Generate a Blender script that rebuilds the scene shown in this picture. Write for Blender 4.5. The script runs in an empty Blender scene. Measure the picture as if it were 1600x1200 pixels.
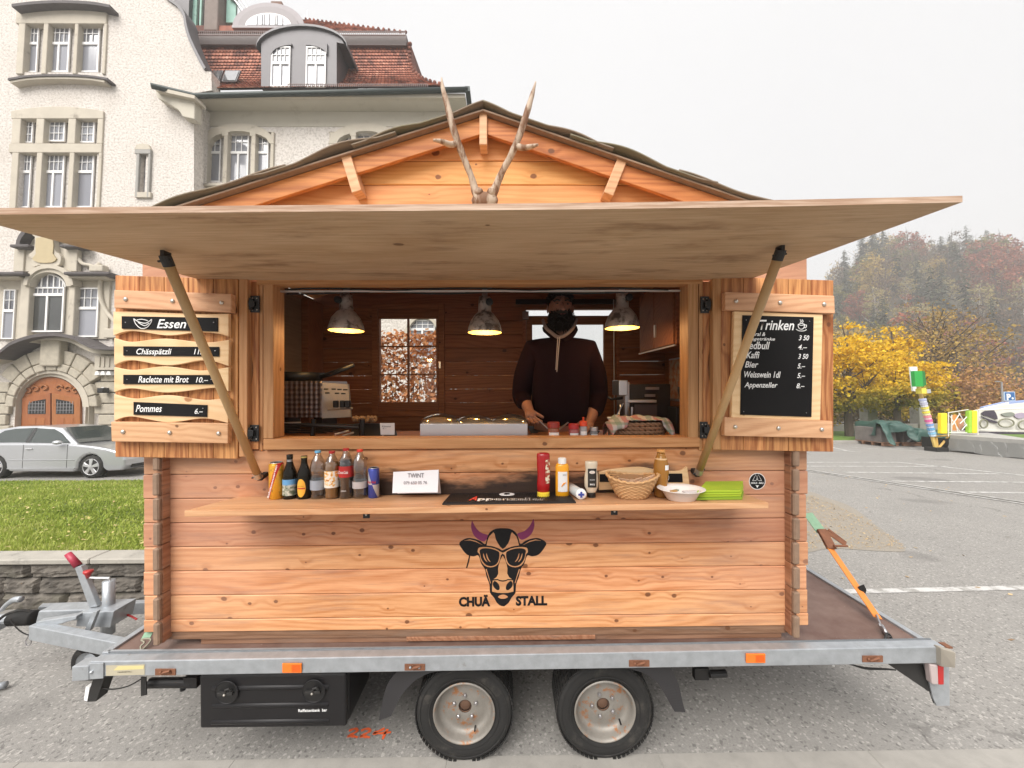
import bpy, math, random
import numpy as np
from mathutils import Matrix, Vector, noise as mnoise

random.seed(7)
rng = np.random.default_rng(7)
C = bpy.context.scene.collection
scn = bpy.context.scene
R = math.radians
PI = math.pi

# ------------------------------------------------------------------ camera
F_PX = 585.0                       # focal length in pixels of the 1600 px wide photograph
CAM = Vector((0.0, 0.0, 1.81))
CAM_R = Matrix.Rotation(-0.010, 3, 'Z') @ Matrix.Rotation(PI / 2, 3, 'X') @ Matrix.Rotation(-0.0042, 3, 'Z')
cd = bpy.data.cameras.new('camera')
cd.sensor_width = 36.0
cd.lens = F_PX / 1600.0 * 36.0
cd.shift_y = 3.0 / 1600.0
cd.clip_start = 0.05
cd.clip_end = 2000.0
co = bpy.data.objects.new('camera', cd)
co.matrix_world = Matrix.Translation(CAM) @ CAM_R.to_4x4()
C.objects.link(co)
scn.camera = co

# ------------------------------------------------------------------ sky, sun, exposure
SUN_EL, SUN_AZ = R(50), R(205)      # azimuth of the sun measured from +Y (view direction), clockwise; 180 = behind camera
world = bpy.data.worlds.new("World")
scn.world = world
world.use_nodes = True
wn, wl = world.node_tree.nodes, world.node_tree.links
wn.clear()
wo = wn.new('ShaderNodeOutputWorld')
bg = wn.new('ShaderNodeBackground'); bg.inputs['Strength'].default_value = 0.070
sky = wn.new('ShaderNodeTexSky'); sky.sky_type = 'NISHITA'; sky.sun_disc = False
sky.sun_elevation = SUN_EL; sky.sun_rotation = SUN_AZ
sky.air_density = 1.0; sky.dust_density = 3.0
# overcast: the clear sky is buried under an even cloud layer
cloud = wn.new('ShaderNodeMix'); cloud.data_type = 'RGBA'; cloud.inputs[0].default_value = 0.93
tcw = wn.new('ShaderNodeTexCoord')
sepw = wn.new('ShaderNodeSeparateXYZ'); wl.new(tcw.outputs['Generated'], sepw.inputs[0])
mrw = wn.new('ShaderNodeMapRange'); mrw.inputs[1].default_value = -0.05; mrw.inputs[2].default_value = 0.75
mrw.inputs[3].default_value = 2.95; mrw.inputs[4].default_value = 3.75
wl.new(sepw.outputs[2], mrw.inputs[0])
wnz = wn.new('ShaderNodeTexNoise'); wnz.inputs['Scale'].default_value = 1.3; wnz.inputs['Detail'].default_value = 3
wl.new(tcw.outputs['Generated'], wnz.inputs[0])
mna = wn.new('ShaderNodeMath'); mna.operation = 'MULTIPLY_ADD'; mna.inputs[1].default_value = 0.35; mna.inputs[2].default_value = -0.17
wl.new(wnz.outputs[0], mna.inputs[0])
madd = wn.new('ShaderNodeMath'); madd.operation = 'ADD'
wl.new(mrw.outputs[0], madd.inputs[0]); wl.new(mna.outputs[0], madd.inputs[1])
comb = wn.new('ShaderNodeCombineColor')
mg = wn.new('ShaderNodeMath'); mg.operation = 'MULTIPLY'; mg.inputs[1].default_value = 0.985
mb_ = wn.new('ShaderNodeMath'); mb_.operation = 'MULTIPLY'; mb_.inputs[1].default_value = 0.975
wl.new(madd.outputs[0], comb.inputs[0]); wl.new(madd.outputs[0], mg.inputs[0]); wl.new(madd.outputs[0], mb_.inputs[0])
wl.new(mg.outputs[0], comb.inputs[1]); wl.new(mb_.outputs[0], comb.inputs[2])
wl.new(sky.outputs[0], cloud.inputs[6]); wl.new(comb.outputs[0], cloud.inputs[7])
wl.new(cloud.outputs[2], bg.inputs['Color']); wl.new(bg.outputs[0], wo.inputs['Surface'])

sl = bpy.data.lights.new('sun', 'SUN'); sl.energy = 1.5; sl.angle = R(48); sl.color = (1.0, 0.965, 0.92)
so = bpy.data.objects.new('sun', sl)
sd = Vector((math.sin(SUN_AZ) * math.cos(SUN_EL), math.cos(SUN_AZ) * math.cos(SUN_EL), math.sin(SUN_EL)))
so.rotation_euler = (-sd).to_track_quat('-Z', 'Y').to_euler()
so.location = sd * 60
C.objects.link(so)
scn.view_settings.view_transform = 'Standard'
scn.view_settings.look = 'None'
scn.view_settings.gamma = 1.0
scn.view_settings.use_curve_mapping = False
scn.view_settings.exposure = 1.92
scn.render.engine = 'CYCLES'
scn.cycles.use_denoising = True
scn.cycles.max_bounces = 7
scn.cycles.diffuse_bounces = 4
scn.cycles.glossy_bounces = 3
scn.cycles.transmission_bounces = 4
scn.cycles.transparent_max_bounces = 12
scn.cycles.volume_bounces = 1
scn.cycles.caustics_reflective = False
scn.cycles.caustics_refractive = False

# ------------------------------------------------------------------ from photograph pixels to places
def ray(x, y):
    return CAM_R @ Vector((x - 800.0, 603.0 - y, -F_PX))
def P(x, y, v):                                   # point seen at photo pixel (x, y) standing v metres out
    d = ray(x, y); return CAM + d * (v / d.y)
def G(x, y, z=0.0):                               # point of the near ground seen at (x, y)
    d = ray(x, y); return CAM + d * ((z - CAM.z) / d.z)
# the street and the car park behind fall away gently: far things stand in a frame tilted by TILT
TILT = 0.0489
PIV = Vector((0, 2.5, 0))
FM = Matrix.Translation(PIV) @ Matrix.Rotation(-math.atan(TILT), 4, 'X') @ Matrix.Translation(-PIV)
FI = FM.inverted()
FCAM = FI @ CAM
def FP(x, y, v):                                  # far-frame point at (x, y) on the plane v
    d = FI.to_3x3() @ ray(x, y); return FCAM + d * ((v - FCAM.y) / d.y)
def FG(x, y, z=0.0):
    d = FI.to_3x3() @ ray(x, y); return FCAM + d * ((z - FCAM.z) / d.z)
I4 = Matrix.Identity(4)

# ------------------------------------------------------------------ mesh builder
class MB:
    def __init__(s): s.v = []; s.f = []; s.m = []; s.cur = 0
    def _add(s, vs, fs):
        n = len(s.v); s.v += [tuple(p) for p in vs]
        s.f += [tuple(i + n for i in f) for f in fs]; s.m += [s.cur] * len(fs); return s
    def box(s, x0, x1, y0, y1, z0, z1, c=0.0):
        if x0 > x1: x0, x1 = x1, x0
        if y0 > y1: y0, y1 = y1, y0
        if z0 > z1: z0, z1 = z1, z0
        if c <= 0:
            v = [(x, y, z) for x in (x0, x1) for y in (y0, y1) for z in (z0, z1)]
            return s._add(v, [(0,1,3,2),(4,6,7,5),(0,4,5,1),(2,3,7,6),(0,2,6,4),(1,5,7,3)])
        c = min(c, (x1-x0)*.45, (y1-y0)*.45, (z1-z0)*.45)
        X, Y, Z = (x0, x1), (y0, y1), (z0, z1); sg = (1, -1)
        v = []; idx = {}
        for i in (0, 1):
            for j in (0, 1):
                for k in (0, 1):
                    idx[i, j, k, 0] = len(v); v.append((X[i], Y[j] + sg[j]*c, Z[k] + sg[k]*c))
                    idx[i, j, k, 1] = len(v); v.append((X[i] + sg[i]*c, Y[j], Z[k] + sg[k]*c))
                    idx[i, j, k, 2] = len(v); v.append((X[i] + sg[i]*c, Y[j] + sg[j]*c, Z[k]))
        f = []
        def q(a): f.append(tuple(a))
        I = idx
        for i in (0, 1):
            a = [I[i,0,0,0], I[i,0,1,0], I[i,1,1,0], I[i,1,0,0]]; q(a if i == 0 else a[::-1])
            a = [I[0,i,0,1], I[1,i,0,1], I[1,i,1,1], I[0,i,1,1]]; q(a if i == 0 else a[::-1])
            a = [I[0,0,i,2], I[0,1,i,2], I[1,1,i,2], I[1,0,i,2]]; q(a if i == 0 else a[::-1])
        for j in (0, 1):
            for k in (0, 1):
                a = [I[0,j,k,1], I[1,j,k,1], I[1,j,k,2], I[0,j,k,2]]; q(a if (j + k) % 2 else a[::-1])
        for i in (0, 1):
            for k in (0, 1):
                a = [I[i,0,k,0], I[i,1,k,0], I[i,1,k,2], I[i,0,k,2]]; q(a[::-1] if (i + k) % 2 else a)
        for i in (0, 1):
            for j in (0, 1):
                a = [I[i,j,0,0], I[i,j,1,0], I[i,j,1,1], I[i,j,0,1]]; q(a if (i + j) % 2 else a[::-1])
        for i in (0, 1):
            for j in (0, 1):
                for k in (0, 1):
                    a = [I[i,j,k,0], I[i,j,k,1], I[i,j,k,2]]; q(a if (i + j + k) % 2 else a[::-1])
        return s._add(v, f)
    def hexa(s, b, t):                             # two loops of four points
        return s._add(list(b) + list(t), [(3,2,1,0),(4,5,6,7),(0,1,5,4),(1,2,6,5),(2,3,7,6),(3,0,4,7)])
    def beam(s, p0, p1, w, h, up=(0, 0, 1)):
        p0, p1, up = Vector(p0), Vector(p1), Vector(up)
        d = (p1 - p0).normalized(); r = d.cross(up)
        if r.length < 1e-4: r = d.cross(Vector((1, 0, 0)))
        r.normalize(); u = r.cross(d)
        r = r * w / 2; u = u * h / 2
        return s.hexa([p0-r-u, p0+r-u, p0+r+u, p0-r+u], [p1-r-u, p1+r-u, p1+r+u, p1-r+u])
    def tube(s, pts, rad, n=8, cap=True, sx=1.0):
        pts = [Vector(p) for p in pts]
        if not hasattr(rad, '__len__'): rad = [rad] * len(pts)
        up = Vector((0, 0, 1)); base = len(s.v); vs = []
        prev = None
        for i, p in enumerate(pts):
            d = (pts[min(i+1, len(pts)-1)] - pts[max(i-1, 0)])
            d = d.normalized() if d.length > 1e-9 else Vector((0, 0, 1))
            if prev is None:
                a = d.cross(up)
                if a.length < 1e-3: a = d.cross(Vector((0, 1, 0)))
            else: a = prev - d * prev.dot(d)
            if a.length < 1e-6: a = d.cross(Vector((1, .3, 0)))
            a.normalize(); prev = a; b = d.cross(a)
            for k in range(n):
                t = 2 * PI * k / n
                vs.append(p + (a * math.cos(t) * sx + b * math.sin(t)) * rad[i])
        fs = []
        for i in range(len(pts) - 1):
            for k in range(n):
                k2 = (k + 1) % n
                fs.append((i*n+k, i*n+k2, (i+1)*n+k2, (i+1)*n+k))
        if cap:
            fs.append(tuple(range(n))[::-1]); fs.append(tuple(range((len(pts)-1)*n, len(pts)*n)))
        return s._add(vs, fs)
    def lathe(s, prof, c=(0, 0, 0), n=24, axis='z', cap=True, a0=0, a1=2*PI):
        """prof: list of (radius, height)"""
        c = Vector(c); vs = []; full = abs(a1 - a0 - 2*PI) < 1e-6; m = n if full else n + 1
        for r, h in prof:
            for k in range(m):
                t = a0 + (a1 - a0) * k / n
                a, b = r * math.cos(t), r * math.sin(t)
                vs.append(c + (Vector((a, b, h)) if axis == 'z' else Vector((a, h, b)) if axis == 'y' else Vector((h, a, b))))
        fs = []
        for i in range(len(prof) - 1):
            for k in range(n):
                k2 = (k + 1) % m
                q = (i*m+k, i*m+k2, (i+1)*m+k2, (i+1)*m+k)
                fs.append(q if axis != 'y' else q[::-1])
        if cap and full:
            if prof[0][0] > 1e-6: fs.append(tuple(range(n))[::-1] if axis != 'y' else tuple(range(n)))
            if prof[-1][0] > 1e-6:
                q = tuple(range((len(prof)-1)*n, len(prof)*n)); fs.append(q if axis != 'y' else q[::-1])
        return s._add(vs, fs)
    def prism(s, poly, y0, y1, to=None):           # polygon (x, z) pulled along y, or mapped with to(x, z, y)
        n = len(poly)
        ar = sum(poly[i][0]*poly[(i+1) % n][1] - poly[(i+1) % n][0]*poly[i][1] for i in range(n))
        if ar < 0: poly = poly[::-1]
        g = to or (lambda x, z, y: (x, y, z))
        vs = [g(x, z, y0) for x, z in poly] + [g(x, z, y1) for x, z in poly]
        fs = [tuple(range(n)), tuple(range(n, 2*n))[::-1]]
        fs += [((i+1) % n, i, i+n, (i+1) % n + n) for i in range(n)]
        return s._add(vs, fs)
    def grid(s, f, nu, nv, thick=0):
        vs = [f(i / nu, j / nv) for j in range(nv+1) for i in range(nu+1)]
        fs = [(j*(nu+1)+i, j*(nu+1)+i+1, (j+1)*(nu+1)+i+1, (j+1)*(nu+1)+i) for j in range(nv) for i in range(nu)]
        return s._add(vs, fs)
    def ball(s, c, r, n=10, m=7, sc=(1, 1, 1)):
        c = Vector(c)
        prof = [(math.sin(PI*i/m) + 1e-5, -math.cos(PI*i/m)) for i in range(m+1)]
        k = len(s.v); s.lathe(prof, (0, 0, 0), n, cap=False)
        s.v[k:] = [(c.x + x*r*sc[0], c.y + y*r*sc[1], c.z + z*r*sc[2]) for x, y, z in s.v[k:]]
        return s
    def build(s, name, mat, parent=None, smooth=False, bevel=0, seg=2, M=None, solid=0, sub=0, loc=None):
        me = bpy.data.meshes.new(name)
        me.from_pydata(s.v, [], s.f)
        for m_ in (mat if isinstance(mat, (list, tuple)) else [mat]): me.materials.append(m_)
        if isinstance(mat, (list, tuple)): me.polygons.foreach_set('material_index', s.m)
        if smooth: me.polygons.foreach_set('use_smooth', [True] * len(me.polygons))
        me.update()
        return link(name, me, parent, bevel, seg, M, solid, sub, smooth)

def link(name, me, parent=None, bevel=0, seg=2, M=None, solid=0, sub=0, smooth=False):
    o = bpy.data.objects.new(name, me); C.objects.link(o)
    if parent is not None:
        o.parent = parent; o.matrix_parent_inverse = ROOTI.get(parent.name, I4)
        ROOTI[o.name] = I4
        if M is not None: o.matrix_basis = M
    elif M is not None: o.matrix_world = M
    if solid:
        md = o.modifiers.new('s', 'SOLIDIFY'); md.thickness = solid; md.offset = 0
    if bevel:
        md = o.modifiers.new('b', 'BEVEL'); md.width = bevel; md.segments = seg; md.limit_method = 'ANGLE'; md.angle_limit = R(40)
    if sub:
        md = o.modifiers.new('u', 'SUBSURF'); md.levels = sub; md.render_levels = sub
    if smooth == 'auto' or (bevel and smooth):
        pass
    return o
ROOTI = {}
def thing(name, label, cat, loc=(0, 0, 0), group=None, M=None):
    """An Empty at the thing's base; parts are modelled in the coordinates of the place (or of frame M)."""
    o = bpy.data.objects.new(name, None); C.objects.link(o)
    o.empty_display_size = .2
    T = Matrix.Translation(Vector(loc))
    o.matrix_world = (M or I4) @ T
    ROOTI[o.name] = T.inverted()
    o['label'] = label; o['category'] = cat
    if group: o['group'] = group
    return o
def tag(o, label=None, cat=None, group=None, kind=None):
    for k, v in (('label', label), ('category', cat), ('group', group), ('kind', kind)):
        if v: o[k] = v
    return o
def copy_tree(o, parent=None):
    c = o.copy(); C.objects.link(c)
    if parent is not None: c.parent = parent
    for ch in list(o.children): copy_tree(ch, c)
    return c
def clone(o, name=None, parent=None, M=None):
    c = o.copy(); C.objects.link(c)
    if M is not None: c.matrix_basis = M
    return c
def T3(x, y, z): return Matrix.Translation((x, y, z))

def text(s, mat, parent, origin, width=None, height=None, shear=0.0, off=0.0, name='lettering', right=(1,0,0), up=(0,0,1), ext=0.0004, align='LEFT', M=None, spacing=1.0, lines=1.0, space_line=1.0):
    """lettering turned into a mesh; origin = left (or centre) end of the base line, normal = right x up"""
    cu = bpy.data.curves.new('t', 'FONT'); cu.body = s; cu.size = 1; cu.shear = shear; cu.offset = off
    cu.extrude = 0; cu.resolution_u = 3; cu.space_character = spacing; cu.space_line = space_line; cu.align_x = align
    to = bpy.data.objects.new('t', cu); C.objects.link(to)
    dg = bpy.context.evaluated_depsgraph_get()
    me = bpy.data.meshes.new_from_object(to.evaluated_get(dg))
    bpy.data.objects.remove(to); bpy.data.curves.remove(cu)
    n = len(me.vertices); a = np.empty(n*3); me.vertices.foreach_get('co', a); a = a.reshape(-1, 3)
    w = a[:, 0].max() - a[:, 0].min(); h = a[:, 1].max() - a[:, 1].min()
    sx = width / w if width else (height / h)
    sy = height / h if height else sx
    x0 = a[:, 0].min() if align == 'LEFT' else 0
    a[:, 0] = (a[:, 0] - x0) * sx; a[:, 1] *= sy
    r, u = Vector(right).normalized(), Vector(up).normalized(); nn = r.cross(u)
    B = np.array([r, u, nn]); w3 = a @ B + np.array(Vector(origin))
    me.vertices.foreach_set('co', w3.ravel()); me.name = name
    me.materials.clear(); me.materials.append(mat); me.update()
    return link(name, me, parent, M=M)

def smooth_pts(pts, n=6, closed=True):
    out = []; N = len(pts)
    rngi = range(N) if closed else range(N - 1)
    for i in rngi:
        p0 = pts[(i-1) % N] if closed or i > 0 else pts[i]
        p1, p2 = pts[i], pts[(i+1) % N]
        p3 = pts[(i+2) % N] if closed or i + 2 < N else p2
        for k in range(n):
            t = k / n
            out.append(tuple(.5 * ((2*p1[j]) + (-p0[j]+p2[j])*t + (2*p0[j]-5*p1[j]+4*p2[j]-p3[j])*t*t + (-p0[j]+3*p1[j]-3*p2[j]+p3[j])*t**3) for j in range(len(p1))))
    if not closed: out.append(tuple(pts[-1]))
    return out

# ------------------------------------------------------------------ materials
class Nt:
    def __init__(s, name):
        s.m = bpy.data.materials.new(name); s.m.use_nodes = True
        s.n = s.m.node_tree.nodes; s.l = s.m.node_tree.links
        s.b = s.n['Principled BSDF']; s.o = s.n['Material Output']
    def __call__(s, t, **k):
        nd = s.n.new('ShaderNode' + t)
        for a, b in k.items(): setattr(nd, a, b)
        return nd
    def set(s, nd, i, v):
        if isinstance(v, bpy.types.NodeSocket): s.l.new(v, nd.inputs[i])
        else: nd.inputs[i].default_value = v
    def math(s, op, a, b=None, c=None, clamp=False):
        nd = s('Math', operation=op, use_clamp=clamp); s.set(nd, 0, a)
        if b is not None: s.set(nd, 1, b)
        if c is not None: s.set(nd, 2, c)
        return nd.outputs[0]
    def xyz(s, a, b, c):
        nd = s('CombineXYZ'); s.set(nd, 0, a); s.set(nd, 1, b); s.set(nd, 2, c); return nd.outputs[0]
    def vm(s, op, a, b):
        nd = s('VectorMath', operation=op); s.set(nd, 0, a); s.set(nd, 1, b); return nd.outputs[0]
    def noise(s, v, scale, det=3, rough=.5, dist=0):
        nd = s('TexNoise'); s.set(nd, 'Vector', v); s.set(nd, 'Scale', scale); s.set(nd, 'Detail', det); s.set(nd, 'Roughness', rough); s.set(nd, 'Distortion', dist)
        return nd.outputs[0]
    def mr(s, v, a, b, c, d, smooth=False):
        nd = s('MapRange'); s.set(nd, 0, v); s.set(nd, 1, a); s.set(nd, 2, b); s.set(nd, 3, c); s.set(nd, 4, d)
        if smooth: nd.interpolation_type = 'SMOOTHSTEP'
        return nd.outputs[0]
    def mix(s, f, a, b, blend='MIX'):
        nd = s('Mix', data_type='RGBA', blend_type=blend)
        s.set(nd, 0, f); s.set(nd, 6, c4(a)); s.set(nd, 7, c4(b)); return nd.outputs[2]
    def hsv(s, col, h=.5, sa=1., v=1.):
        nd = s('HueSaturation'); s.set(nd, 0, h); s.set(nd, 1, sa); s.set(nd, 2, v); s.set(nd, 4, c4(col)); return nd.outputs[0]
    def bump(s, h, strength=.3, dist=.002):
        nd = s('Bump'); s.set(nd, 'Strength', strength); s.set(nd, 'Distance', dist); s.set(nd, 'Height', h)
        s.l.new(nd.outputs[0], s.b.inputs['Normal'])
    def obj(s, rnd=True):
        c = s('TexCoord').outputs['Object']
        if not rnd: return c, None
        r = s('ObjectInfo').outputs['Random']
        off = s.xyz(s.math('MULTIPLY', r, 37.0), s.math('MULTIPLY', r, 61.0), s.math('MULTIPLY', r, 23.0))
        return s.vm('ADD', c, off), r
    def color(s, c): s.set(s.b, 'Base Color', c4(c))
def c4(c):
    if isinstance(c, bpy.types.NodeSocket): return c
    return tuple(c) + (1.0,) if len(c) == 3 else tuple(c)

def plain(name, col, rough=.5, metal=0.0, var=.12, scale=6.0, bump=0.0, bscale=60.0, dirt=None, dscale=3.0, dmin=.55, spec=.5, coat=0.0, hue=0, alpha=None, rnd=True):
    t = Nt(name); v, r = t.obj(rnd)
    n = t.noise(v, scale, 4, .6)
    c = t.mix(n, [x * (1 - var) for x in col], [min(1, x * (1 + var)) for x in col])
    if dirt:
        d = t.noise(v, dscale, 6, .7)
        c = t.mix(t.mr(d, dmin, dmin + .15, 0, 1, True), c, dirt)
    t.color(c); t.set(t.b, 'Roughness', rough); t.set(t.b, 'Metallic', metal); t.set(t.b, 'Specular IOR Level', spec)
    if coat: t.set(t.b, 'Coat Weight', coat)
    if bump: t.bump(t.noise(v, bscale, 4, .6), bump)
    return t.m

def wood(name, light, dark, axis='X', ring=.45, fine=.3, blotch=.4, knots=.74, kcol=(.13, .05, .02), tint=.12, rough=.55, bump=.25, grey=None, stain=None, kscale=1.0, spec=.35, huev=.004):
    t = Nt(name); v, r = t.obj()
    sp = t('SeparateXYZ'); t.set(sp, 0, v); X, Y, Z = sp.outputs
    L, A, B = {'X': (X, Y, Z), 'Y': (Y, X, Z), 'Z': (Z, Y, X)}[axis]
    cross = t.math('ADD', B, A)
    warp = t.noise(t.xyz(t.math('MULTIPLY', L, .9), t.math('MULTIPLY', A, 5.0), t.math('MULTIPLY', B, 5.0)), 1.0, 2, .5)
    kv = t.xyz(t.math('MULTIPLY', L, 6.5*kscale), t.math('MULTIPLY', cross, 8.5*kscale), 0.0)
    vo = t('TexVoronoi', voronoi_dimensions='2D'); t.set(vo, 'Vector', kv); t.set(vo, 'Scale', 1.0); t.set(vo, 'Randomness', .9)
    kc = t('SeparateColor'); t.set(kc, 0, vo.outputs['Color'])
    keep = t.math('GREATER_THAN', kc.outputs[0], knots)
    wob = t.noise(v, 60.0, 2, .5)
    dist = t.math('ADD', vo.outputs['Distance'], t.math('MULTIPLY', t.math('SUBTRACT', wob, .5), .05))
    ks = t.math('MULTIPLY_ADD', t.math('POWER', kc.outputs[1], 2.0), .10, .035)
    knot = t.math('MULTIPLY', keep, t.mr(t.math('DIVIDE', dist, ks), .75, 1.15, 1, 0, True))
    halo = t.math('MULTIPLY', keep, t.mr(vo.outputs['Distance'], .05, .42, 1, 0, True))
    ph = t.math('ADD', t.math('MULTIPLY', cross, 190.0), t.math('ADD', t.math('MULTIPLY', warp, 46.0), t.math('MULTIPLY', halo, 3.5)))
    rings = t.math('MULTIPLY_ADD', t.math('SINE', ph), .5, .5)
    rings = t.math('POWER', rings, 1.6)
    fv = t.xyz(t.math('MULTIPLY', L, 7.0), t.math('MULTIPLY', A, 170.0), t.math('MULTIPLY', B, 170.0))
    fi = t.noise(fv, 1.0, 3, .6)
    bl = t.noise(t.xyz(t.math('MULTIPLY', L, 1.6), t.math('MULTIPLY', A, 5.0), t.math('MULTIPLY', B, 9.0)), 1.0, 4, .6)
    f = t.math('ADD', t.math('MULTIPLY', rings, ring), t.math('MULTIPLY', t.mr(fi, .35, .68, 0, 1), fine))
    f = t.math('ADD', f, t.math('MULTIPLY', t.mr(bl, .35, .7, 0, 1), blotch))
    f = t.math('ADD', f, t.math('MULTIPLY', halo, .16), clamp=True)
    c = t.mix(f, light, dark)
    if grey:
        gm = t.noise(t.xyz(t.math('MULTIPLY', L, 2.2), t.math('MULTIPLY', A, 8.0), t.math('MULTIPLY', B, 22.0)), 1.0, 5, .65)
        c = t.mix(t.mr(gm, grey[1], grey[1] + .22, 0, grey[2], True), c, grey[0])
    c = t.mix(t.math('MULTIPLY', knot, .85), c, kcol)
    if stain: c = stain(t, c, L, A, B)
    hv = t.math('MULTIPLY_ADD', r, 2*tint, 1 - tint)
    hh = t.math('MULTIPLY_ADD', t.math('FRACT', t.math('MULTIPLY', r, 7.3)), 2*huev, .5 - huev)
    c = t.hsv(c, hh, 1.0, hv)
    t.color(c); t.set(t.b, 'Roughness', rough); t.set(t.b, 'Specular IOR Level', spec)
    t.bump(t.math('ADD', t.math('MULTIPLY', fi, .6), t.math('MULTIPLY', rings, .4)), bump, .0012)
    return t.m

def shelf_stain(t, c, L, A, B):
    """black water marks on the boards right above the counter shelf, soot-like, with ragged edges"""
    g = t('NewGeometry').outputs['Position']; sp = t('SeparateXYZ'); t.set(sp, 0, g)
    n = t.noise(t.xyz(t.math('MULTIPLY', sp.outputs[0], 2.2), 0.0, t.math('MULTIPLY', sp.outputs[2], 9.0)), 1.0, 5, .65)
    h = t.math('SUBTRACT', sp.outputs[2], 1.27)
    up = t.mr(t.math('SUBTRACT', h, t.math('MULTIPLY_ADD', n, .30, -.055)), -.03, .05, 1, 0, True)
    lo = t.mr(h, -.01, .005, 0, 1)
    xr = t.math('MULTIPLY', t.mr(sp.outputs[0], -1.35, -1.0, 0, 1, True), t.mr(sp.outputs[0], .75, 1.0, 1, 0, True))
    f = t.math('MULTIPLY', t.math('MULTIPLY', up, lo), t.math('MULTIPLY', xr, .96))
    c = t.mix(f, c, (.02, .014, .012))
    # honey coloured in the middle, turning pinkish grey towards the ends
    e = t.math('ABSOLUTE', t.math('ADD', sp.outputs[0], .1))
    e = t.math('ADD', e, t.math('MULTIPLY', t.math('SUBTRACT', n, .5), .7))
    e = t.math('MULTIPLY', t.mr(e, .75, 1.45, 0, .62, True), t.mr(sp.outputs[2], 1.5, .7, 1, .45))
    return t.mix(e, c, (.40, .225, .16))

M = {}
M['wall'] = wood('varnished pine wall boards', (.76, .40, .205), (.48, .185, .068), ring=.36, fine=.34, blotch=.52, kscale=1.2, knots=.58, kcol=(.12, .038, .015), grey=((.31, .17, .12), .50, .5), stain=shelf_stain, tint=.13, huev=.006)
M['gable'] = wood('honey pine gable boards', (.80, .39, .14), (.60, .22, .055), ring=.30, fine=.25, blotch=.42, knots=.60, kcol=(.17, .045, .014), tint=.08, grey=((.40, .19, .08), .60, .5), huev=.006)
M['barge'] = wood('orange stained fascia', (.66, .27, .085), (.36, .115, .03), ring=.4, fine=.3, blotch=.65, knots=.8, tint=.05)
M['batten'] = wood('planed pine batten', (.70, .42, .24), (.49, .25, .125), ring=.45, fine=.3, blotch=.3, knots=.74, tint=.07)
M['board'] = wood('orange stained upright shutter boards', (.66, .325, .125), (.28, .10, .032), axis='Z', ring=.45, fine=.5, blotch=.5, knots=.85, tint=.12)
M['sign'] = wood('pale planed pine sign', (.82, .585, .34), (.68, .43, .21), ring=.45, fine=.2, blotch=.2, knots=.86, kcol=(.35, .15, .05), tint=.05)
M['shelf'] = wood('pale pine shelf', (.66, .40, .215), (.48, .235, .105), ring=.4, fine=.3, blotch=.45, knots=.82, tint=.03)
M['post'] = wood('pine post', (.56, .31, .145), (.37, .17, .065), axis='Z', ring=.4, fine=.35, blotch=.4, knots=.82, tint=.08)
M['rail'] = wood('pine frame rail', (.58, .31, .14), (.38, .165, .06), ring=.4, fine=.35, blotch=.4, knots=.82, tint=.08)
M['inner'] = wood('darker inner pine', (.33, .125, .052), (.17, .056, .021), ring=.4, fine=.3, blotch=.4, knots=.74, kcol=(.05, .015, .006), tint=.1)  # same pine as outside, in a darker and redder tone
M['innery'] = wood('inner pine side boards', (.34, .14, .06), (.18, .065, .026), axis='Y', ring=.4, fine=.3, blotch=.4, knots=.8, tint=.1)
M['logend'] = wood('weathered side boards', (.44, .225, .13), (.24, .10, .05), axis='Y', ring=.4, fine=.4, blotch=.5, knots=.85, grey=((.2, .16, .13), .5, .5), tint=.1)
M['endgrain'] = plain('grey end grain', (.235, .155, .105), .85, var=.35, scale=30, bump=.4, bscale=120)
M['ply'] = wood('awning plywood', (.64, .475, .32), (.45, .30, .175), ring=.18, fine=.55, blotch=.65, knots=.965, tint=.02, kcol=(.14, .07, .035), grey=((.22, .12, .065), .50, .8), rough=.6)
M['plyedge'] = wood('plywood edge', (.62, .47, .36), (.36, .22, .14), ring=.3, fine=.8, blotch=.5, knots=.99)
M['pole'] = wood('round ash pole', (.52, .34, .17), (.40, .24, .11), axis='Z', ring=.1, fine=.2, blotch=.2, knots=.99, tint=.03, huev=.004)
M['skid'] = wood('rough skid timber', (.33, .19, .12), (.18, .09, .05), ring=.3, fine=.5, blotch=.6, knots=.85, grey=((.2, .15, .12), .5, .5))
M['black'] = plain('black painted metal', (.006, .006, .0065), .45, var=.2)
M['chalk'] = plain('chalkboard black', (.0062, .0058, .0062), .7, var=.25, scale=4, spec=.2)
M['white'] = plain('white lettering', (.8, .8, .79), .6, var=.03)
M['galv'] = plain('galvanised steel', (.40, .425, .45), .42, metal=.55, var=.3, scale=22, bump=.12, bscale=50, dirt=(.24, .22, .2), dscale=9, dmin=.62)
M['alu'] = plain('pale aluminium', (.62, .62, .63), .35, metal=.7, var=.1)
M['steel'] = plain('brushed steel', (.42, .41, .42), .3, metal=.85, var=.15)
M['rust'] = plain('rusty steel', (.2, .085, .045), .8, metal=.2, var=.5, scale=40, bump=.4)
M['bolt'] = plain('bright bolt head', (.6, .56, .5), .3, metal=.8)
M['plastic'] = plain('black moulded plastic', (.0085, .008, .009), .5, var=.15, bump=.15, bscale=300, spec=.35, dirt=(.03, .027, .025), dscale=4, dmin=.66)
M['rubber'] = plain('worn tyre rubber', (.019, .0185, .018), .75, var=.3, scale=14, bump=.25, bscale=120, spec=.3, dirt=(.055, .05, .044), dscale=6, dmin=.55)
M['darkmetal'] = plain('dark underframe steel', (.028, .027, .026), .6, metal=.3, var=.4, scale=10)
M['red'] = plain('red plastic', (.42, .02, .02), .35, var=.05)
M['glass'] = None
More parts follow.
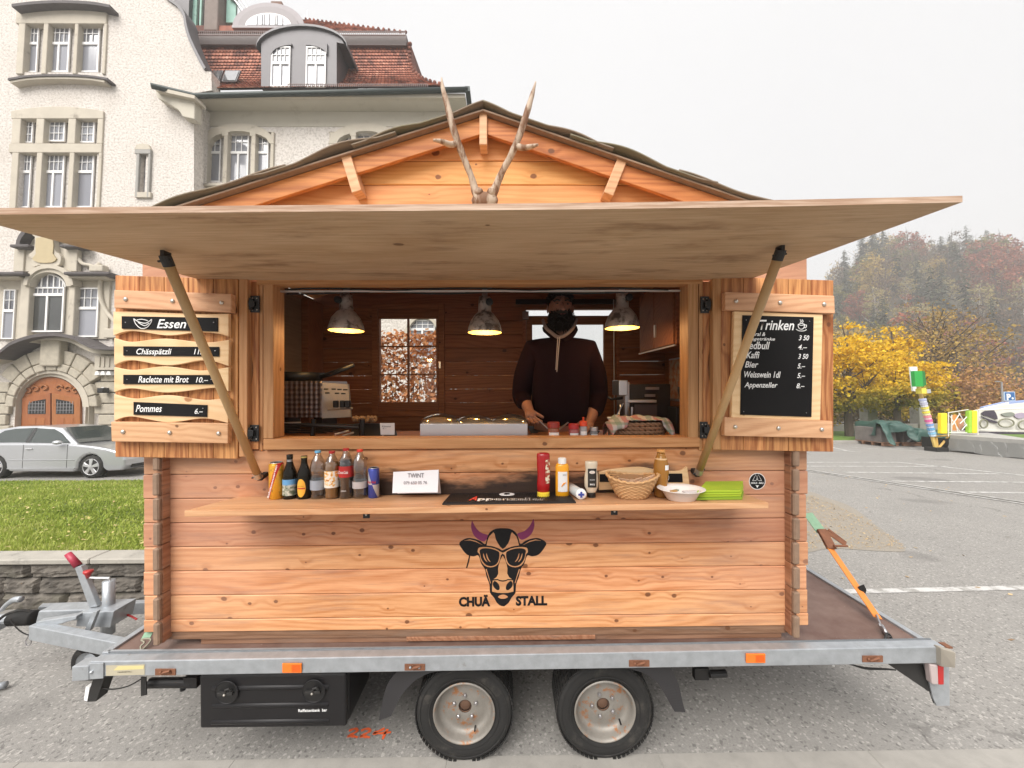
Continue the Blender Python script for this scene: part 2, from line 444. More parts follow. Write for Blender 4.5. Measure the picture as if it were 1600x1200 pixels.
# ================================================================== MARKET HUT
VW = 1.82                                          # outer face of the front wall
PITCH = .1165
ZL = [.628] + [.690 + PITCH*k for k in range(0, 21)]
UC, ZA, SL_, SR_ = -.11, 3.058, .318, .340       # the right slope is a touch steeper                     # ridge and roof slope (under side of the roof boards)
def roofz(u, d=0.0): return ZA - d - (SL_ if u < UC else SR_) * abs(u - UC)
def slab(mb, q, v, th):
    """q: four photo pixels (bl, br, tr, tl); v: distance of the front face (one or four values)"""
    vv = v if hasattr(v, '__len__') else [v]*4
    f = [P(a, b, w) for (a, b), w in zip(q, vv)]
    b = [p + Vector((0, th, 0)) for p in f]
    return mb.hexa(f, b)
def rect(x0, y0, x1, y1): return [(x0, y1), (x1, y1), (x1, y0), (x0, y0)]
def pw(x, v): return P(x, 603, v).x
def pz(y, v, x=794): return P(x, y, v).z

hut = thing('market_hut', 'orange pine log market hut with a propped up hatch standing on the trailer', 'market stall', (UC, 1.82, .62))
OPU0, OPU1, OPZ0, OPZ1 = -1.185, .927, ZL[8], ZL[8] + 7*PITCH
CL, CR = -1.63, 1.35                               # inner faces of the side walls
FLK, FRK = -1.762, 1.468                           # ends of the crossing front boards
VB = 3.20                                          # inner face of the rear wall
def plank(u0, u1, z0, z1, y0, y1, mat, name='plank', c=.004, parent=None):
    m = MB(); m.box(u0, u1, y0, y1, z0 + .0012, z1 - .0012, c)
    return m.build(name, mat, parent or hut)
for i in range(len(ZL) - 1):
    z0, z1 = ZL[i], ZL[i+1]
    if z0 > OPZ1 - .01: break
    if z0 < OPZ0 - .01:
        a = -1.49 if i % 3 == 0 else None
        plank(FLK + .003*(i % 2), FRK - .004*(i % 3), z0, z1, VW, VW + .035, M['wall'])
    else:
        plank(FLK + .003*(i % 2), OPU0, z0, z1, VW, VW + .035, M['wall'])
        plank(OPU1, FRK - .003*(i % 2), z0, z1, VW, VW + .035, M['wall'])
# gable boards, cut to the roof line
def gable_poly(z, z1, lo, hi):
    hw = (ZA - .01 - z) / SL_; hw1 = max(0, (ZA - .01 - z1) / SL_); k = SL_ / SR_
    a0, a1 = max(lo, UC - hw), min(hi, UC + hw*k); b0, b1 = max(lo, UC - hw1), min(hi, UC + hw1*k)
    poly = [(a0, z+.001), (a1, z+.001)]
    if b1 < a1 - .001 and UC + hw*k > a1: poly.append((a1, ZA - .01 - SR_*(a1-UC)))
    if z1 < ZA - .01: poly += [(b1, z1-.001), (b0, z1-.001)]
    else: poly.append((UC, ZA - .01))
    if b0 > a0 + .001 and UC - hw < a0: poly.append((a0, ZA - .01 - SL_*(UC-a0)))
    return poly
z = OPZ1
while z < ZA - .03:
    z1 = z + PITCH
    m = MB(); m.prism(gable_poly(z, z1, FLK if z < 2.5 else CL, FRK if z < 2.5 else CR), VW, VW + .035)
    m.build('plank', M['gable'] if z > 2.4 else M['wall'], hut, bevel=.004, seg=1)
    z = z1
# side walls: boards on edge whose ends stick out past the front wall, half a board off
for side, u0, u1 in ((-1, CL - .029, CL), (1, CR, CR + .029)):
    zz = .604
    k = 0
    while zz < 2.53:
        z1 = zz + PITCH
        z1 = min(z1, roofz(u0 if side < 0 else u1) - .02)
        yf = (1.755 if zz < 2.2 else 1.832) + .004 * random.random()
        m = MB()
        # the very end is stepped: the upper corner is notched
        m.box(u0, u1, yf + .022, VB + .16, zz + .001, z1 - .001, .003)
        m.build('side_plank', M['logend'], hut)
        if zz > 2.2: zz += PITCH; continue
        e = MB(); e.box(u0 - .0005, u1 + .0005, yf, yf + .0225, zz + .003, z1 - .011, .006)
        e.build('plank_end', M['endgrain'], hut)
        zz = zz + PITCH; k += 1
# rear wall, split round the window and the door
WX0, WX1, WZ0, WZ1 = pw(582, VB), pw(695, VB), pz(650, VB), pz(474, VB)
DX0, DX1, DZ1 = pw(817, VB), pw(968, VB), pz(478, VB)
rows = [.62 + PITCH*k for k in range(0, 21)]
for z0 in rows:
    z1 = z0 + PITCH
    segs = [(CL - .13, CR + .13)]
    def cut(sg, a, b):
        out = []
        for s0, s1 in sg:
            if b <= s0 or a >= s1: out.append((s0, s1)); continue
            if a > s0: out.append((s0, a))
            if b < s1: out.append((b, s1))
        return out
    if z0 < WZ1 - .05 and z1 > WZ0 + .05: segs = cut(segs, WX0 + .01, WX1 - .01)
    if z0 < DZ1 - .05: segs = cut(segs, DX0 + .01, DX1 - .01)
    for s0, s1 in segs:
        if z1 > 2.45:
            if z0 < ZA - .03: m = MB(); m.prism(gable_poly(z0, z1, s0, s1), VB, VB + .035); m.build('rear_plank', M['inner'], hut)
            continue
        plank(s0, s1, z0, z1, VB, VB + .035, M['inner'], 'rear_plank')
# rear window
def frame_mb(x0, x1, z0, z1, w, y0, y1, wt=None, wb=None):
    m = MB(); wt = wt or w; wb = wb or w
    m.box(x0, x0+w, y0, y1, z0, z1); m.box(x1-w, x1, y0, y1, z0, z1)
    m.box(x0+w, x1-w, y0, y1, z1-wt, z1); m.box(x0+w, x1-w, y0, y1, z0, z0+wb)
    return m
GX0, GX1, GZ0, GZ1 = pw(593.5, VB), pw(682, VB), pz(627.5, VB), pz(497, VB)
m = frame_mb(WX0, WX1, WZ0, WZ1, .05, VB - .015, VB + .05); win = m.build('rear_window', M['inner'], hut, bevel=.004)
m = MB()
m.box(WX0 + .052, GX0, VB - .008, VB + .04, WZ0 + .052, WZ1 - .052); m.box(GX1, WX1 - .052, VB - .008, VB + .04, WZ0 + .052, WZ1 - .052)
m.box(GX0, GX1, VB - .008, VB + .04, WZ0 + .052, GZ0); m.box(GX0, GX1, VB - .008, VB + .04, GZ1, WZ1 - .052)
m.build('sash', M['inner'], win)
m = MB(); xm = (GX0 + GX1)/2
m.box(xm - .007, xm + .007, VB, VB + .03, GZ0, GZ1)
for t in (.33, .665): m.box(GX0, GX1, VB + .002, VB + .028, GZ0 + (GZ1-GZ0)*t - .005, GZ0 + (GZ1-GZ0)*t + .005)
m.build('glazing_bar', M['inner'], win)
t = Nt('window glass'); t.n.remove(t.b)
gl = t('BsdfGlossy'); gl.inputs['Roughness'].default_value = .02; tr = t('BsdfTransparent'); tr.inputs[0].default_value = (.93, .94, .93, 1)
fr = t('Fresnel'); ms = t('MixShader'); t.l.new(fr.outputs[0], ms.inputs[0]); t.l.new(tr.outputs[0], ms.inputs[1]); t.l.new(gl.outputs[0], ms.inputs[2]); t.l.new(ms.outputs[0], t.o.inputs[0])
M['glass'] = t.m
def pane(x0, x1, y, z0, z1, parent, mat=None, M_=None, name='pane'):
    m = MB(); m._add([(x0, y, z0), (x1, y, z0), (x1, y, z1), (x0, y, z1)], [(0, 1, 2, 3)])
    return m.build(name, mat or M['glass'], parent)
for i in range(2):
    for j in range(3):
        tt = [0, .33, .665, 1]
        pane(GX0 + (GX1-GX0)*i/2, GX0 + (GX1-GX0)*(i+1)/2, VB + .015, GZ0 + (GZ1-GZ0)*tt[j], GZ0 + (GZ1-GZ0)*tt[j+1], win)
m = MB(); m.box(WX1-.045, WX1-.03, VB-.03, VB-.0155, pz(575, VB), pz(565, VB)); m.build('handle', M['bolt'], win)
# door with a tall pane and a slit of daylight over it
m = frame_mb(DX0, DX1, .66, DZ1, .03, VB - .01, VB + .05); door = m.build('rear_door', M['inner'], hut, bevel=.003)
LX0, LX1, LZ0, LZ1 = pw(832, VB), pw(944, VB), pz(632, VB), pz(507, VB)
zt = pz(493.5, VB)
m = MB()
m.box(DX0 + .032, LX0, VB, VB + .035, .67, zt); m.box(LX1, DX1 - .032, VB, VB + .035, .67, zt)
m.box(LX0, LX1, VB, VB + .035, .67, LZ0); m.box(LX0, LX1, VB, VB + .035, LZ1, zt)
m.build('door_leaf', M['inner'], door, bevel=.003)
pane(LX0, LX1, VB + .02, LZ0, LZ1, door)
m = MB(); m.box(DX0 + .0, DX0 + .05, VB - .05, VB - .012, pz(500, VB), pz(488, VB)); m.build('hinge', M['steel'], door)

# roof: two slopes of boards, fascia, purlin ends, curled bitumen mats
VF, VR_ = 1.758, 3.52
for s in (-1, 1):
    for k in range(10):
        d0, d1 = k*.155, (k+1)*.155 - .004
        a = (UC + s*d0, roofz(UC + s*d0)); b = (UC + s*d1, roofz(UC + s*d1))
        m = MB()
        bot = [(a[0], VF + .024, a[1]), (b[0], VF + .024, b[1]), (b[0], VR_, b[1]), (a[0], VR_, a[1])]
        m.hexa(bot, [(x, y, z_ + .02) for x, y, z_ in bot]); m.build('roof_board', M['innery'] if False else M['gable'], hut)
    m = MB()
    def q(d, z_): return (UC + s*d, roofz(UC + s*d) + z_)
    n0 = [q(.018, -.062), q(1.54, -.062), q(1.56, .019), q(.006, .019)]
    m.prism(n0, VF, VF + .022); m.build('fascia', M['barge'], hut, bevel=.003)
    m = MB(); m.prism([q(0, .0215), q(1.58, .0215), q(1.58, .031), q(0, .031)], VF - .03, VF + .03); m.build('roof_edge_strip', M['endgrain'], hut, bevel=.002)
t = Nt('bitumen roofing felt'); v, r = t.obj()
n = t.noise(v, 26, 5, .7); n2 = t.noise(v, 3, 3, .6)
c = t.mix(n, (.13, .10, .075), (.27, .21, .155)); c = t.mix(t.mr(n2, .45, .65, 0, 1), c, (.16, .14, .09))
t.color(c); t.set(t.b, 'Roughness', .95); t.bump(n, .6, .004); M['felt'] = t.m
for s in (-1, 1):
    for k, (d0, d1, amp, ph) in enumerate(((0, .60, .004, .3), (.40, 1.08, .016, .9), (.90, 1.60, .020, .2))):
        def f(a, b, s=s, d0=d0, d1=d1, amp=amp, ph=ph, k=k):
            d = d0 + (d1 - d0)*a; y = VF - .045 + (VR_ - VF + .05)*b
            lift = amp * (math.sin(PI*min(1, a*1.05 + ph*.05))**1.5) * math.exp(-b*7) * (1.1 if s < 0 else .8)
            lift += .012*math.exp(-b*9)*math.sin(a*9 + ph*5)
            return (UC + s*d, y, roofz(UC + s*d) + .034 + .004*(3-k) + max(lift, -.001))
        m = MB(); m.grid(f, 40, 26); m.build('roofing_felt', M['felt'], hut, smooth=True, solid=.007)
# purlin end blocks below the ridge and on both slopes
def block(px0, px1, w, v0=1.742, nm='purlin_end'):
    a, b = P(px0[0], px0[1], v0), P(px1[0], px1[1], v0)
    d = (b - a).normalized(); n_ = Vector((d.z, 0, -d.x)) * w / 2
    m = MB(); m.hexa([a-n_, a+n_, b+n_, b-n_], [p + Vector((0, VW - v0 - .001, 0)) for p in (a-n_, a+n_, b+n_, b-n_)])
    m.build(nm, M['batten'], hut, bevel=.003)
block((755, 172), (755, 226), .036); block((540, 243), (557, 299), .046); block((972, 250), (951, 303), .046)

# opening: sill, jambs, lintel, posts
m = MB(); slab(m, [(411, 703), (1094, 699), (1094, 683.5), (411, 686)], 1.80, .10); m.build('sill', M['rail'], hut, bevel=.003)
for x0, x1, nm in ((411, 427, 'jamb'), (1075, 1091, 'jamb')):
    m = MB(); slab(m, [(x0, 685.6), (x1, 685.3), (x1, 437), (x0, 437)], 1.803, .09); m.build(nm, M['post'], hut, bevel=.003)
for x0, x1 in ((404, 410.5), (1092, 1099)):
    m = MB(); slab(m, rect(x0, 437, x1, 704), 1.812, .01); m.build('jamb_cover', M['post'], hut, bevel=.002)
for x0, x1 in ((373, 386), (1114, 1129)):
    m = MB(); slab(m, rect(x0, 434, x1, 708 + (6 if x0 < 500 else -5)), 1.778, .041); m.build('hinge_post', M['post'], hut, bevel=.004)
# waney-edged boards beside the opening
for side in (0, 1):
    pts = []
    x_in, x_out = ((404, 388) if side == 0 else (1099, 1113))
    ys = np.linspace(702, 440, 22)
    wob = [1.5*math.sin(y*.035 + side) + 1.2*math.sin(y*.09) + (2.5 if 480 < y < 640 else 0) for y in ys]
    sgn = 1 if side == 0 else -1
    poly = [(x_in, y) for y in ys] + [(x_out + sgn*w*1.4, y) for y, w in zip(ys[::-1], wob[::-1])]
    poly = [(P(a, b, 1.806).x, P(a, b, 1.806).z) for a, b in poly]
    m = MB(); m.prism(poly, 1.806, 1.8195); m.build('waney_board', M['board'], hut, bevel=.002)
M['hingeblk'] = M['black']
for xs, y0, y1 in (((391, 405), 462, 488), ((389, 404), 664, 690), ((1095, 1108), 463, 489), ((1094, 1106), 659, 685)):
    m = MB(); slab(m, rect(xs[0], y0, xs[1], y1), 1.797, .006)
    xm = (xs[0] + xs[1]) / 2; s = -1 if xs[0] < 700 else 1
    a, b = P(xm, (y0+y1)/2, 1.79), P(xm + s*9, (y0+y1)/2, 1.785)
    m.tube([P(xm + s*6, y0+4, 1.79), P(xm + s*6, y1-4, 1.79)], .008, 8); m.beam(a, b, .012, .03)
    h = m.build('hinge', M['black'], hut, bevel=.001)
    m = MB()
    for yy in (y0+4, y1-4):
        for xx in (xs[0]+3.5, xs[1]-3.5): m.ball(P(xx, yy, 1.796), .0028, 6, 4)
    m.build('screw', M['bolt'], h)
# beam over the opening and the cable strip under it
m = MB(); m.box(-1.20, .94, 1.80, 1.87, 2.30, 2.345); m.build('lintel', M['rail'], hut, bevel=.003)
m = MB(); m.box(-1.13, .86, 1.858, 1.87, pz(456, 1.86), pz(453.5, 1.86)); m.build('edge_strip', M['alu'], hut)
for k in range(3):
    pts = [(-1.1 + i*.1, 1.86 + .006*k, 2.291 - .007*k + .006*math.sin(i*.9 + k*2)) for i in range(20)]
    m = MB(); m.tube(pts, .004, 6); m.build('cable', M['rubber'], hut, smooth=True)

# hatch: one plywood sheet hinged over the opening, slightly sagging
def hatch_pt(a, b, dz=0.0):
    bl, br = P(316, 438, 1.80), P(1170, 437, 1.80)
    fl, fr_ = P(-62, 336, .98), P(1504, 313.5, .98)
    p = (bl.lerp(br, a)).lerp(fl.lerp(fr_, a), b)
    p.z += dz - .009*math.sin(PI*a)*b + .004*math.sin(5*a)*b
    return p
m = MB(); NU, NV = 24, 6
vs0 = [hatch_pt(i/NU, j/NV) for j in range(NV+1) for i in range(NU+1)]
m.grid(lambda a, b: hatch_pt(a, b), NU, NV); m.grid(lambda a, b: hatch_pt(a, b, .017), NU, NV)
for i in range(NU):
    q = [hatch_pt(i/NU, 0), hatch_pt((i+1)/NU, 0), hatch_pt((i+1)/NU, 0, .017), hatch_pt(i/NU, 0, .017)]; m._add(q, [(0,1,2,3)])
hatch = m.build('hatch', M['ply'], hut)
m = MB()
for i in range(NU):
    q = [hatch_pt(i/NU, 1), hatch_pt((i+1)/NU, 1), hatch_pt((i+1)/NU, 1, .017), hatch_pt(i/NU, 1, .017)]; m._add(q, [(0,1,2,3)])
for a in (0, 1):
    for j in range(NV):
        q = [hatch_pt(a, j/NV), hatch_pt(a, (j+1)/NV), hatch_pt(a, (j+1)/NV, .017), hatch_pt(a, j/NV, .017)]; m._add(q, [(0,1,2,3)])
m.build('sheet_edge', M['plyedge'], hatch)
# props
def prop(pb, pt, vb, vt):
    a, b = P(pb[0], pb[1], vb), P(pt[0], pt[1], vt)
    m = MB(); m.tube([a, b], [.0165, .0165], 14); pr = m.build('prop', M['pole'], hut, smooth=True)
    d = (b - a).normalized()
    m = MB(); m.tube([b - d*.028, b + d*.008], .0178, 12); m.beam(b, b + Vector((.0, .0, .022)), .03, .012); m.tube([b + Vector((-.026, 0, -.012)), b + Vector((.022, 0, -.006))], .004, 6)
    m.build('end_fitting', M['darkmetal'], pr)
    m = MB(); m.tube([a - d*.012, a + d*.014], .0185, 12); m.build('collar', M['bolt'], pr)
    m = MB(); m.beam(a - d*.02, a + Vector((0, VW - vb - .001, -.005)), .02, .02); m.tube([a + Vector((-.028, 0, -.012)), a + Vector((.028, 0, .012))], .004, 6); m.build('bracket', M['darkmetal'], pr)
prop((403, 743), (259, 403), 1.76, 1.30); prop((1092, 737), (1219, 394), 1.76, 1.315)

# shutters -----------------------------------------------------------------
def shutter(side):
    L = side == 'l'
    if L: xs, yt, yb = (180, 372), (430, 436), (714, 717)
    else: xs, yt, yb = (1127, 1303), (432, 438), (703, 706)
    vf = lambda x: 1.775 - (.035 * ((372 - x)/192 if L else (x - 1127)/176))
    lx = lambda a, t: a[0] + (a[1]-a[0])*t
    sh = None; n = 5
    for k in range(n):
        t0, t1 = k/n, (k+1)/n - .004
        x0, x1 = lx(xs, t0), lx(xs, t1)
        m = MB(); slab(m, [(x0, lx(yb, t0)), (x1, lx(yb, t1)), (x1, lx(yt, t1)), (x0, lx(yt, t0))], [vf(x0), vf(x1), vf(x1), vf(x0)], .018)
        if sh is None:
            b = MB(); slab(b, [(xs[0]+6, yb[0]-6), (xs[1]-6, yb[1]-6), (xs[1]-6, yt[1]+6), (xs[0]+6, yt[0]+6)], [vf(xs[0])+.0185, vf(xs[1])+.0185, vf(xs[1])+.0185, vf(xs[0])+.0185], .004)
            sh = b.build('shutter', M['board'], hut)
        m.build('board', M['board'], sh, bevel=.002)
    if L: bat = ([(178, 481), (361, 488), (361, 459), (178, 453)], [(174, 690), (356, 693), (356, 662), (173, 659)])
    else: bat = ([(1133, 484), (1305, 490), (1304, 462), (1133, 456)], [(1132, 681), (1301, 685), (1301, 658), (1132, 652)])
    for q in bat:
        m = MB(); slab(m, q, [vf(x) - .033 for x, y in q], .031); bt = m.build('batten', M['batten'], sh, bevel=.003)
        for t in ((.1, .5, .92) if L else (.1, .5, .9)):
            x = q[0][0]*(1-t) + q[1][0]*t; y = (q[0][1]+q[3][1])/2*(1-t) + (q[1][1]+q[2][1])/2*t
            p = P(x, y, vf(x) - .034)
            m = MB(); m.lathe([(.0001, -.007), (.006, -.006), (.0095, -.002), (.010, .001)], p, 12, axis='y'); m.build('bolt', M['bolt'], bt, smooth=True)
    return vf
vfl = shutter('l'); vfr = shutter('r')

# shelf -------------------------------------------------------------------
m = MB()
fl, fr_, bl, br = P(288, 807.5, 1.514), P(1201, 794.5, 1.52), P(372, 784, VW - .002), P(1152, 775, VW - .002)
TH = .024
b4 = [fl, fr_, br, bl]; m.hexa(b4, [p + Vector((0, 0, TH)) for p in b4]); m.build('shelf', M['shelf'], hut, bevel=.002)
def shelf_z(u, v):
    t = (VW - v) / (VW - 1.514); s = (u - fl.x) / (fr_.x - fl.x)
    return TH + (bl.z*(1-s) + br.z*s)*(1-t) + (fl.z*(1-s) + fr_.z*s)*t
for x, y in ((575, 809), (958, 804)):
    p = P(x, y, 1.60); u = p.x; zt = shelf_z(u, 1.56) - TH
    m = MB(); m.box(u-.014, u+.014, 1.58, 1.586, zt-.034, zt-.002); m.box(u-.014, u+.014, 1.586, 1.62, zt-.006, zt-.002)
    br_ = m.build('shelf_bracket', M['black'], hut, bevel=.001)
    m = MB(); m.ball((u, 1.579, zt-.018), .005, 8, 5); m.build('screw', M['bolt'], br_)
# inner counter, side linings, floor, cupboard -----------------------------
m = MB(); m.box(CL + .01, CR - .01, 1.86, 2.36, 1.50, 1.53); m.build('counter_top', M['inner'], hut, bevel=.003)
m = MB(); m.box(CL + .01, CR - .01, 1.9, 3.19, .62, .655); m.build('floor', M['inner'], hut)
m = MB(); m.box(CL + .001, CL + .012, 1.90, 2.95, 1.6, 2.5); lining = m.build('side_lining', wood('grey brown lining board', (.30, .20, .12), (.19, .115, .065), axis='Y', ring=.2, fine=.4, knots=.98), hut)
m = MB(); m.box(CL + .001, CL + .06, 2.96, 3.195, .66, 2.5); m.build('corner_post', M['inner'], hut)
m = MB(); m.box(CR - .01, CR - .001, 1.9, 3.19, .66, 2.5); m.build('side_lining', M['innery'], hut)
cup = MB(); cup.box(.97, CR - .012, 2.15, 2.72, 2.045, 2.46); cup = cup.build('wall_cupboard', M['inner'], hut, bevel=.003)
m = MB(); m.box(.955, .969, 2.16, 2.44, 2.05, 2.45); m.box(.955, .969, 2.445, 2.71, 2.05, 2.45); m.build('cupboard_door', M['inner'], cup, bevel=.003)
m = MB(); m.box(.955, .966, 2.14, 2.73, 2.036, 2.0445); m.build('metal_edge', M['alu'], cup)
m = MB(); m.box(.945, .955, 2.40, 2.42, 2.12, 2.2); m.build('handle', M['bolt'], cup)
m = MB(); m.tube([P(959, 560, 2.9), P(958, 640, 2.9), P(959, 470, 2.9)][::2] if False else [P(959, 468, 2.9), P(960, 650, 2.9)], .004, 6); m.build('conduit', M['alu'], hut)
m = MB(); m.box(DX0-.06, DX1+.05, VB-.06, VB-.03, pz(477, VB), pz(470, VB)); m.build('curtain_rail', M['black'], hut)
# skid timbers under the hut
for y0 in (1.835, 2.5, 3.1):
    m = MB(); m.box(-1.50, 1.345, y0, y0 + .08, .5605, .6275); m.build('skid', M['skid'], hut, bevel=.003)
m = MB(); m.box(-1.66, 1.37, 1.826, 1.834, .592, .627); m.build('bottom_strip', M['skid'], hut)
m = MB(); m.box(-.50, .42, 1.822, 1.8345, .572, .592); m.build('packing_board', M['logend'], hut, bevel=.002)

# menu signs on the left shutter ------------------------------------------------
def edge(pts, n=8): return smooth_pts(pts, n, closed=False)
def menu_sign(nm, label, top, bot, plq, words_, icon=None):
    v0 = lambda x: vfl(x) - .022
    poly = edge(bot) + edge(top)[::-1]
    A = [P(x, y, v0(x)) for x, y in poly]; n = len(A)
    root = thing(nm, label, 'menu sign', P((bot[0][0]+bot[-1][0])/2, bot[0][1], 1.74), group='wooden menu signs on the left shutter')
    m = MB(); m._add(A + [p + Vector((0, .018, 0)) for p in A], [tuple(range(n)), tuple(range(n, 2*n))[::-1]] + [(i, i+n, (i+1) % n + n, (i+1) % n) for i in range(n)])
    m.build('board', M['sign'], root, bevel=.0025)
    m = MB(); slab(m, plq, [v0(x) - .004 for x, y in plq], .0035); pl = m.build('plaque', M['chalk'], root)
    m = MB()
    ins = [((plq[0][0]+6 if i in (0, 3) else plq[1][0]-6), (plq[0][1]+plq[3][1])/2) for i in (0, 1)]
    for x, y in ins: m.ball(P(x, y, v0(x) - .0042), .0022, 6, 4)
    m.build('screw', M['steel'], pl)
    for (s, x0, x1, yb, h, sh) in words_:
        a, b = P(x0, yb, v0(x0) - .0047), P(x1, yb, v0(x1) - .0047)
        text(s, M['white'], pl, a, width=(b - a).length, height=h/585*1.72, shear=sh, off=.012, right=b - a)
    if icon:
        for st in icon:
            m = MB(); m.tube([P(x, y, v0(x) - .0055) for x, y in edge(st, 5)], .0018, 5); m.build('drawing', M['white'], pl)
    return root
menu_sign('menu_sign', 'topmost wavy pine sign with the word Essen on black', [(177, 487), (205, 487), (265, 489), (320, 491), (357, 490)], [(177, 524), (206, 517), (262, 524), (310, 519), (345, 522), (357, 528)],
          [(190, 513.5), (340, 518), (340, 496.5), (190, 494)], [('Essen', 245, 291, 512.5, 14, .3)],
          [[(209, 498), (212, 506), (220, 513), (229, 512), (236, 504), (237, 499)], [(209, 498), (217, 503), (228, 505), (237, 499)], [(214, 500), (222, 499), (231, 501)], [(216, 504), (226, 509), (233, 505)]])
menu_sign('menu_sign', 'wavy pine sign reading Chässpätzli, second from the top', [(178, 528), (205, 534), (258, 529), (318, 535), (358, 531)], [(178, 571), (205, 563), (262, 571), (320, 563), (357, 572)],
          [(192.5, 555.5), (342, 557), (342, 542), (192.5, 541)], [('Chässpätzli', 213, 268, 553.5, 12, .25), ('11.–', 303, 321, 553.5, 8.5, .25)])
menu_sign('menu_sign', 'wavy pine sign reading Raclette mit Brot', [(178, 573.5), (208, 578), (258, 572.5), (312, 579), (357, 574)], [(178, 613), (205, 607), (262, 613.5), (335, 606), (357, 611.5)],
          [(192.5, 600), (336, 600.5), (336, 586), (192.5, 585.5)], [('Raclette mit Brot', 216, 295, 597.5, 10, .25), ('10.–', 306, 325, 597.5, 8.5, .25)])
menu_sign('menu_sign', 'lowest wavy pine sign with Pommes on a crooked plaque', [(178, 616), (210, 623), (262, 617.5), (318, 625), (357, 621)], [(178, 658), (205, 651), (262, 660), (318, 654), (356, 661)],
          [(208.5, 648), (323, 651.5), (323.5, 633), (208.5, 628)], [('Pommes', 212, 253, 643.5, 11, .3), ('6.–', 304, 317, 646.5, 8.5, .3)])
# drinks board on the right shutter
v0 = lambda x: vfr(x) - .024
root = thing('drinks_board', 'tall black drinks price board in a pale pine frame on the right shutter', 'menu board', P(1215, 657, 1.74))
m = MB()
q = [(1143, 653), (1282, 657), (1286, 491), (1147, 486)]
slab(m, q, [v0(x) for x, y in q], .02); m.build('back_board', M['sign'], root, bevel=.003)
q = [(1157, 648), (1268, 651.5), (1271.5, 495.5), (1160.5, 492.5)]
m = MB(); slab(m, q, [v0(x) - .004 for x, y in q], .0035); pl = m.build('panel', M['chalk'], root)
m = MB()
for x, y in ((1166, 500), (1265, 502), (1162, 643), (1260, 645)): m.ball(P(x, y, v0(x) - .0042), .0022, 6, 4)
m.build('screw', M['steel'], pl)
for s, x0, x1, yb, h in (('Trinken', 1187, 1241, 515, 16), ('Mineral &', 1164, 1196, 524.5, 6), ('Süssgetränke', 1162, 1211, 531.5, 6.5), ('3 50', 1248, 1264.5, 531.5, 8), ('Redbull', 1163, 1203, 545, 12), ('4.–', 1247, 1261, 546, 8),
                        ('Kaffi', 1166, 1187, 559.5, 11), ('3 50', 1247, 1263, 560.5, 8), ('Bier', 1164, 1185, 574, 10), ('5.–', 1246, 1258, 575.5, 8), ('Weisswein 1dl', 1163, 1220, 589.5, 10), ('5.–', 1245.5, 1258, 590.5, 8),
                        ('Appenzeller', 1163, 1215, 605, 11), ('8.–', 1244.5, 1257, 606.5, 8)):
    a, b = P(x0, yb, v0(x0) - .0047), P(x1, yb + (x1-x0)*.012, v0(x1) - .0047)
    text(s, M['white'], pl, a, width=(b - a).length, height=h/585*1.72, shear=.28, off=.014, right=b - a)
for st in ([(1247, 507), (1247.5, 511), (1250, 514), (1254, 514), (1256.5, 511), (1257, 507)], [(1247, 507), (1252, 505.5), (1257, 507), (1252, 508.5), (1247, 507)], [(1257, 508), (1260, 508), (1259, 512), (1256.5, 512)], [(1244, 514.5), (1249, 517), (1256, 517), (1260, 515)], [(1250, 504), (1252, 502), (1250, 499.5)], [(1253, 504), (1255, 502), (1253, 499.5)]):
    m = MB(); m.tube([P(x, y, v0(x) - .0055) for x, y in edge(st, 5)], .0016, 5); m.build('drawing', M['white'], pl)

# painted cow emblem --------------------------------------------------------
M['ink'] = plain('black paint', (.0055, .005, .006), .6, var=.2, spec=.25)
M['purple'] = plain('purple paint', (.19, .018, .09), .6, var=.1)
cow = thing('painted_cow_emblem', 'black cow head in sunglasses with purple horns on the front boards', 'wall painting', P(786, 950, VW - .001))
def zp(pts): return [(650 + a/5.333, 780 + b/5.333) for a, b in pts]
def decal(pts, mat, lay, nm, sm=4, flip=False):
    q = smooth_pts(zp(pts), sm) if sm else zp(pts)
    w = VW - .0006*(lay+1)
    A = [P(x, y, w) for x, y in q]
    m = MB(); n = len(A); m._add(A, [tuple(range(n))]); return m.build(nm, mat, cow)
def mir(pts, c=723): return [(2*c - a, b) for a, b in pts][::-1]
BARE = wood('bare pine inside the emblem', (.60, .31, .15), (.44, .19, .08), ring=.4, fine=.2, blotch=.4, knots=.99, tint=.02)
hornL = [(468, 178), (478, 200), (505, 245), (545, 280), (600, 300), (590, 330), (565, 352), (520, 335), (482, 300), (462, 250), (460, 210)]
decal(hornL, M['purple'], 0, 'horn'); decal([(a, b-14) for a, b in mir(hornL)], M['purple'], 0, 'horn')
head = [(723, 242), (660, 248), (612, 280), (590, 330), (576, 375), (540, 350), (480, 328), (420, 326), (362, 362), (380, 410), (425, 462), (480, 476), (520, 470), (545, 540), (572, 580), (590, 650), (612, 710), (618, 780), (650, 820), (672, 860), (700, 885), (730, 892)]
full = head + mir(head)[1:-1]
decal(full, M['ink'], 1, 'head', 3)
decal([(655, 290), (645, 275), (610, 310), (595, 350), (588, 385), (640, 392), (690, 410), (715, 425), (723, 425), (756, 410), (810, 392), (858, 385), (850, 350), (836, 310), (800, 275), (790, 292), (783, 330), (770, 365), (745, 400), (723, 415), (700, 395), (678, 360), (665, 335)], BARE, 2, 'forehead', 0)
fr2 = [(723, 470), (705, 500), (690, 545), (684, 580), (686, 620), (670, 650), (640, 672), (634, 730), (634, 770), (680, 780), (723, 782)]
decal(fr2 + mir(fr2)[1:-1], BARE, 2, 'muzzle', 0)
gl_ = [(516, 420), (528, 402), (590, 398), (660, 412), (700, 436), (723, 446), (723, 452), (712, 462), (706, 470), (695, 520), (668, 555), (620, 568), (570, 552), (538, 505), (530, 460), (514, 442)]
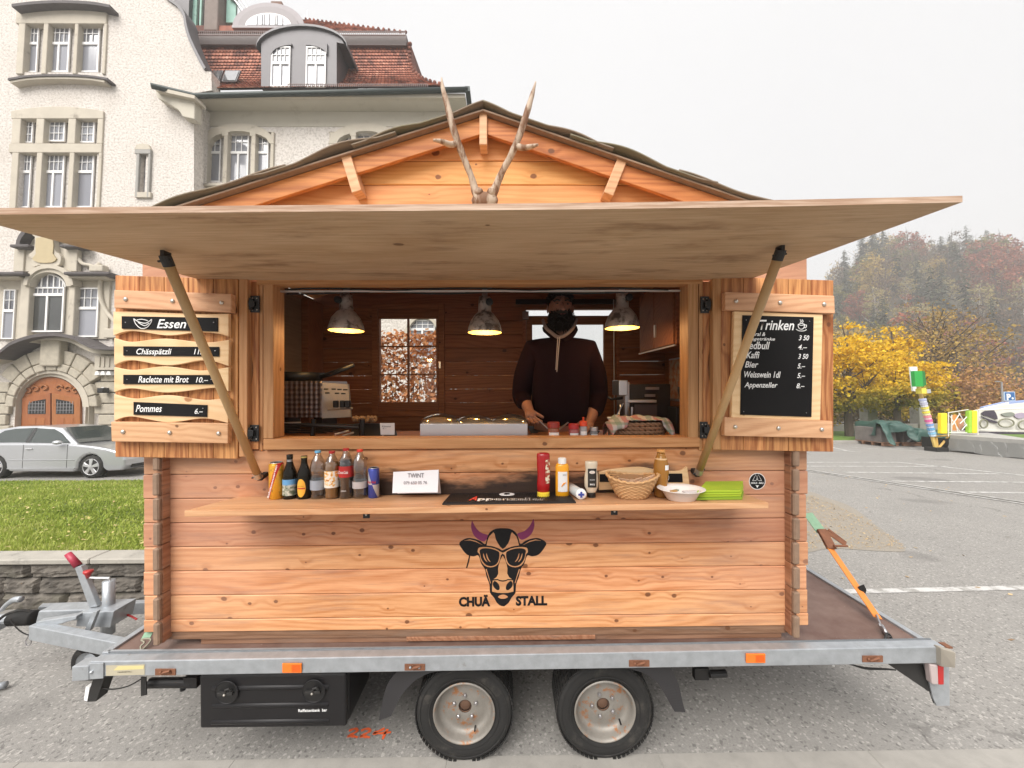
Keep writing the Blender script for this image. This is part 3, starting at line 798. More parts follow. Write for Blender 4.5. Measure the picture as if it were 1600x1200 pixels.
decal(gl_, BARE, 3, 'glasses_rim', 2); decal(mir(gl_), BARE, 3, 'glasses_rim', 2)
ln = [(532, 425), (560, 410), (620, 412), (680, 432), (696, 455), (686, 515), (662, 547), (620, 558), (580, 545), (548, 505), (534, 455)]
decal(ln, M['ink'], 4, 'lens', 3); decal(mir(ln), M['ink'], 4, 'lens', 3)
for cx, fl_ in ((1, 0), (-1, 0)):
    for o_ in (0, 26):
        a_ = [(560 + o_, 448), (562 + o_, 480), (575 + o_, 508), (596 + o_, 525), (580 + o_, 500), (570 + o_, 475)]
        decal(a_ if cx > 0 else mir(a_), BARE, 5, 'lens_glint', 2)
ns = [(645, 690), (660, 682), (690, 710), (697, 748), (678, 758), (650, 735), (640, 710)]
decal(ns, M['ink'], 3, 'nostril', 3); decal(mir(ns), M['ink'], 3, 'nostril', 3)
decal([(640, 668), (680, 665), (700, 674), (723, 677), (746, 674), (766, 665), (806, 668), (806, 676), (766, 675), (746, 684), (723, 687), (700, 684), (680, 675), (640, 678)], M['ink'], 3, 'nose_line', 0)
decal([(684, 815), (700, 800), (730, 795), (752, 802), (765, 815), (740, 828), (705, 828)], BARE, 2, 'mouth', 3)
decal([(580, 585), (600, 640), (618, 700), (624, 700), (606, 640), (588, 580)], BARE, 2, 'cheek_line', 0); decal(mir([(580, 585), (600, 640), (618, 700), (624, 700), (606, 640), (588, 580)]), BARE, 2, 'cheek_line', 0)
for e in ([(400, 345), (450, 335), (500, 348), (560, 385), (500, 356), (450, 343)],): decal(e, BARE, 2, 'ear_line', 0); decal(mir(e), BARE, 2, 'ear_line', 0)
decal([(442, 470), (452, 470), (444, 515), (428, 570), (416, 574), (432, 515)], M['ink'], 1, 'straw', 0)
def txt_on_wall(s, x0, x1, yb, h, mat, parent, v=VW - .002, sh=0, off=.02, **k):
    a, b = P(x0, yb, v), P(x1, yb, v)
    return text(s, mat, parent, a, width=abs(b.x - a.x), height=h/585*v, shear=sh, off=off, **k)
txt_on_wall('CHUÄ', 717, 766, 947, 18.5, M['ink'], cow, off=.05); txt_on_wall('STALL', 806, 855, 945.5, 15.5, M['ink'], cow, off=.05)
# round sticker
st = thing('round_sticker', 'small round black sticker on the wall right of the green napkins', 'sticker', P(1183, 765, VW - .001))
p = P(1183, 752, VW - .001)
m = MB(); m.lathe([(.0405, 0), (.0405, -.0006)], p, 40, axis='y'); m.build('rim', M['white'], st)
m = MB(); m.lathe([(.0375, -.0007), (.0375, -.0014)], p, 40, axis='y'); m.build('disc', M['ink'], st)
for pts in ([(1176, 751), (1181, 741.5), (1184, 749), (1180, 751), (1176, 751)], [(1190, 751), (1185, 741.5), (1182, 749), (1186, 751), (1190, 751)]):
    m = MB(); m.tube([P(x, y, VW - .003) for x, y in pts], .0009, 4); m.build('mark', M['white'], st)
txt_on_wall('HOLZ - BAU', 1173.5, 1193, 756, 2.8, M['white'], st, v=VW-.0028)
m = MB(); m._add([P(1180.5, 758.5, VW-.003), P(1186, 758.5, VW-.003), P(1184, 760.5, VW-.003), P(1183.3, 763, VW-.003), P(1182.5, 760.5, VW-.003)], [(0, 1, 2, 3, 4)]); m.build('mark', M['white'], st)

# antlers over the hatch --------------------------------------------------------
t = Nt('weathered antler'); v, r = t.obj()
sp = t('SeparateXYZ'); t.set(sp, 0, v)
n = t.noise(t.xyz(t.math('MULTIPLY', sp.outputs[0], 30.0), t.math('MULTIPLY', sp.outputs[1], 30.0), t.math('MULTIPLY', sp.outputs[2], 9.0)), 1.0, 4, .65)
c = t.mix(t.mr(n, .42, .62, 0, 1, True), (.42, .33, .25), (.16, .075, .035)); t.color(c); t.set(t.b, 'Roughness', .75); t.bump(n, .4, .003); M['antler'] = t.m
ant = thing('antlers', 'pair of weathered deer antlers standing up over the hatch', 'antlers', P(757, 322, 1.66))
VA = 1.66
def ap(l): return [P(x, y, VA + d) for x, y, d in l]
def antler(main, rr, branch, rb):
    m = MB(); k0 = 0; pts = smooth_pts([tuple(p) + (q,) for p, q in zip(ap(main), rr)], 5, closed=False)
    m.tube([p[:3] for p in pts], [p[3] * (1 + .05*math.sin(i*1.7)) for i, p in enumerate(pts)], 18)
    o = m.build('antler', M['antler'], ant, smooth=True)
    m = MB(); m.tube(smooth_pts([tuple(p) for p in ap(branch)], 5, closed=False), rb, 8) if not hasattr(rb, '__len__') else None
    pts = smooth_pts([tuple(p) + (q,) for p, q in zip(ap(branch), rb)], 4, closed=False)
    m = MB(); m.tube([p[:3] for p in pts], [p[3] for p in pts], 8); m.build('tine', M['antler'], o, smooth=True)
antler([(747, 312, 0), (742, 296, 0), (736, 275, -.01), (722, 240, -.03), (708, 200, -.05), (699, 165, -.05), (692, 138, -.04), (690, 122, -.02)], [.019, .018, .014, .0145, .015, .013, .009, .003],
       [(716, 224, -.03), (704, 226, -.06), (690, 221, -.09), (677, 219, -.1)], [.014, .013, .010, .005])
antler([(768, 312, 0), (774, 294, 0), (785, 268, -.01), (800, 240, -.03), (814, 205, -.05), (822, 180, -.05), (831, 150, -.04), (837, 128, -.02)], [.019, .018, .014, .0145, .0145, .014, .010, .003],
       [(806, 228, -.03), (818, 231, -.06), (830, 229, -.09), (841, 226, -.1)], [.014, .013, .010, .005])
m = MB(); m.ball(P(757.5, 313, VA), .05, 14, 8, (1.2, .5, .75)); m.ball(P(748, 301, VA-.005), .022, 10, 7); m.ball(P(768, 301, VA-.005), .022, 10, 7); m.build('skull_plate', M['antler'], ant, smooth=True)
m = MB(); m.beam(P(757, 319, VA), P(757, 314, 1.815), .06, .03); m.build('mount', M['batten'], ant)
# ================================================================== TRAILER
ZB = .56                                            # bed surface
tl0, tl1 = P(140, 1046, 1.72), P(1477, 1024, 1.72)
trl = thing('flatbed_trailer', 'galvanised twin axle flatbed trailer carrying the wooden hut', 'trailer', (0, 2.4, 0))
XL, XR = tl0.x, tl1.x
BACK = 3.42
t = Nt('brown film faced plywood deck'); v, r = t.obj()
n = t.noise(v, 5, 6, .7); n2 = t.noise(v, 34, 4, .7)
c = t.mix(t.mr(n, .35, .7, 0, 1), (.115, .062, .048), (.20, .135, .11)); c = t.mix(t.mr(n2, .68, .74, 0, .7), c, (.5, .42, .36))
t.color(c); t.set(t.b, 'Roughness', .55); t.bump(n2, .2); M['deck'] = t.m
m = MB(); m.box(XL + .03, XR - .03, 1.775, BACK, ZB - .018, ZB); m.build('deck', M['deck'], trl)
def rz(x, lo):                                      # the rail hangs a touch lower at the left
    return P(x, 0, 1.72)
def rail(q, v, th, nm='rail'): 
    m = MB(); slab(m, q, v, th); return m.build(nm, M['galv'], trl, bevel=.004)
r0 = rail([(140, 1057.5), (1477, 1036.5), (1477, 1010.5), (140, 1034)], 1.72, .05, 'side_rail')
m = MB(); a, b = P(142, 1033.5, 1.72), P(1475, 1010, 1.72)
m._add([a + Vector((0, .0515, .0005)), b + Vector((0, .0515, .0005)), b + Vector((0, .0515, -.018)), a + Vector((0, .0515, -.018)), a + Vector((0, .056, -.018)), b + Vector((0, .056, -.018)), b + Vector((0, .056, .0015)), a + Vector((0, .056, .0015))],
       [(0, 1, 2, 3), (3, 2, 5, 4), (4, 5, 6, 7)]); m.build('rail_lip', M['galv'], trl)
m = MB(); m.box(XL + .02, XR - .02, 1.777, 1.788, ZB + .0005, ZB + .012); m.build('edge_angle', M['galv'], trl)
m = MB(); m.box(XL, XL + .03, 1.771, BACK, ZB - .05, ZB + .012); m.build('end_rail', M['galv'], trl, bevel=.003)
m = MB(); m.box(XR - .03, XR, 1.771, BACK, ZB - .05, ZB + .012); m.build('end_rail', M['galv'], trl, bevel=.003)
m = MB(); m.box(XL, XR, BACK, BACK + .04, ZB - .08, ZB + .012); m.build('side_rail', M['galv'], trl, bevel=.003)
# front left corner bracket and label, right corner socket
m = MB(); slab(m, [(112, 1065), (138, 1063), (138, 1040.5), (112, 1042)], 1.71, .06); m.build('corner_socket', M['galv'], trl, bevel=.003)
m = MB(); slab(m, [(139, 1062), (161, 1060), (161, 1036.5), (139, 1037)], 1.714, .005); m.build('corner_plate', M['galv'], trl, bevel=.001)
m = MB(); m.ball(P(143, 1050, 1.713), .008, 8, 5); m.build('rivet', M['galv'], trl)
m = MB(); slab(m, [(165.5, 1056), (226, 1054.5), (226, 1038), (165.5, 1040)], 1.7185, .001); lb = m.build('type_label', plain('dirty beige label', (.42, .38, .28), .5, var=.15), trl)
m = MB(); slab(m, [(177, 1047.5), (224, 1045.5), (225, 1040), (184, 1041)], 1.7178, .0005); m.build('label_stripe', plain('yellowed label', (.6, .52, .25), .5), lb)
a, b = P(184, 1051.5, 1.7178), P(206, 1050.5, 1.7178); text('FAHRGESTELL', M['ink'], lb, a, width=(b-a).length, height=.006, right=b-a)
m = MB(); slab(m, [(1471, 1042), (1493, 1044), (1494, 1020), (1470, 1013)], [1.70, 1.66, 1.66, 1.70], .03); m.build('corner_socket', plain('beige worn bracket', (.36, .33, .28), .5, metal=.3, var=.2), trl, bevel=.003)
m = MB(); m.box(XR + .002, XR + .03, 1.715, 1.75, .583, .590); m.build('corner_cap', M['rust'], trl)
# stub legs
m = MB(); slab(m, [(134, 1097), (150, 1096), (163, 1059), (146, 1059)], 1.75, .05); m.build('corner_leg', M['darkmetal'], trl)
m = MB(); slab(m, [(131, 1094), (136, 1096), (140, 1074), (134, 1073)], 1.748, .02); m.build('marker_light', M['white'], trl)
m = MB(); slab(m, [(220, 1088), (229, 1086), (228, 1058), (220, 1058)], 1.75, .004); m.build('strap', M['rubber'], trl)
m = MB(); m.tube(smooth_pts([tuple(P(156, 1074, 1.76)), tuple(P(175, 1077, 1.76)), tuple(P(200, 1072, 1.76)), tuple(P(222, 1060, 1.76))], 5, False), .003, 5); m.build('cable', M['rubber'], trl)
# recessed lashing plates
for x, y in ((258, 1050.5), (648, 1043), (999, 1037), (1364, 1030)):
    m = MB(); slab(m, rect(x-16, y-5, x+16, y+5), 1.7165, .005); pl = m.build('lashing_plate', M['rust'], trl, bevel=.001)
    p = P(x, y, 1.712)
    m = MB(); m.ball(p + Vector((-.02, 0, 0)), .006, 8, 5); m.ball(p + Vector((.02, 0, 0)), .006, 8, 5); m.build('rivet', M['galv'] if x in (648,) else M['rust'], pl)
    m = MB(); m.tube([p + Vector((-.012, -.002, -.006)), p + Vector((-.002, -.008, .004)), p + Vector((.024, -.004, .008))], .005, 6); m.build('lashing_ring', M['rust'], pl)
M['amber'] = plain('amber reflector', (.75, .17, .01), .25, var=.1, scale=60); M['amber'].node_tree.nodes['Principled BSDF'].inputs['Specular IOR Level'].default_value = .8
for x0, y0, x1, y1 in ((440.5, 1037, 471, 1052), (1166, 1022, 1196.5, 1036.5)):
    m = MB(); slab(m, rect(x0, y0, x1, y1), 1.712, .007); rf = m.build('side_reflector', M['amber'], trl, bevel=.003)
    m = MB(); slab(m, rect((x0+x1)/2, y0+2, x1-2, y1-2), 1.7113, .001); m.build('reflector_field', plain('amber prism field', (.62, .10, .006), .3), rf)
# underframe
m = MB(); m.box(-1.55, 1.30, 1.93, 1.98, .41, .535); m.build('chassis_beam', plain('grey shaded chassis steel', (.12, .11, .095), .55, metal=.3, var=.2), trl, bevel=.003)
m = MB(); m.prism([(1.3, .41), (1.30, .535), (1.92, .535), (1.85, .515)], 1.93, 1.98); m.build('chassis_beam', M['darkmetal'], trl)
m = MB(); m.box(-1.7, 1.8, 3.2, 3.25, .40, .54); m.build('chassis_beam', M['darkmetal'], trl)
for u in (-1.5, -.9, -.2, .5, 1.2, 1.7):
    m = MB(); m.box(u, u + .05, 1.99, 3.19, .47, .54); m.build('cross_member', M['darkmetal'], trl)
m = MB(); m.tube([P(234, 1067, 1.80), P(302, 1066, 1.80)], .022, 12); m.tube([P(286, 1070, 1.80), P(286, 1078, 1.80)], .012, 8); m.box(P(288, 0, 1.8).x, P(308, 0, 1.8).x, 1.78, 1.83, .39, .44); m.build('spare_pipe', M['plastic'], trl)
m = MB(); slab(m, rect(1086, 1045, 1108, 1063), 1.90, .03); m.tube([P(1108, 1053, 1.9), P(1134, 1052, 1.9)], .018, 10); m.build('junction_box', M['black'], trl)
m = MB(); m.ball(P(1302, 1040, 1.92), .006, 6, 4); m.build('cap', M['white'], trl)
for k in range(2):
    m = MB(); m.tube(smooth_pts([tuple(P(1325, 1036 + k, 1.80)), tuple(P(1352, 1045 - 2*k, 1.80)), tuple(P(1385, 1046 - k, 1.78)), tuple(P(1400, 1047, 1.76))], 5, False), .003, 5); m.build('cable', M['rubber'], trl)
# tail light bracket
m = MB(); A = [P(1385, 1036, 1.765), P(1443, 1036, 1.765), P(1462, 1101, 1.765), P(1456, 1084, 1.765)]
m._add(A + [p + Vector((0, .012, 0)) for p in A], [(0, 1, 2, 3), (7, 6, 5, 4), (0, 4, 5, 1), (1, 5, 6, 2), (2, 6, 7, 3), (3, 7, 4, 0)]); m.build('gusset', M['darkmetal'], trl)
m = MB(); A = [P(1444, 1036, 1.758), P(1483, 1040, 1.74), P(1484, 1102.5, 1.74), P(1464, 1103, 1.758), P(1458, 1090, 1.76)]
n = 5; m._add(A + [p + Vector((0, .008, 0)) for p in A], [(0, 1, 2, 3, 4), (9, 8, 7, 6, 5)] + [(i, i+5, (i+1) % 5 + 5, (i+1) % 5) for i in range(5)]); m.build('light_bracket', M['galv'], trl)
m = MB(); slab(m, [(1457, 1070), (1474, 1071), (1474, 1041), (1453, 1038)], 1.722, .03); tl = m.build('tail_light', plain('clear light cover', (.42, .35, .34), .2, var=.2), trl, bevel=.006)
m = MB(); slab(m, [(1467, 1070), (1475, 1070), (1475, 1042), (1466, 1040)], 1.7195, .004); m.build('red_lens', M['red'], tl, bevel=.002)
# axles and wheels
def tread_profile(Rr, W):
    return [(Rr*.62, -W*.40), (Rr*.66, -W*.47), (Rr*.80, -W*.5), (Rr*.93, -W*.485), (Rr*.985, -W*.44), (Rr, -W*.36), (Rr, W*.36), (Rr*.985, W*.44), (Rr*.9, W*.5), (Rr*.62, W*.42)]
def wheel(cx, cz, vface, name_rot):
    Rr, W = .234, .19; c = Vector((cx, vface + W/2, cz))
    m = MB(); m.lathe(tread_profile(Rr, W), c, 56, axis='y', cap=False)
    ty = m.build('wheel', M['rubber'], trl, smooth=True)
    m = MB()
    for k in range(64):                                  # tread blocks on the shoulder
        a = 2*PI*k/64
        for yy, ww in ((-W*.40, .03), (-W*.18, .028), (0, .028), (W*.18, .028), (W*.40, .03)):
            p = c + Vector((math.cos(a)*(Rr+.001), yy, math.sin(a)*(Rr+.001)))
            tng = Vector((-math.sin(a), 0, math.cos(a)))
            m.beam(p - tng*.0082, p + tng*.0082, ww, .005, up=(math.cos(a), 0, math.sin(a)))
    m.build('tread', M['rubber'], ty)
    for rr in (Rr*.9, Rr*.72):
        m = MB(); m.lathe([(rr-.003, -W*.5 + (.0005 if rr < .2 else .004)), (rr, -W*.5 - .002), (rr+.003, -W*.5 + .0005)], c, 48, axis='y', cap=False); m.build('sidewall_rib', M['rubber'], ty, smooth=True)
    m = MB(); y0 = -W*.5
    m.lathe([(.150, y0+.004), (.1465, y0-.002), (.142, y0), (.136, y0+.012), (.1325, y0+.03), (.126, y0+.05), (.112, y0+.056), (.095, y0+.051), (.06, y0+.047), (.04, y0+.045), (.032, y0+.046)], c, 48, axis='y', cap=False)
    rm = m.build('rim', M['rim'], ty, smooth=True)
    m = MB(); m.lathe([(.031, y0+.046), (.031, y0+.05), (.029, y0+.052)], c, 20, axis='y', cap=False); m.lathe([(.0001, y0+.05), (.02, y0+.05), (.0275, y0+.056)], c, 20, axis='y', cap=False); m.build('hub_cap', M['darkrust'], rm, smooth=True)
    for k in range(5):
        a = 2*PI*k/5 + name_rot
        p = c + Vector((math.cos(a)*.056, y0+.046, math.sin(a)*.056))
        m = MB(); m.lathe([(.0001, -.012), (.006, -.011), (.0085, -.008), (.0095, 0)], p, 6, axis='y'); m.build('wheel_nut', M['steel'], rm)
    a = name_rot + 3.6
    p = c + Vector((math.cos(a)*.112, y0+.05, math.sin(a)*.112)); m = MB(); m.tube([p, p + Vector((0, -.03, 0))], .004, 6); m.build('valve', M['black'], rm)
    return ty
t = Nt('painted rim with rust'); v, r = t.obj()
n = t.noise(v, 13, 6, .75); n2 = t.noise(v, 45, 5, .7)
c = t.mix(n2, (.185, .17, .15), (.29, .27, .24)); f = t.mr(t.math('MULTIPLY_ADD', n2, .4, n), .73, .86, 0, 1, True)
c = t.mix(f, c, (.30, .13, .05)); t.color(c); t.set(t.b, 'Roughness', .5); t.set(t.b, 'Metallic', .25); t.bump(f, .3, .002); M['rim'] = t.m
M['darkrust'] = plain('rusty hub', (.12, .065, .04), .7, metal=.3, var=.3)
wa, wb = P(725, 1131, 1.80), P(946, 1125, 1.80)
wheel(wa.x, .234, 1.80, PI/2); wheel(wb.x, .234, 1.80, PI/2 + .35)
for cx in (wa.x, wb.x):
    for yy in (3.2,):
        m = MB(); m.lathe(tread_profile(.234, .19), (cx, yy, .234), 32, axis='y'); m.build('wheel', M['rubber'], trl, smooth=True)
    m = MB(); m.tube([(cx, 2.0, .30), (cx, 3.1, .30)], .04, 10); m.build('axle', M['darkmetal'], trl)
# mudguards
def guard(pts_o, pts_i):
    o_, i_ = smooth_pts(pts_o, 5, False), smooth_pts(pts_i, 5, False); n = len(o_)
    A = [P(x, y, 1.778) for x, y in o_]; B = [P(x, y, 1.766) for x, y in i_]; D = Vector((0, .22, 0)); T_ = Vector((0, .006, 0))
    V_ = A + B + [p + D for p in A] + [p + T_ for p in B]
    m = MB(); f = []
    for k in range(n - 1): f += [(k, k+1, n+k+1, n+k), (2*n+k, 2*n+k+1, k+1, k), (n+k, n+k+1, 3*n+k+1, 3*n+k), (3*n+k, 3*n+k+1, 2*n+k+1, 2*n+k)]
    f += [(0, n, 3*n, 2*n)]
    m._add(V_, f); m.build('mudguard', M['guard'], trl)
M['guard'] = plain('grey black mudguard plastic', (.022, .021, .023), .45, var=.15)
guard([(592, 1126), (595, 1108), (600, 1086), (606, 1068), (620, 1050), (640, 1040), (680, 1034)], [(611, 1119), (617, 1106), (625, 1090), (634, 1078), (648, 1064), (668, 1053), (700, 1046)])
guard([(1071, 1113), (1066, 1094), (1061, 1072), (1052, 1050), (1040, 1038), (1010, 1032), (980, 1030)], [(1054, 1112), (1046, 1098), (1036, 1080), (1024, 1064), (1006, 1052), (985, 1046), (965, 1042)])
# moulded tool box
tb0, tb1 = P(309, 1145, 1.74), P(541, 1055, 1.74)
m = MB(); m.box(tb0.x, tb1.x, 1.76, 2.05, tb0.z + .005, tb1.z + .01); tb = m.build('tool_box', M['plastic'], trl, bevel=.028, seg=4)
m = MB(); m.box(tb0.x + .003, tb1.x - .003, 1.745, 1.77, tb0.z + .012, tb1.z + .004); lid = m.build('lid', M['plastic'], tb, bevel=.012, seg=3)
for y in (1072.5, 1100, 1125.5):
    m = MB(); a, b = P(331, y + 1.5, 1.7515), P(516, y - 1, 1.7515); m.tube([a, a.lerp(b, .01), b.lerp(a, .01), b], [.002, .0135, .0135, .002], 10)
    m.build('pressed_rib', M['plastic'], tb, smooth=True)
for x, y in ((354, 1082), (490, 1080)):
    p = P(x, y, 1.736)
    m = MB(); m.lathe([(.054, -.001), (.051, -.004), (.049, 0), (.0485, .0006)], p, 32, axis='y', cap=False); dd = m.build('latch_recess', M['plastic'], tb, smooth=True)
    m = MB(); m.lathe([(.0001, -.0006), (.0487, -.0006)], p, 32, axis='y', cap=False); m.build('recess_floor', M['black'], dd)
    m = MB(); m.beam(p + Vector((-.034, -.006, 0)), p + Vector((.034, -.006, .002)), .012, .014); m.tube([p + Vector((.0, -.01, .0)), p + Vector((.004, -.013, .022)), p + Vector((.018, -.012, .026)), p + Vector((.026, -.008, .012))], .005, 6); m.build('latch', M['darkmetal'], dd, bevel=.001)
    m = MB(); m.ball(p + Vector((0, -.015, .0)), .0055, 8, 5); m.build('latch_pin', M['bolt'], dd)
a, b = P(466, 1112.5, 1.7435), P(511, 1111.5, 1.7435)
text('Raiffeisenbank  bar', M['white'], tb, a, width=(b-a).length, height=.0135, off=.015, right=b-a)

# drawbar, coupling, jockey wheel ----------------------------------------------------
VT = 2.4
m = MB(); m.beam(P(54, 985, VT - .12), P(250, 1024, 2.06), .05, .085); m.build('drawbar', M['galv'], trl, bevel=.004)
m = MB(); m.beam(P(60, 955, VT + .10), P(300, 945, 2.9), .05, .08); m.build('drawbar', M['galv'], trl, bevel=.004)
m = MB(); slab(m, [(55, 974), (118, 970), (150, 952), (60, 955)], VT - .04, .09); m.build('coupling_housing', M['galv'], trl, bevel=.006)
m = MB(); slab(m, [(52, 988), (118, 968), (120, 962), (56, 972)], VT - .13, .04); m.build('gusset', M['galv'], trl, bevel=.004)
bel = [P(18 + 2.6*i, 966 - .1*i, VT) for i in range(15)]
m = MB(); m.tube(bel, [.038 + .007*(i % 2) for i in range(15)], 14); m.build('bellows', M['rubber'], trl, smooth=True)
m = MB(); m.tube([P(-30, 968, VT), P(18, 967, VT)], [.028, .03], 10); m.tube([P(-14, 972, VT), P(5, 973, VT)], .04, 10); m.build('coupling_head', M['galv'], trl)
m = MB(); pts = smooth_pts([tuple(P(2, 954, VT-.03)), tuple(P(10, 945, VT-.03)), tuple(P(22, 937, VT-.03)), tuple(P(33, 936, VT-.03))], 4, False)
m.tube(pts, [.010 + .01*i/len(pts) for i in range(len(pts))], 8); m.build('coupling_handle', M['galv'], trl, smooth=True)
m = MB(); m.tube(smooth_pts([tuple(P(-10, 975, VT-.08)), tuple(P(10, 960, VT-.08)), tuple(P(30, 954, VT-.07)), tuple(P(46, 955, VT-.05))], 5, False), .008, 6); m.build('cable', M['rubber'], trl)
# hand brake lever
m = MB(); slab(m, [(139, 950), (152, 948), (126, 884), (116, 887)], VT - .05, .03); lv = m.build('brake_lever', M['galv'], trl, bevel=.004)
m = MB(); m.tube([P(122, 884, VT - .035), P(106, 865, VT - .035)], [.021, .017], 10); m.build('grip', plain('pinkish red rubber grip', (.36, .03, .06), .45), lv, smooth=True)
# jockey wheel
m = MB(); m.tube([P(170, 990, VT - .02), P(170, 907, VT - .02)], .030, 14); jt = m.build('jockey_post', M['galv'], trl, smooth=True)
m = MB(); m.tube([P(171, 908, VT - .02), P(171, 903, VT-.02), P(150, 903, VT - .04), P(138, 902, VT - .05)], .007, 6); m.build('crank', M['alu'], jt)
m = MB(); m.lathe([(.010, 0), (.014, .02), (.024, .035), (.024, .045)], P(138, 899, VT - .05) + Vector((0, 0, -.015)), 12); m.build('crank_knob', M['red'], jt, smooth=True)
m = MB(); slab(m, [(118, 979), (172, 981), (178, 955), (122, 958)], VT - .10, .14); m.build('post_clamp', M['galv'], trl, bevel=.004)
m = MB(); slab(m, [(131, 986), (140, 986), (152, 955), (146, 955)], VT - .15, .02); m.build('clamp_fin', M['galv'], trl, bevel=.002)
m = MB(); m.tube([P(190, 957, VT), P(205, 963, VT), P(214, 968, VT)], .006, 6); m.build('release_pin', M['red'], trl)
jw = P(144, 1040, VT - .04)
m = MB(); m.lathe([(.07, -.03), (.095, -.032), (.108, -.02), (.108, .02), (.095, .032), (.07, .03)], (jw.x, jw.y, .108), 28, axis='y', cap=False); j = m.build('jockey_wheel', M['rubber'], trl, smooth=True)
m = MB(); m.lathe([(.0001, -.012), (.02, -.02), (.05, -.01), (.072, -.028), (.072, .028), (.0001, .01)], (jw.x, jw.y, .108), 20, axis='y', cap=False); m.build('rim', M['galv'], j)
m = MB(); m.tube([(P(170, 990, VT).x, VT-.02, .42), (P(168, 990, VT).x, VT-.02, .2), (jw.x, jw.y + .04, .108)], .02, 8); m.build('stem', M['galv'], j)
m = MB(); m.tube(smooth_pts([tuple(P(15, 968, VT-.1)), tuple(P(30, 985, VT-.1)), tuple(P(48, 993, VT-.1)), tuple(P(80, 995, VT-.16)), tuple(P(110, 1006, VT-.2)), tuple(P(128, 1020, VT-.2))], 5, False), .0035, 5); m.build('breakaway_cable', M['rubber'], trl)
m = MB(); m.tube(smooth_pts([tuple(P(44, 994, VT-.1)), tuple(P(40, 1003, VT-.1)), tuple(P(44, 1009, VT-.1)), tuple(P(49, 1003, VT-.1)), tuple(P(46, 994, VT-.1))], 5, False), .003, 5); m.build('clip', M['steel'], trl)

# lashing gear -----------------------------------------------------------------------
def link_ring(a, b, w, r, mat, parent, nm='link'):
    a, b = Vector(a), Vector(b); d = b - a; s_ = d.cross(Vector((0, 1, 0))).normalized()*w
    pts = [a + s_, a.lerp(b, .25) + s_*1.1, a.lerp(b, .75) + s_*1.1, b + s_*.6, b - s_*.6, a.lerp(b, .75) - s_*1.1, a.lerp(b, .25) - s_*1.1, a - s_]
    q = smooth_pts([tuple(p) for p in pts], 4); q.append(q[0])
    m = MB(); m.tube(q, r, 7, cap=False); return m.build(nm, mat, parent, smooth=True)
ls = thing('lashing_hook', 'hook and shackle with a green strap end at the left end of the deck', 'lashing hook', P(218, 1032, 1.78))
link_ring(P(219, 1036, 1.775), P(225, 1017, 1.80), .022, .0055, M['rust'], ls, 'shackle')
m = MB(); m.tube(smooth_pts([tuple(P(x, y, v)) for x, y, v in ((229, 1021, 1.79), (222, 1018, 1.79), (220, 1010, 1.80), (226, 1004, 1.81), (221, 1000, 1.815), (228, 998, 1.82), (236, 999, 1.82), (231, 1007, 1.81), (224, 1014, 1.80), (225, 1020, 1.79))], 4, False), .0045, 7); m.build('hook', plain('dull zinc hook', (.22, .20, .15), .5, metal=.3), ls, smooth=True)
M['green'] = plain('faded green webbing', (.20, .33, .22), .8, var=.2, scale=60); M['orange'] = plain('orange webbing', (.66, .215, .04), .75, var=.15, scale=50)
m = MB(); m.beam(P(227, 999, 1.82), P(233, 988, 1.84), .04, .004, up=(0, 1, .2)); m.build('strap_end', M['green'], ls)
rs = thing('ratchet_strap', 'orange ratchet strap with rusty ratchet hooked to the right end of the deck', 'ratchet strap', P(1390, 1010, 1.80))
a, b, c_, d_ = P(1262, 802, 2.45), P(1284, 832, 2.35), P(1297, 856, 2.28), P(1372, 966, 1.93)
m = MB(); m.beam(a, b, .06, .004, up=(0, 1, .2)); m.build('green_webbing', M['green'], rs)
m = MB(); m.beam(c_, d_, .05, .004, up=(0, 1, .2)); m.build('webbing', M['orange'], rs)
m = MB(); e_ = c_.lerp(d_, .62); m.beam(e_ + Vector((0, -.006, 0)), e_ + Vector((.03, -.01, .015)), .03, .003, up=(0, 1, 0)); m.beam(e_ + Vector((0, -.006, 0)), e_ + Vector((.035, -.01, -.01)), .02, .003, up=(0, 1, 0)); m.build('label_tag', M['black'], rs)
rt = MB(); rt.beam(P(1281, 826, 2.36) + Vector((0, -.01, 0)), P(1300, 858, 2.27), .055, .02, up=(0, 1, 0)); rat = rt.build('ratchet', M['rust'], rs, bevel=.004)
m = MB(); m.beam(P(1289, 829, 2.34), P(1321, 851, 2.28), .02, .012, up=(0, 1, 0)); m.beam(P(1294, 827, 2.36), P(1322, 848, 2.30), .012, .012, up=(0, 1, 0)); m.tube([P(1303, 853, 2.25), P(1324, 853, 2.25)], .007, 6); m.build('handle', M['rust'], rat, bevel=.001)
link_ring(d_, P(1379, 985, 1.86), .018, .0045, M['steel'], rs); link_ring(P(1376, 976, 1.87), P(1386, 992, 1.83), .009, .004, M['steel'], rs, 'hook')
m = MB(); m.tube([P(1378, 978, 1.85), P(1389, 996, 1.82)], [.008, .010], 8); m.build('hook_shank', M['steel'], rs, smooth=True)
link_ring(P(1386, 1010, 1.79), P(1390, 993, 1.82), .019, .0055, M['darkmetal'], rs, 'shackle')

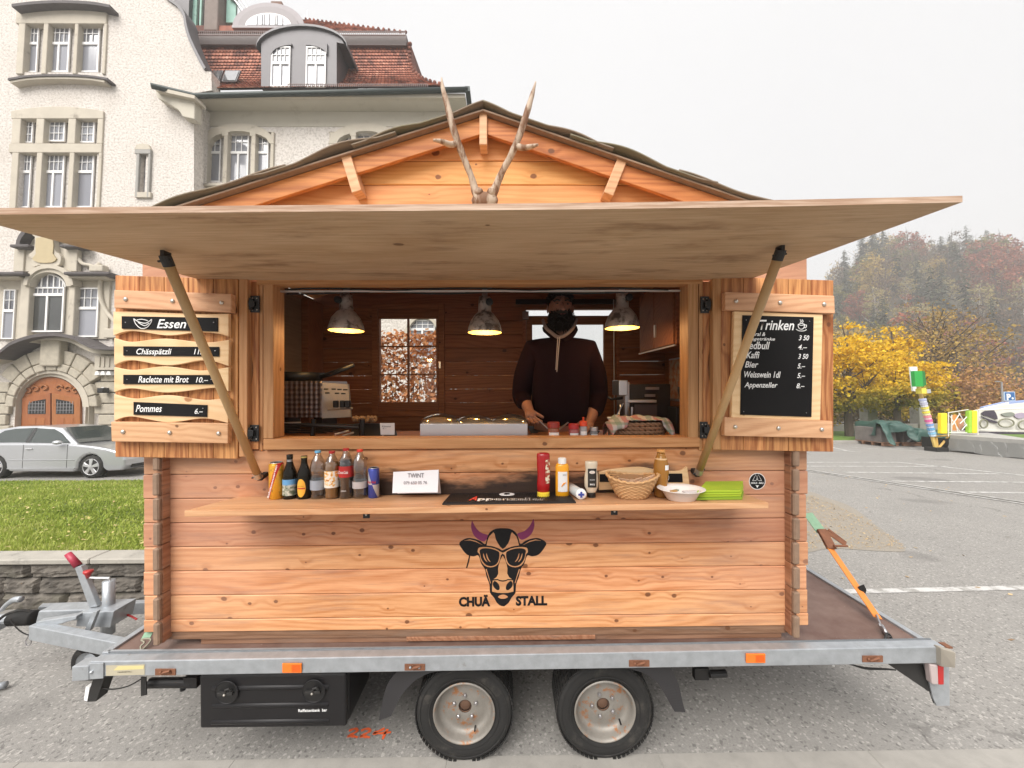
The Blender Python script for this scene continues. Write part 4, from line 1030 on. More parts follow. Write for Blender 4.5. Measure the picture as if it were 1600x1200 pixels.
# ================================================================== THINGS ON THE SHELF
def SP(x, y, v=1.755):                               # foot of a thing on the shelf below pixel x
    u = P(x, y, v).x; return Vector((u, v, shelf_z(u, v)))
def pxm(n, v=1.755): return n * v / 585.0
M['pet'] = None
t = Nt('clear bottle plastic'); t.n.remove(t.b)
gl = t('BsdfGlossy'); gl.inputs['Roughness'].default_value = .06; tr = t('BsdfTransparent'); tr.inputs[0].default_value = (.80, .82, .84, 1)
lw = t('LayerWeight'); lw.inputs['Blend'].default_value = .35; ms = t('MixShader')
t.l.new(t.mr(lw.outputs['Facing'], 0, 1, .10, .75), ms.inputs[0]); t.l.new(tr.outputs[0], ms.inputs[1]); t.l.new(gl.outputs[0], ms.inputs[2]); t.l.new(ms.outputs[0], t.o.inputs[0]); M['pet'] = t.m
def liquid(nm, col, a=.25):
    t = Nt(nm); t.color(col); t.set(t.b, 'Roughness', .08); t.set(t.b, 'Transmission Weight', a); t.set(t.b, 'IOR', 1.34); return t.m
M['water'] = M['pet']
def bottle(nm, label, x, H, prof, mat, cap=None, capr=.014, liq=None, lbl=None, ytop=None, group=None, v=1.755, cat='bottle', base=None, seg=28):
    p = SP(x, 775, v) if base is None else base
    r = thing(nm, label, cat, p, group)
    m = MB(); m.lathe([(a, b*H) for a, b in prof], p + Vector((0, 0, .001)), seg); bd = m.build('body', mat, r, smooth=True)
    if liq:
        mt, top = liq
        pr = [(max(a - .0016, .0001), b*H) for a, b in prof if b <= top]
        # close the liquid at its level
        m = MB(); m.lathe([(a, b + (.0015 if i == 0 else 0)) for i, (a, b) in enumerate(pr)] + [(.0001, pr[-1][1])], p + Vector((0, 0, .001)), seg, cap=False); m.build('drink', mt, r, smooth=True)
    if cap:
        m = MB(); m.lathe([(capr, .955*H), (capr, H), (capr*.85, H*1.005), (.0001, H*1.005)], p, 18); m.build('cap', cap, r, smooth=False, bevel=.001)
    if lbl:
        for (z0, z1, rr, mt) in lbl:
            m = MB(); m.lathe([(rr, z0*H), (rr, z1*H)], p, seg, cap=False); m.build('label', mt, r, smooth=True)
    return r, p
dark_glass = liquid('dark beer glass', (.012, .010, .006), .15)
bp = [(.026, 0), (.0295, .02), (.030, .06), (.030, .52), (.0285, .60), (.021, .70), (.0145, .80), (.0125, .90), (.0135, .93), (.0135, 1.0)]
petp = [(.022, 0), (.031, .02), (.033, .07), (.0305, .14), (.033, .19), (.033, .42), (.029, .50), (.0325, .56), (.033, .66), (.029, .76), (.018, .87), (.0125, .91), (.0125, .96)]
colap = [(.022, 0), (.030, .015), (.032, .06), (.027, .26), (.029, .36), (.032, .44), (.032, .66), (.028, .76), (.017, .88), (.0125, .92), (.0125, .96)]
def img_label(nm, f):                                  # printed labels: f builds colour from (angle-ish u, height z)
    t = Nt(nm); v, _ = t.obj(False); sp = t('SeparateXYZ'); t.set(sp, 0, v); f(t, sp.outputs[0], sp.outputs[2]); t.set(t.b, 'Roughness', .4); return t.m
def lb_alp(t, x, z):
    n = t.noise(t.xyz(t.math('MULTIPLY', x, 60), 0, t.math('MULTIPLY', z, 60)), 1.0, 4, .6)
    c = t.mix(t.mr(n, .42, .58, 0, 1), (.10, .14, .09), (.55, .56, .48)); c = t.mix(t.mr(z, 1.355, 1.362, 0, 1), c, (.12, .33, .60)); t.color(c)
alp = img_label('alpine picture label', lb_alp)
# 1 beer can
def canp(H, r): return [(r*.8, 0), (r, .02*H/H), (r, .93), (r*.84, .985), (r*.84, 1.0)]
p = SP(432, 776); can = thing('beer_can', 'yellow beer can with a red diagonal band at the left end of the shelf', 'can', p)
H = pxm(57); rr = pxm(10.2)
t = Nt('yellow can print'); v, _ = t.obj(False); sp = t('SeparateXYZ'); t.set(sp, 0, v)
dz = t.math('SUBTRACT', t.math('SUBTRACT', sp.outputs[2], p.z + H*.5), t.math('MULTIPLY', t.math('SUBTRACT', sp.outputs[0], p.x), 3.4))
band = t.mr(t.math('ABSOLUTE', dz), .024, .026, 1, 0); n = t.noise(v, 90, 2)
c = t.mix(band, t.mix(t.mr(n, .6, .62, 0, .5), (.72, .36, .03), (.10, .09, .03)), (.55, .02, .02)); t.color(c); t.set(t.b, 'Roughness', .3); t.set(t.b, 'Metallic', .3)
m = MB(); m.lathe([(rr*.8, 0), (rr, .006), (rr, H*.94), (rr*.85, H*.985)], p, 28); cb = m.build('body', t.m, can, smooth=True)
m = MB(); m.lathe([(rr*.85, H*.985), (rr*.86, H), (rr*.8, H), (rr*.78, H*.985), (.0001, H*.985)], p, 28, cap=False); m.build('lid', M['alu'], can, smooth=True)
dr = Vector((.27, 0, 1)).normalized()
text('Schützengarten', M['white'], cb, p + Vector((-.016, -rr - .0012, .012)), width=H*.9, height=.011, right=dr, up=Vector((-1, 0, .27)), off=.02)
# 2, 3 beer bottles
_, p2 = bottle('beer_bottle', 'dark beer bottle with a blue alpine picture label', 453, pxm(68), bp, dark_glass, M['black'], .0137, lbl=[(.10, .46, .0303, alp), (.80, .90, .0136, M['steel'])])
r3, p3 = bottle('beer_bottle', 'dark beer bottle with an oval yellow label', 475.5, pxm(66), bp, dark_glass, plain('gold crown cap', (.5, .38, .12), .35, metal=.6), .0137)
M['yl'] = plain('yellow label', (.80, .42, .05), .4, var=.05)
m = MB(); H = pxm(66)
def oval(a, b):
    th = -PI/2 + (a-.5)*1.35; zz = H*(.28 + (b-.5)*.42*math.sqrt(max(0.02, 1-((a-.5)*2)**2)))
    return p3 + Vector((math.cos(th)*.0305, math.sin(th)*.0305, zz))
m.grid(oval, 14, 8); ol = m.build('label', M['yl'], r3)
m = MB(); m.grid(lambda a, b: p3 + Vector((math.cos(-PI/2+(a-.5)*1.2)*.0309, math.sin(-PI/2+(a-.5)*1.2)*.0309, H*(.255+.03*b))), 12, 1); m.build('label_band', M['red'], ol)
text('QUÖLLFRISCH', M['ink'], ol, p3 + Vector((-.013, -.0315, H*.315)), width=.026, height=.0045)
# 4..7 soft drinks
whitel = plain('pale label', (.55, .58, .62), .4, var=.1)
r4, p4 = bottle('water_bottle', 'clear water bottle with a light blue cap', 497, pxm(74), petp, M['pet'], plain('light blue cap', (.14, .42, .68), .35), .0135, lbl=[(.20, .40, .0333, plain('grey blue label', (.30, .34, .40), .4, var=.2, scale=40))])
def lb_ice(t, x, z):
    n = t.noise(t.xyz(t.math('MULTIPLY', x, 70), 0, t.math('MULTIPLY', z, 70)), 1.0, 2, .5)
    c = t.mix(t.mr(n, .5, .54, 0, 1), (.78, .74, .66), (.75, .42, .10)); c = t.mix(t.mr(n, .62, .64, 0, 1), c, (.35, .10, .05)); t.color(c)
r5, p5 = bottle('cider_bottle', 'bottle of golden apple drink with a white label and red cap', 519, pxm(73), petp, M['pet'], M['red'], .0135, liq=(liquid('apple drink', (.50, .22, .05), .35), .86), lbl=[(.25, .60, .0337, img_label('fruit label', lb_ice))])
r6, p6 = bottle('cola_bottle', 'dark cola bottle with a red label and red cap', 541, pxm(77), colap, M['pet'], M['red'], .0135, liq=(liquid('cola', (.015, .006, .004), .1), .80), lbl=[(.44, .66, .0323, M['red'])])
text('Coca-Cola', M['white'], r6, p6 + Vector((-.022, -.0332, pxm(77)*.52)), width=.044, height=.013, shear=.3, off=.01)
text('ZERO', M['white'], r6, p6 + Vector((-.012, -.0305, pxm(77)*.16)), width=.024, height=.006)
r7, p7 = bottle('water_bottle', 'clear water bottle with a bright red cap', 562.5, pxm(75), petp, M['pet'], plain('bright red cap', (.72, .045, .03), .35), .0135, lbl=[(.22, .36, .0333, plain('grey label', (.45, .42, .42), .4, var=.2, scale=40))])
# 8 energy drink can
p = SP(584, 773); ec = thing('energy_drink_can', 'slim silver and blue energy drink can left of the paper card', 'can', p); H = pxm(47); rr = pxm(8.3)
t = Nt('blue and silver can print'); v, _ = t.obj(False); sp = t('SeparateXYZ'); t.set(sp, 0, v)
a = t.math('GREATER_THAN', t.math('ADD', t.math('SUBTRACT', sp.outputs[0], p.x), t.math('MULTIPLY', t.math('SUBTRACT', sp.outputs[2], p.z + H*.5), .35)), 0.0); b = t.math('GREATER_THAN', sp.outputs[2], p.z + H*.46)
xx = t.math('ABSOLUTE', t.math('SUBTRACT', a, b)); c = t.mix(xx, (.06, .08, .36), (.55, .56, .60)); t.color(c); t.set(t.b, 'Roughness', .3); t.set(t.b, 'Metallic', .4)
m = MB(); m.lathe([(rr*.8, 0), (rr, .006), (rr, H*.94), (rr*.85, H*.985)], p, 24); eb = m.build('body', t.m, ec, smooth=True)
m = MB(); m.lathe([(rr*.85, H*.985), (rr*.86, H), (rr*.8, H), (rr*.78, H*.985), (.0001, H*.985)], p, 24, cap=False); m.build('lid', M['alu'], ec, smooth=True)
text('Red Bull', M['red'], eb, p + Vector((-.018, -rr - .0012, H*.52)), width=.036, height=.011, off=.02)
# paper card
cc = thing('paper_card', 'folded white paper card reading TWINT with a phone number', 'card', SP(649, 772, 1.72))
q = [(613, 770.5), (684, 769.5), (685.5, 734), (614.5, 737.5)]
f_ = [P(x, y, w) for (x, y), w in zip(q, (1.72, 1.72, 1.755, 1.755))]
zz = shelf_z(f_[0].x, 1.72); 
m = MB(); bk = [Vector((f_[0].x, 1.80, zz)), Vector((f_[1].x, 1.80, zz))]
m._add(f_ + bk, [(0, 1, 2, 3), (3, 2, 5, 4)]); m.build('card', plain('white paper', (.78, .77, .80), .8, var=.03), cc, solid=.001)
d_ = (f_[1] - f_[0]).normalized(); u_ = (f_[3] - f_[0]).normalized(); nn = d_.cross(u_) * .006
def on_card(s, x0, x1, y, h):
    a = (x0-613)/72; b = (770.5-y)/34; L_ = (f_[1]-f_[0]).length; 
    text(s, plain('grey print', (.12, .11, .13), .8), cc, f_[0] + d_*L_*a + u_*(f_[3]-f_[0]).length*b + nn, width=L_*(x1-x0)/72, height=h/585*1.73, right=d_, up=u_)
on_card('TWINT', 637, 663, 746.5, 6.8); on_card('079 650 05 76', 631, 668, 757, 4.6)
# bar mat
ya = lambda x: SP(x, 770, 1.66)
mt = thing('bar_mat', 'black ribbed rubber bar mat with a red and white beer name', 'bar mat', SP(795, 775, 1.68))
u0, u1, v0_, v1_ = P(691, 783, 1.56).x, P(900, 783, 1.56).x, 1.56, 1.80
m = MB(); zz = [shelf_z(u0, v0_), shelf_z(u1, v0_), shelf_z(u1, v1_), shelf_z(u0, v1_)]
b4 = [Vector((u0, v0_, zz[0]+.0005)), Vector((u1, v0_, zz[1]+.0005)), Vector((u1 - .01, v1_, zz[2]+.0005)), Vector((u0 + .005, v1_, zz[3]+.0005))]
m.hexa(b4, [p + Vector((0, 0, .006)) for p in b4]); mb0 = m.build('mat', M['rubberblk'] if 'rubberblk' in M else plain('black rubber', (.012, .011, .012), .6), mt)
m = MB()
for k in range(70):
    a = (k + .5)/70; x_ = u0 + (u1-u0)*a
    m.beam(Vector((x_, v0_ + .008, shelf_z(x_, v0_) + .008)), Vector((x_, v1_ - .006, shelf_z(x_, v1_) + .008)), .0035, .004)
tag(m.build('rib', plain('black rubber ribs', (.014, .013, .014), .5), mb0), kind='stuff')
def on_mat(s, mat, u, v, w, h, **k):
    sl_ = (shelf_z(u, v0_) - shelf_z(u, v1_)) / (v0_ - v1_)
    text(s, mat, mb0, Vector((u, v, shelf_z(u, v) + .0115)), width=w, height=h, right=(1, 0, -.012), up=(0, 1, sl_), off=.03, **k)
U = lambda x, v: P(x, 780, v).x
on_mat('A', plain('red print', (.75, .06, .04), .5), U(732, 1.6), 1.60, .034, .10, shear=.3); on_mat('ppenzeller', M['white'], U(746, 1.6), 1.60, U(855, 1.6) - U(746, 1.6), .085)
p = Vector((U(792, 1.73), 1.73, shelf_z(0, 1.73) + .0125)); m = MB(); m.lathe([(.036, 0), (.030, .0015), (.0001, .0015)], p, 20, cap=False)
m.v = [(a, p.y + (b - p.y)*.7, c) for a, b, c in m.v]; bk = m.build('emblem', M['white'], mb0)
m = MB(); m.ball(p + Vector((0, -.003, .002)), .012, 10, 6, (1.3, 1, .3)); m.build('emblem_mark', M['ink'], bk)
# sauces
def squeeze(nm, label, x, H, w, mat, capmat, capz, caph, capr, v=1.70, waist=1.0, flat=.6, group=None, shape=None):
    p = SP(x, 770, v); r = thing(nm, label, 'sauce bottle', p, group)
    prof = shape or [(w*.85, 0), (w, .03), (w, .60), (w*.92, .75), (w*.5, .84), (w*.4, .86)]
    m = MB(); m.lathe([(a, b*H) for a, b in prof], Vector((0, 0, 0)), 28); m.v = [(p.x + a, p.y + b*flat, p.z + c + .001) for a, b, c in m.v]
    bd = m.build('body', mat, r, smooth=True)
    m = MB(); m.lathe([(capr, capz*H), (capr, (capz+caph)*H), (capr*.8, (capz+caph)*H + .002), (.0001, (capz+caph)*H + .002)], p, 20); m.build('cap', capmat, r, smooth=False, bevel=.001)
    return r, p, H, bd
ketch = plain('ketchup red plastic', (.36, .010, .012), .22, var=.05)
r, p, H, bd = squeeze('ketchup_bottle', 'red ketchup bottle standing on its yellow cap', 849, pxm(70, 1.70), .030, ketch, plain('yellow cap', (.85, .62, .05), .35), 0, .13, .028,
    shape=[(.020, .12), (.028, .14), (.029, .30), (.0265, .42), (.0265, .55), (.029, .68), (.030, .92), (.028, .985), (.020, 1.0)])
m = MB(); m.grid(lambda a, b: p + Vector((.008 + (.021)*a, -math.sqrt(max(0, 1-((.008+.021*a)/.0315)**2))*.0198 - .0005, H*(.34 + .52*b))), 6, 8); kl = m.build('label', img_label('ketchup label', lambda t, x, z: t.color(t.mix(t.mr(t.noise(t.xyz(t.math('MULTIPLY', x, 60), 0, t.math('MULTIPLY', z, 60)), 1., 2), .45, .5, 0, 1), (.72, .66, .5), (.35, .06, .03)))), bd)
r, p, H, bd = squeeze('mustard_bottle', 'yellow mustard bottle with a white cap and white label', 878.5, pxm(62, 1.70), .031, plain('mustard yellow plastic', (.82, .36, .015), .3, var=.04), M['white'], .86, .13, .019,
    shape=[(.026, 0), (.0305, .02), (.0305, .34), (.030, .66), (.0305, .78), (.026, .84), (.016, .87)])
m = MB(); m.grid(lambda a, b: p + Vector((-.021 + .042*a, -math.sqrt(1-((-.021+.042*a)/.0315)**2)*.0198 - .0005, H*(.17 + .5*b))), 8, 2)
ml = m.build('label', plain('white label', (.74, .73, .72), .4), bd)
text('SENF', M['ink'], ml, p + Vector((.0, -.0212, H*.58)), width=.016, height=.005); m = MB(); m.tube([p + Vector((-.006, -.0205, H*.30)), p + Vector((.004, -.0215, H*.38)), p + Vector((.015, -.020, H*.40))], [.002, .004, .0015], 6); m.build('print', plain('orange print', (.8, .3, .03), .5), ml)
r, p, H, bd = squeeze('sauce_bottle', 'cream coloured sauce bottle with black label on a black cap', 924, pxm(56, 1.70), .030, plain('cream plastic', (.60, .52, .40), .35, var=.05), M['black'], 0, .12, .019,
    shape=[(.018, .11), (.022, .16), (.031, .30), (.032, .45), (.030, .62), (.026, .75), (.0285, .92), (.028, .99), (.024, 1.0)])
m = MB(); m.grid(lambda a, b: p + Vector((-.0195 + .039*a, -math.sqrt(1-((-.0195+.039*a)/.032)**2)*.0196 - .001, H*(.30 + .52*b))), 8, 4); sl_ = m.build('label', plain('black label', (.02, .018, .016), .4), bd)
m = MB(); m.ball(p + Vector((0, -.020, H*.72)), .011, 8, 6, (1.2, .15, .7)); m.build('picture', plain('pale print', (.6, .55, .5), .5, var=.5, scale=150), sl_)
text('BBQ', M['white'], sl_, p + Vector((-.011, -.0225, H*.37)), width=.022, height=.008, off=.02); text('SMOKEY', M['white'], sl_, p + Vector((-.012, -.0225, H*.50)), width=.024, height=.0045)
# salt shaker lying down, blue cross on its white lid
p = SP(908, 775, 1.64); sh = thing('salt_shaker', 'salt shaker lying on its side, white lid with a blue cross', 'shaker', p)
c0 = p + Vector((0, 0, .0235)); dd = Vector((-.35, 1, .05)).normalized()
m = MB(); m.tube([c0 + dd*.012, c0 + dd*.105], [.0215, .0225], 20); m.build('tube', plain('grey white tube', (.45, .46, .45), .4, var=.2, scale=30), sh, smooth=True)
m = MB(); m.lathe([(.0001, -.004), (.022, -.003), (.0235, 0), (.0235, .014)], c0, 28, axis='y', cap=False); l_ = m.build('lid', M['white'], sh, smooth=True)
m = MB(); m.box(c0.x-.013, c0.x+.013, c0.y-.0055, c0.y-.004, c0.z-.0045, c0.z+.0045); m.box(c0.x-.0045, c0.x+.0045, c0.y-.0058, c0.y-.0042, c0.z-.013, c0.z+.013); m.build('cross', plain('blue print', (.03, .06, .30), .4), l_)
# wavy board lying against the wall
bk = thing('menu_sign', 'spare wavy pine sign leaning on the wall behind the basket', 'menu sign', SP(1000, 770, 1.80), group='wooden menu signs on the left shutter' if False else None)
top = [(936, 738), (960, 733), (1000, 730), (1030, 735), (1060, 736), (1074, 729)]; bot = [(936, 766), (960, 765), (1000, 765), (1040, 763), (1078, 760)]
poly = edge(bot) + edge(top)[::-1]; A = [P(x, y, 1.80) for x, y in poly]; n = len(A); m = MB()
m._add(A + [q + Vector((0, .016, 0)) for q in A], [tuple(range(n)), tuple(range(n, 2*n))[::-1]] + [(i, i+n, (i+1) % n + n, (i+1) % n) for i in range(n)]); m.build('board', M['sign'], bk, bevel=.002)
m = MB(); slab(m, [(937, 753), (1067, 753.5), (1066, 740), (937, 741)], 1.797, .003); pq = m.build('plaque', M['chalk'], bk); a = P(1034, 750.5, 1.7965); text('3 50', M['white'], pq, a, width=.036, height=.022, shear=.2, off=.01)
# wicker basket with wooden cutlery
t = Nt('woven wicker'); v, _ = t.obj(False); n = t.noise(v, 90, 3, .6); c = t.mix(n, (.42, .22, .09), (.68, .42, .20)); t.color(c); t.set(t.b, 'Roughness', .6); M['wicker'] = t.m
p = SP(988, 775, 1.66); bs = thing('wicker_basket', 'shallow round wicker basket holding wooden cutlery on the shelf', 'basket', p)
m = MB(); Hb = .092
for k in range(13):
    tt = k/12; rr = .055 + .056*tt**.75; zz = .004 + tt*Hb; pts = []
    N = 72
    for i in range(N + 1):
        a = 2*PI*i/N; ro = rr + .0022*math.sin(a*18 + PI*(k % 2)); sag = .010*math.cos(a*2+.5)*tt**2
        pts.append(p + Vector((math.cos(a)*ro, math.sin(a)*ro*.75, zz + sag)))
    m.tube(pts, .0038, 5, cap=False)
m.lathe([(.0001, .003), (.056, .003)], p, 20, cap=False); tag(m.build('wicker_weave', M['wicker'], bs, smooth=True), kind='stuff')
m = MB(); pts = []
for i in range(97):
    a = 2*PI*i/96; pts.append(p + Vector((math.cos(a)*(.113+.003*math.sin(a*24)), math.sin(a)*.085, Hb + .006 + .010*math.cos(a*2+.5) + .002*math.cos(a*24))))
m.tube(pts, .0055, 6, cap=False); m.build('rim', M['wicker'], bs, smooth=True)
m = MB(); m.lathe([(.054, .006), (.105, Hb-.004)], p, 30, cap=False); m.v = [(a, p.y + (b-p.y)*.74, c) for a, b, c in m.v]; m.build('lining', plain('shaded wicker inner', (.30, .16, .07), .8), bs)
cm = plain('birch wood cutlery', (.68, .48, .33), .6, var=.08)
for k, (x0, y0, x1, y1) in enumerate(((968, 757, 1003, 748), (975, 762, 1016, 746), (985, 764, 1020, 744), (990, 766, 1026, 741), (966, 748, 992, 752), (972, 752, 1010, 756))):
    a, b = P(x0, y0, 1.64), P(x1, y1, 1.68)
    ct = MB(); ct.beam(a, b.lerp(a, .3), .009, .0025, up=(0, 1, .4)); ct.beam(b.lerp(a, .3), b, .017, .0025, up=(0, 1, .4))
    tag(ct.build('wooden_cutlery', cm, None, bevel=.001), 'flat birch spoon or fork lying in the wicker basket', 'cutlery', 'wooden cutlery in the wicker basket')
# amber bottle
r, p = bottle('cider_bottle', 'tall amber bottle with an ochre cap behind the white bowl', 1033, pxm(74, 1.68), [(.020, 0), (.029, .02), (.031, .08), (.027, .28), (.030, .42), (.033, .52), (.032, .66), (.027, .78), (.019, .87), (.0165, .90), (.0165, .93)],
    liquid('amber drink', (.36, .165, .035), .1), plain('ochre cap', (.62, .30, .09), .4), .0185, v=1.68, lbl=[(.80, .835, .0255, M['sign'])])
m = MB(); m.grid(lambda a, b: p + Vector((math.cos(-PI/2+.15+a*.7)*.0335, math.sin(-PI/2+.15+a*.7)*.0335, pxm(74, 1.68)*(.60+.10*b))), 6, 1); m.build('label', M['white'], r)
# white bowl
p = SP(1064, 778, 1.60); bw = thing('paper_bowl', 'white paper bowl with scraps of cutlery in front of the amber bottle', 'bowl', p)
m = MB(); m.lathe([(.0001, .004), (.052, .001), (.060, .008), (.078, .040), (.098, .050), (.100, .051), (.098, .0525), (.076, .0435), (.056, .010), (.0001, .007)], p, 44, cap=False); m.v = [(a, p.y + (b-p.y)*.8, c) for a, b, c in m.v]
m.build('bowl', plain('white bowl', (.72, .68, .65), .5, var=.03), bw, smooth=True)
for (dx, dy, w, l, cl) in ((-.04, .01, .012, .03, (.5, .28, .10)), (-.02, .02, .014, .02, (.25, .33, .28)), (.01, 0, .02, .07, (.6, .57, .58))):
    m = MB(); m.beam(p + Vector((dx, dy, .035)), p + Vector((dx + l, dy + .01, .036)), w, .006); m.build('scrap', plain('scrap', cl, .6), bw)
# green napkins
nap = thing('paper_napkins', 'stack of bright green paper napkins at the right end of the shelf', 'napkins', SP(1125, 778, 1.62))
gm = plain('lime green paper', (.33, .46, .025), .75, var=.1, scale=8, bump=.2, bscale=30); gm2 = plain('darker green fold', (.22, .34, .02), .8, var=.1)
def nq(x, y, v): return P(x, y, v)
q = [nq(1088, 774, 1.585), nq(1160, 781, 1.585), nq(1162, 755, 1.755), nq(1100, 746, 1.755)]
zb = [shelf_z(a.x, a.y) for a in q]
for k, (h0, h1, sx, mt_) in enumerate(((.001, .012, 0, gm2), (.0125, .022, .006, gm), (.0225, .030, .003, gm), (.0305, .040, .008, gm))):
    b = [Vector((a.x + (sx if i in (0, 3) else -sx*.4), a.y + (sx if i < 2 else 0), z_ + h0)) for i, (a, z_) in enumerate(zip(q, zb))]
    t_ = [Vector((a.x, a.y, z_ + (h1 - h0) + (.018*(k/3) if i > 1 else 0))) for i, (a, z_) in enumerate(zip(b, [c.z for c in b]))]
    m = MB(); m.hexa(b, t_); m.build('napkin', mt_, nap, bevel=.002)

# ================================================================== INSIDE THE HUT
ZC = 1.53
def CPt(x, v): u = P(x, 684, v).x; return Vector((u, v, ZC))
# lamps
M['lampalu'] = plain('scratched aluminium shade', (.50, .45, .41), .42, metal=.5, var=.4, scale=26, dirt=(.13, .105, .09), dscale=14, dmin=.46)
def emit(nm, col, s):
    t = Nt(nm); t.n.remove(t.b); e = t('Emission'); e.inputs[0].default_value = c4(col); e.inputs[1].default_value = s; t.l.new(e.outputs[0], t.o.inputs[0]); return t.m
bulb_m = emit('lit warm bulb', (1, .60, .14), 1.6)
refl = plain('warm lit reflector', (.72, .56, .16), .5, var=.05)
for i, (x, y, kx, lab) in enumerate(((541, 517, -1, 'lit metal clamp lamp above the oven, left of the rear window'), (757.5, 520, 1, 'lit metal clamp lamp between the rear window and the man'), (972, 513, 1, 'lit metal clamp lamp right of the man'))):
    v = 2.1; p = P(x, y, v); s = 1.0
    lp = thing('clamp_lamp', lab, 'lamp', p, group='lit clamp lamps under the hatch opening')
    m = MB(); m.lathe([(.094, 0), (.095, .004), (.091, .03), (.077, .07), (.052, .103), (.037, .117), (.035, .165), (.032, .20), (.0001, .202)], p, 32, cap=False); m.build('shade', M['lampalu'], lp, smooth=True)
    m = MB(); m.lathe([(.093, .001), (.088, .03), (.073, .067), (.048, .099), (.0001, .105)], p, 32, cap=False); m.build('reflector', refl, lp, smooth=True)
    m = MB(); m.ball(p + Vector((0, 0, .045)), .033, 14, 9); bb = m.build('bulb', bulb_m, lp, smooth=True)
    m = MB(); kp = p + Vector((kx*.028, -.035, .165)); m.lathe([(.0001, -.016), (.018, -.015), (.021, -.006), (.021, .004)], kp, 10, axis='y'); m.build('knob', M['black'], lp)
    m = MB(); m.beam(p + Vector((0, 0, .19)), p + Vector((0, .02, .36)), .03, .012); m.beam(p + Vector((-.03, .02, .28)), p + Vector((.04, .02, .28)), .02, .05); m.build('clamp', M['steel'], lp)
    m = MB(); m.lathe([(.024, -.0985), (.024, -.1)], p + Vector((kx*.04, .012, .055)), 12, axis='y'); 
    li = bpy.data.lights.new('lamp_light', 'POINT'); li.energy = 1.1; li.color = (1, .62, .28); li.shadow_soft_size = .03
    lo_ = bpy.data.objects.new('lamp_light', li); C.objects.link(lo_); lo_.parent = lp; lo_.location = (0, 0, .0)
# table oven and pan at the left
ov = thing('table_oven', 'quilted stainless steel oven with knobs at the left end of the inner counter', 'oven', CPt(490, 2.25))
t = Nt('quilted steel'); v, _ = t.obj(False); sp = t('SeparateXYZ'); t.set(sp, 0, v)
w1 = t.math('SINE', t.math('MULTIPLY', t.math('ADD', sp.outputs[0], sp.outputs[2]), 110.0)); w2 = t.math('SINE', t.math('MULTIPLY', t.math('SUBTRACT', sp.outputs[0], sp.outputs[2]), 110.0))
t.color((.22, .19, .19)); t.set(t.b, 'Metallic', .8); t.set(t.b, 'Roughness', .35); t.bump(t.math('MULTIPLY', w1, w2), .7, .006); M['quilt'] = t.m
x0, x1 = P(425, 650, 2.2).x, P(503, 650, 2.2).x
m = MB(); m.box(x0 - .1, x1, 2.2, 2.55, P(0, 655, 2.2).z, P(0, 597, 2.2).z); ob = m.build('body', M['quilt'], ov, bevel=.005)
m = MB(); slab(m, [(503, 654), (548, 652), (544, 600), (501, 598)], [2.2, 2.32, 2.32, 2.2], .02); fp = m.build('control_panel', plain('dull steel panel', (.34, .31, .29), .4, metal=.5, var=.1), ov, bevel=.002)
for (x, y) in ((509, 608), (521, 608), (530, 608.5), (539, 609), (511, 614), (526, 614.5), (536, 615)):
    m = MB(); slab(m, rect(x-3, y-1, x+3, y+1), 2.185, .01); m.build('vent_slot', M['black'], fp)
for x in (523, 533.5, 542):
    m = MB(); slab(m, rect(x-3.4, 626, x+3.4, 637), 2.17, .03); m.build('knob', M['black'], fp, bevel=.004)
m = MB(); m.tube([P(512, 640, 2.17), P(551, 638, 2.2)], .006, 6); m.build('handle', M['steel'], fp)
m = MB(); m.box(x0 - .05, x0 + .0, 2.3, 2.5, ZC, P(0, 655, 2.2).z); m.box(x1 - .1, x1 - .05, 2.3, 2.5, ZC, P(0, 655, 2.2).z); m.build('foot', M['black'], ov)
pn = thing('frying_pan', 'black frying pan with its handle pointing up on the oven', 'pan', P(470, 597, 2.35))
pc = P(462, 596, 2.38); m = MB(); m.lathe([(.0001, .004), (.13, .0), (.15, .01), (.17, .055), (.167, .055), (.145, .014), (.0001, .01)], pc, 32, cap=False); m.build('pan', M['black'], pn, smooth=True)
m = MB(); m.tube([P(500, 589, 2.28), P(520, 583, 2.26), P(553, 570.5, 2.24)], [.012, .016, .012], 8, sx=.6); m.build('handle', M['black'], pn, smooth=True)
# clutter under the oven
gr = thing('steel_rack', 'black wire rack and tongs lying below the oven', 'rack', CPt(480, 2.05))
m = MB()
for k in range(6): m.tube([P(432, 660 + k*3, 2.05 + .03*k), P(560 - 10*k, 664 + k*2.5, 2.05 + .03*k)], .004, 5)
m.tube([P(490, 655, 2.05), P(488, 684, 2.05)], .012, 6); m.tube([P(566, 655, 2.1), P(565, 684, 2.1)], .014, 6); m.tube([P(432, 662, 2.0), P(560, 668, 2.02)], .008, 6); m.build('rod', M['black'], gr)
m = MB(); m.tube([P(440, 661, 2.0), P(470, 660, 2.0)], .004, 5); m.tube([P(523, 679, 1.98), P(545, 673, 2.05)], .006, 5); m.tube([P(536, 681, 1.98), P(552, 676, 2.05)], .006, 5); m.build('tongs', M['alu'], gr)
gl_ = thing('grill_plate', 'dark grill plate with food behind the small price tag', 'grill', CPt(585, 2.2))
m = MB(); slab(m, [(545, 684), (620, 684), (612, 662), (552, 662)], [2.1, 2.1, 2.3, 2.3], .03); m.build('plate', M['black'], gl_, bevel=.003)
m = MB()
for k in range(60): m.ball(P(552 + random.random()*35, 652 + random.random()*6, 2.2 + random.random()*.1), .008 + .006*random.random(), 6, 4)
tag(m.build('diced_food', plain('diced browned food', (.33, .20, .10), .7, var=.5, scale=80), gl_), kind='stuff')
pt_ = thing('price_tag', 'small white card standing behind the sill left of the tray', 'tag', CPt(605, 1.95))
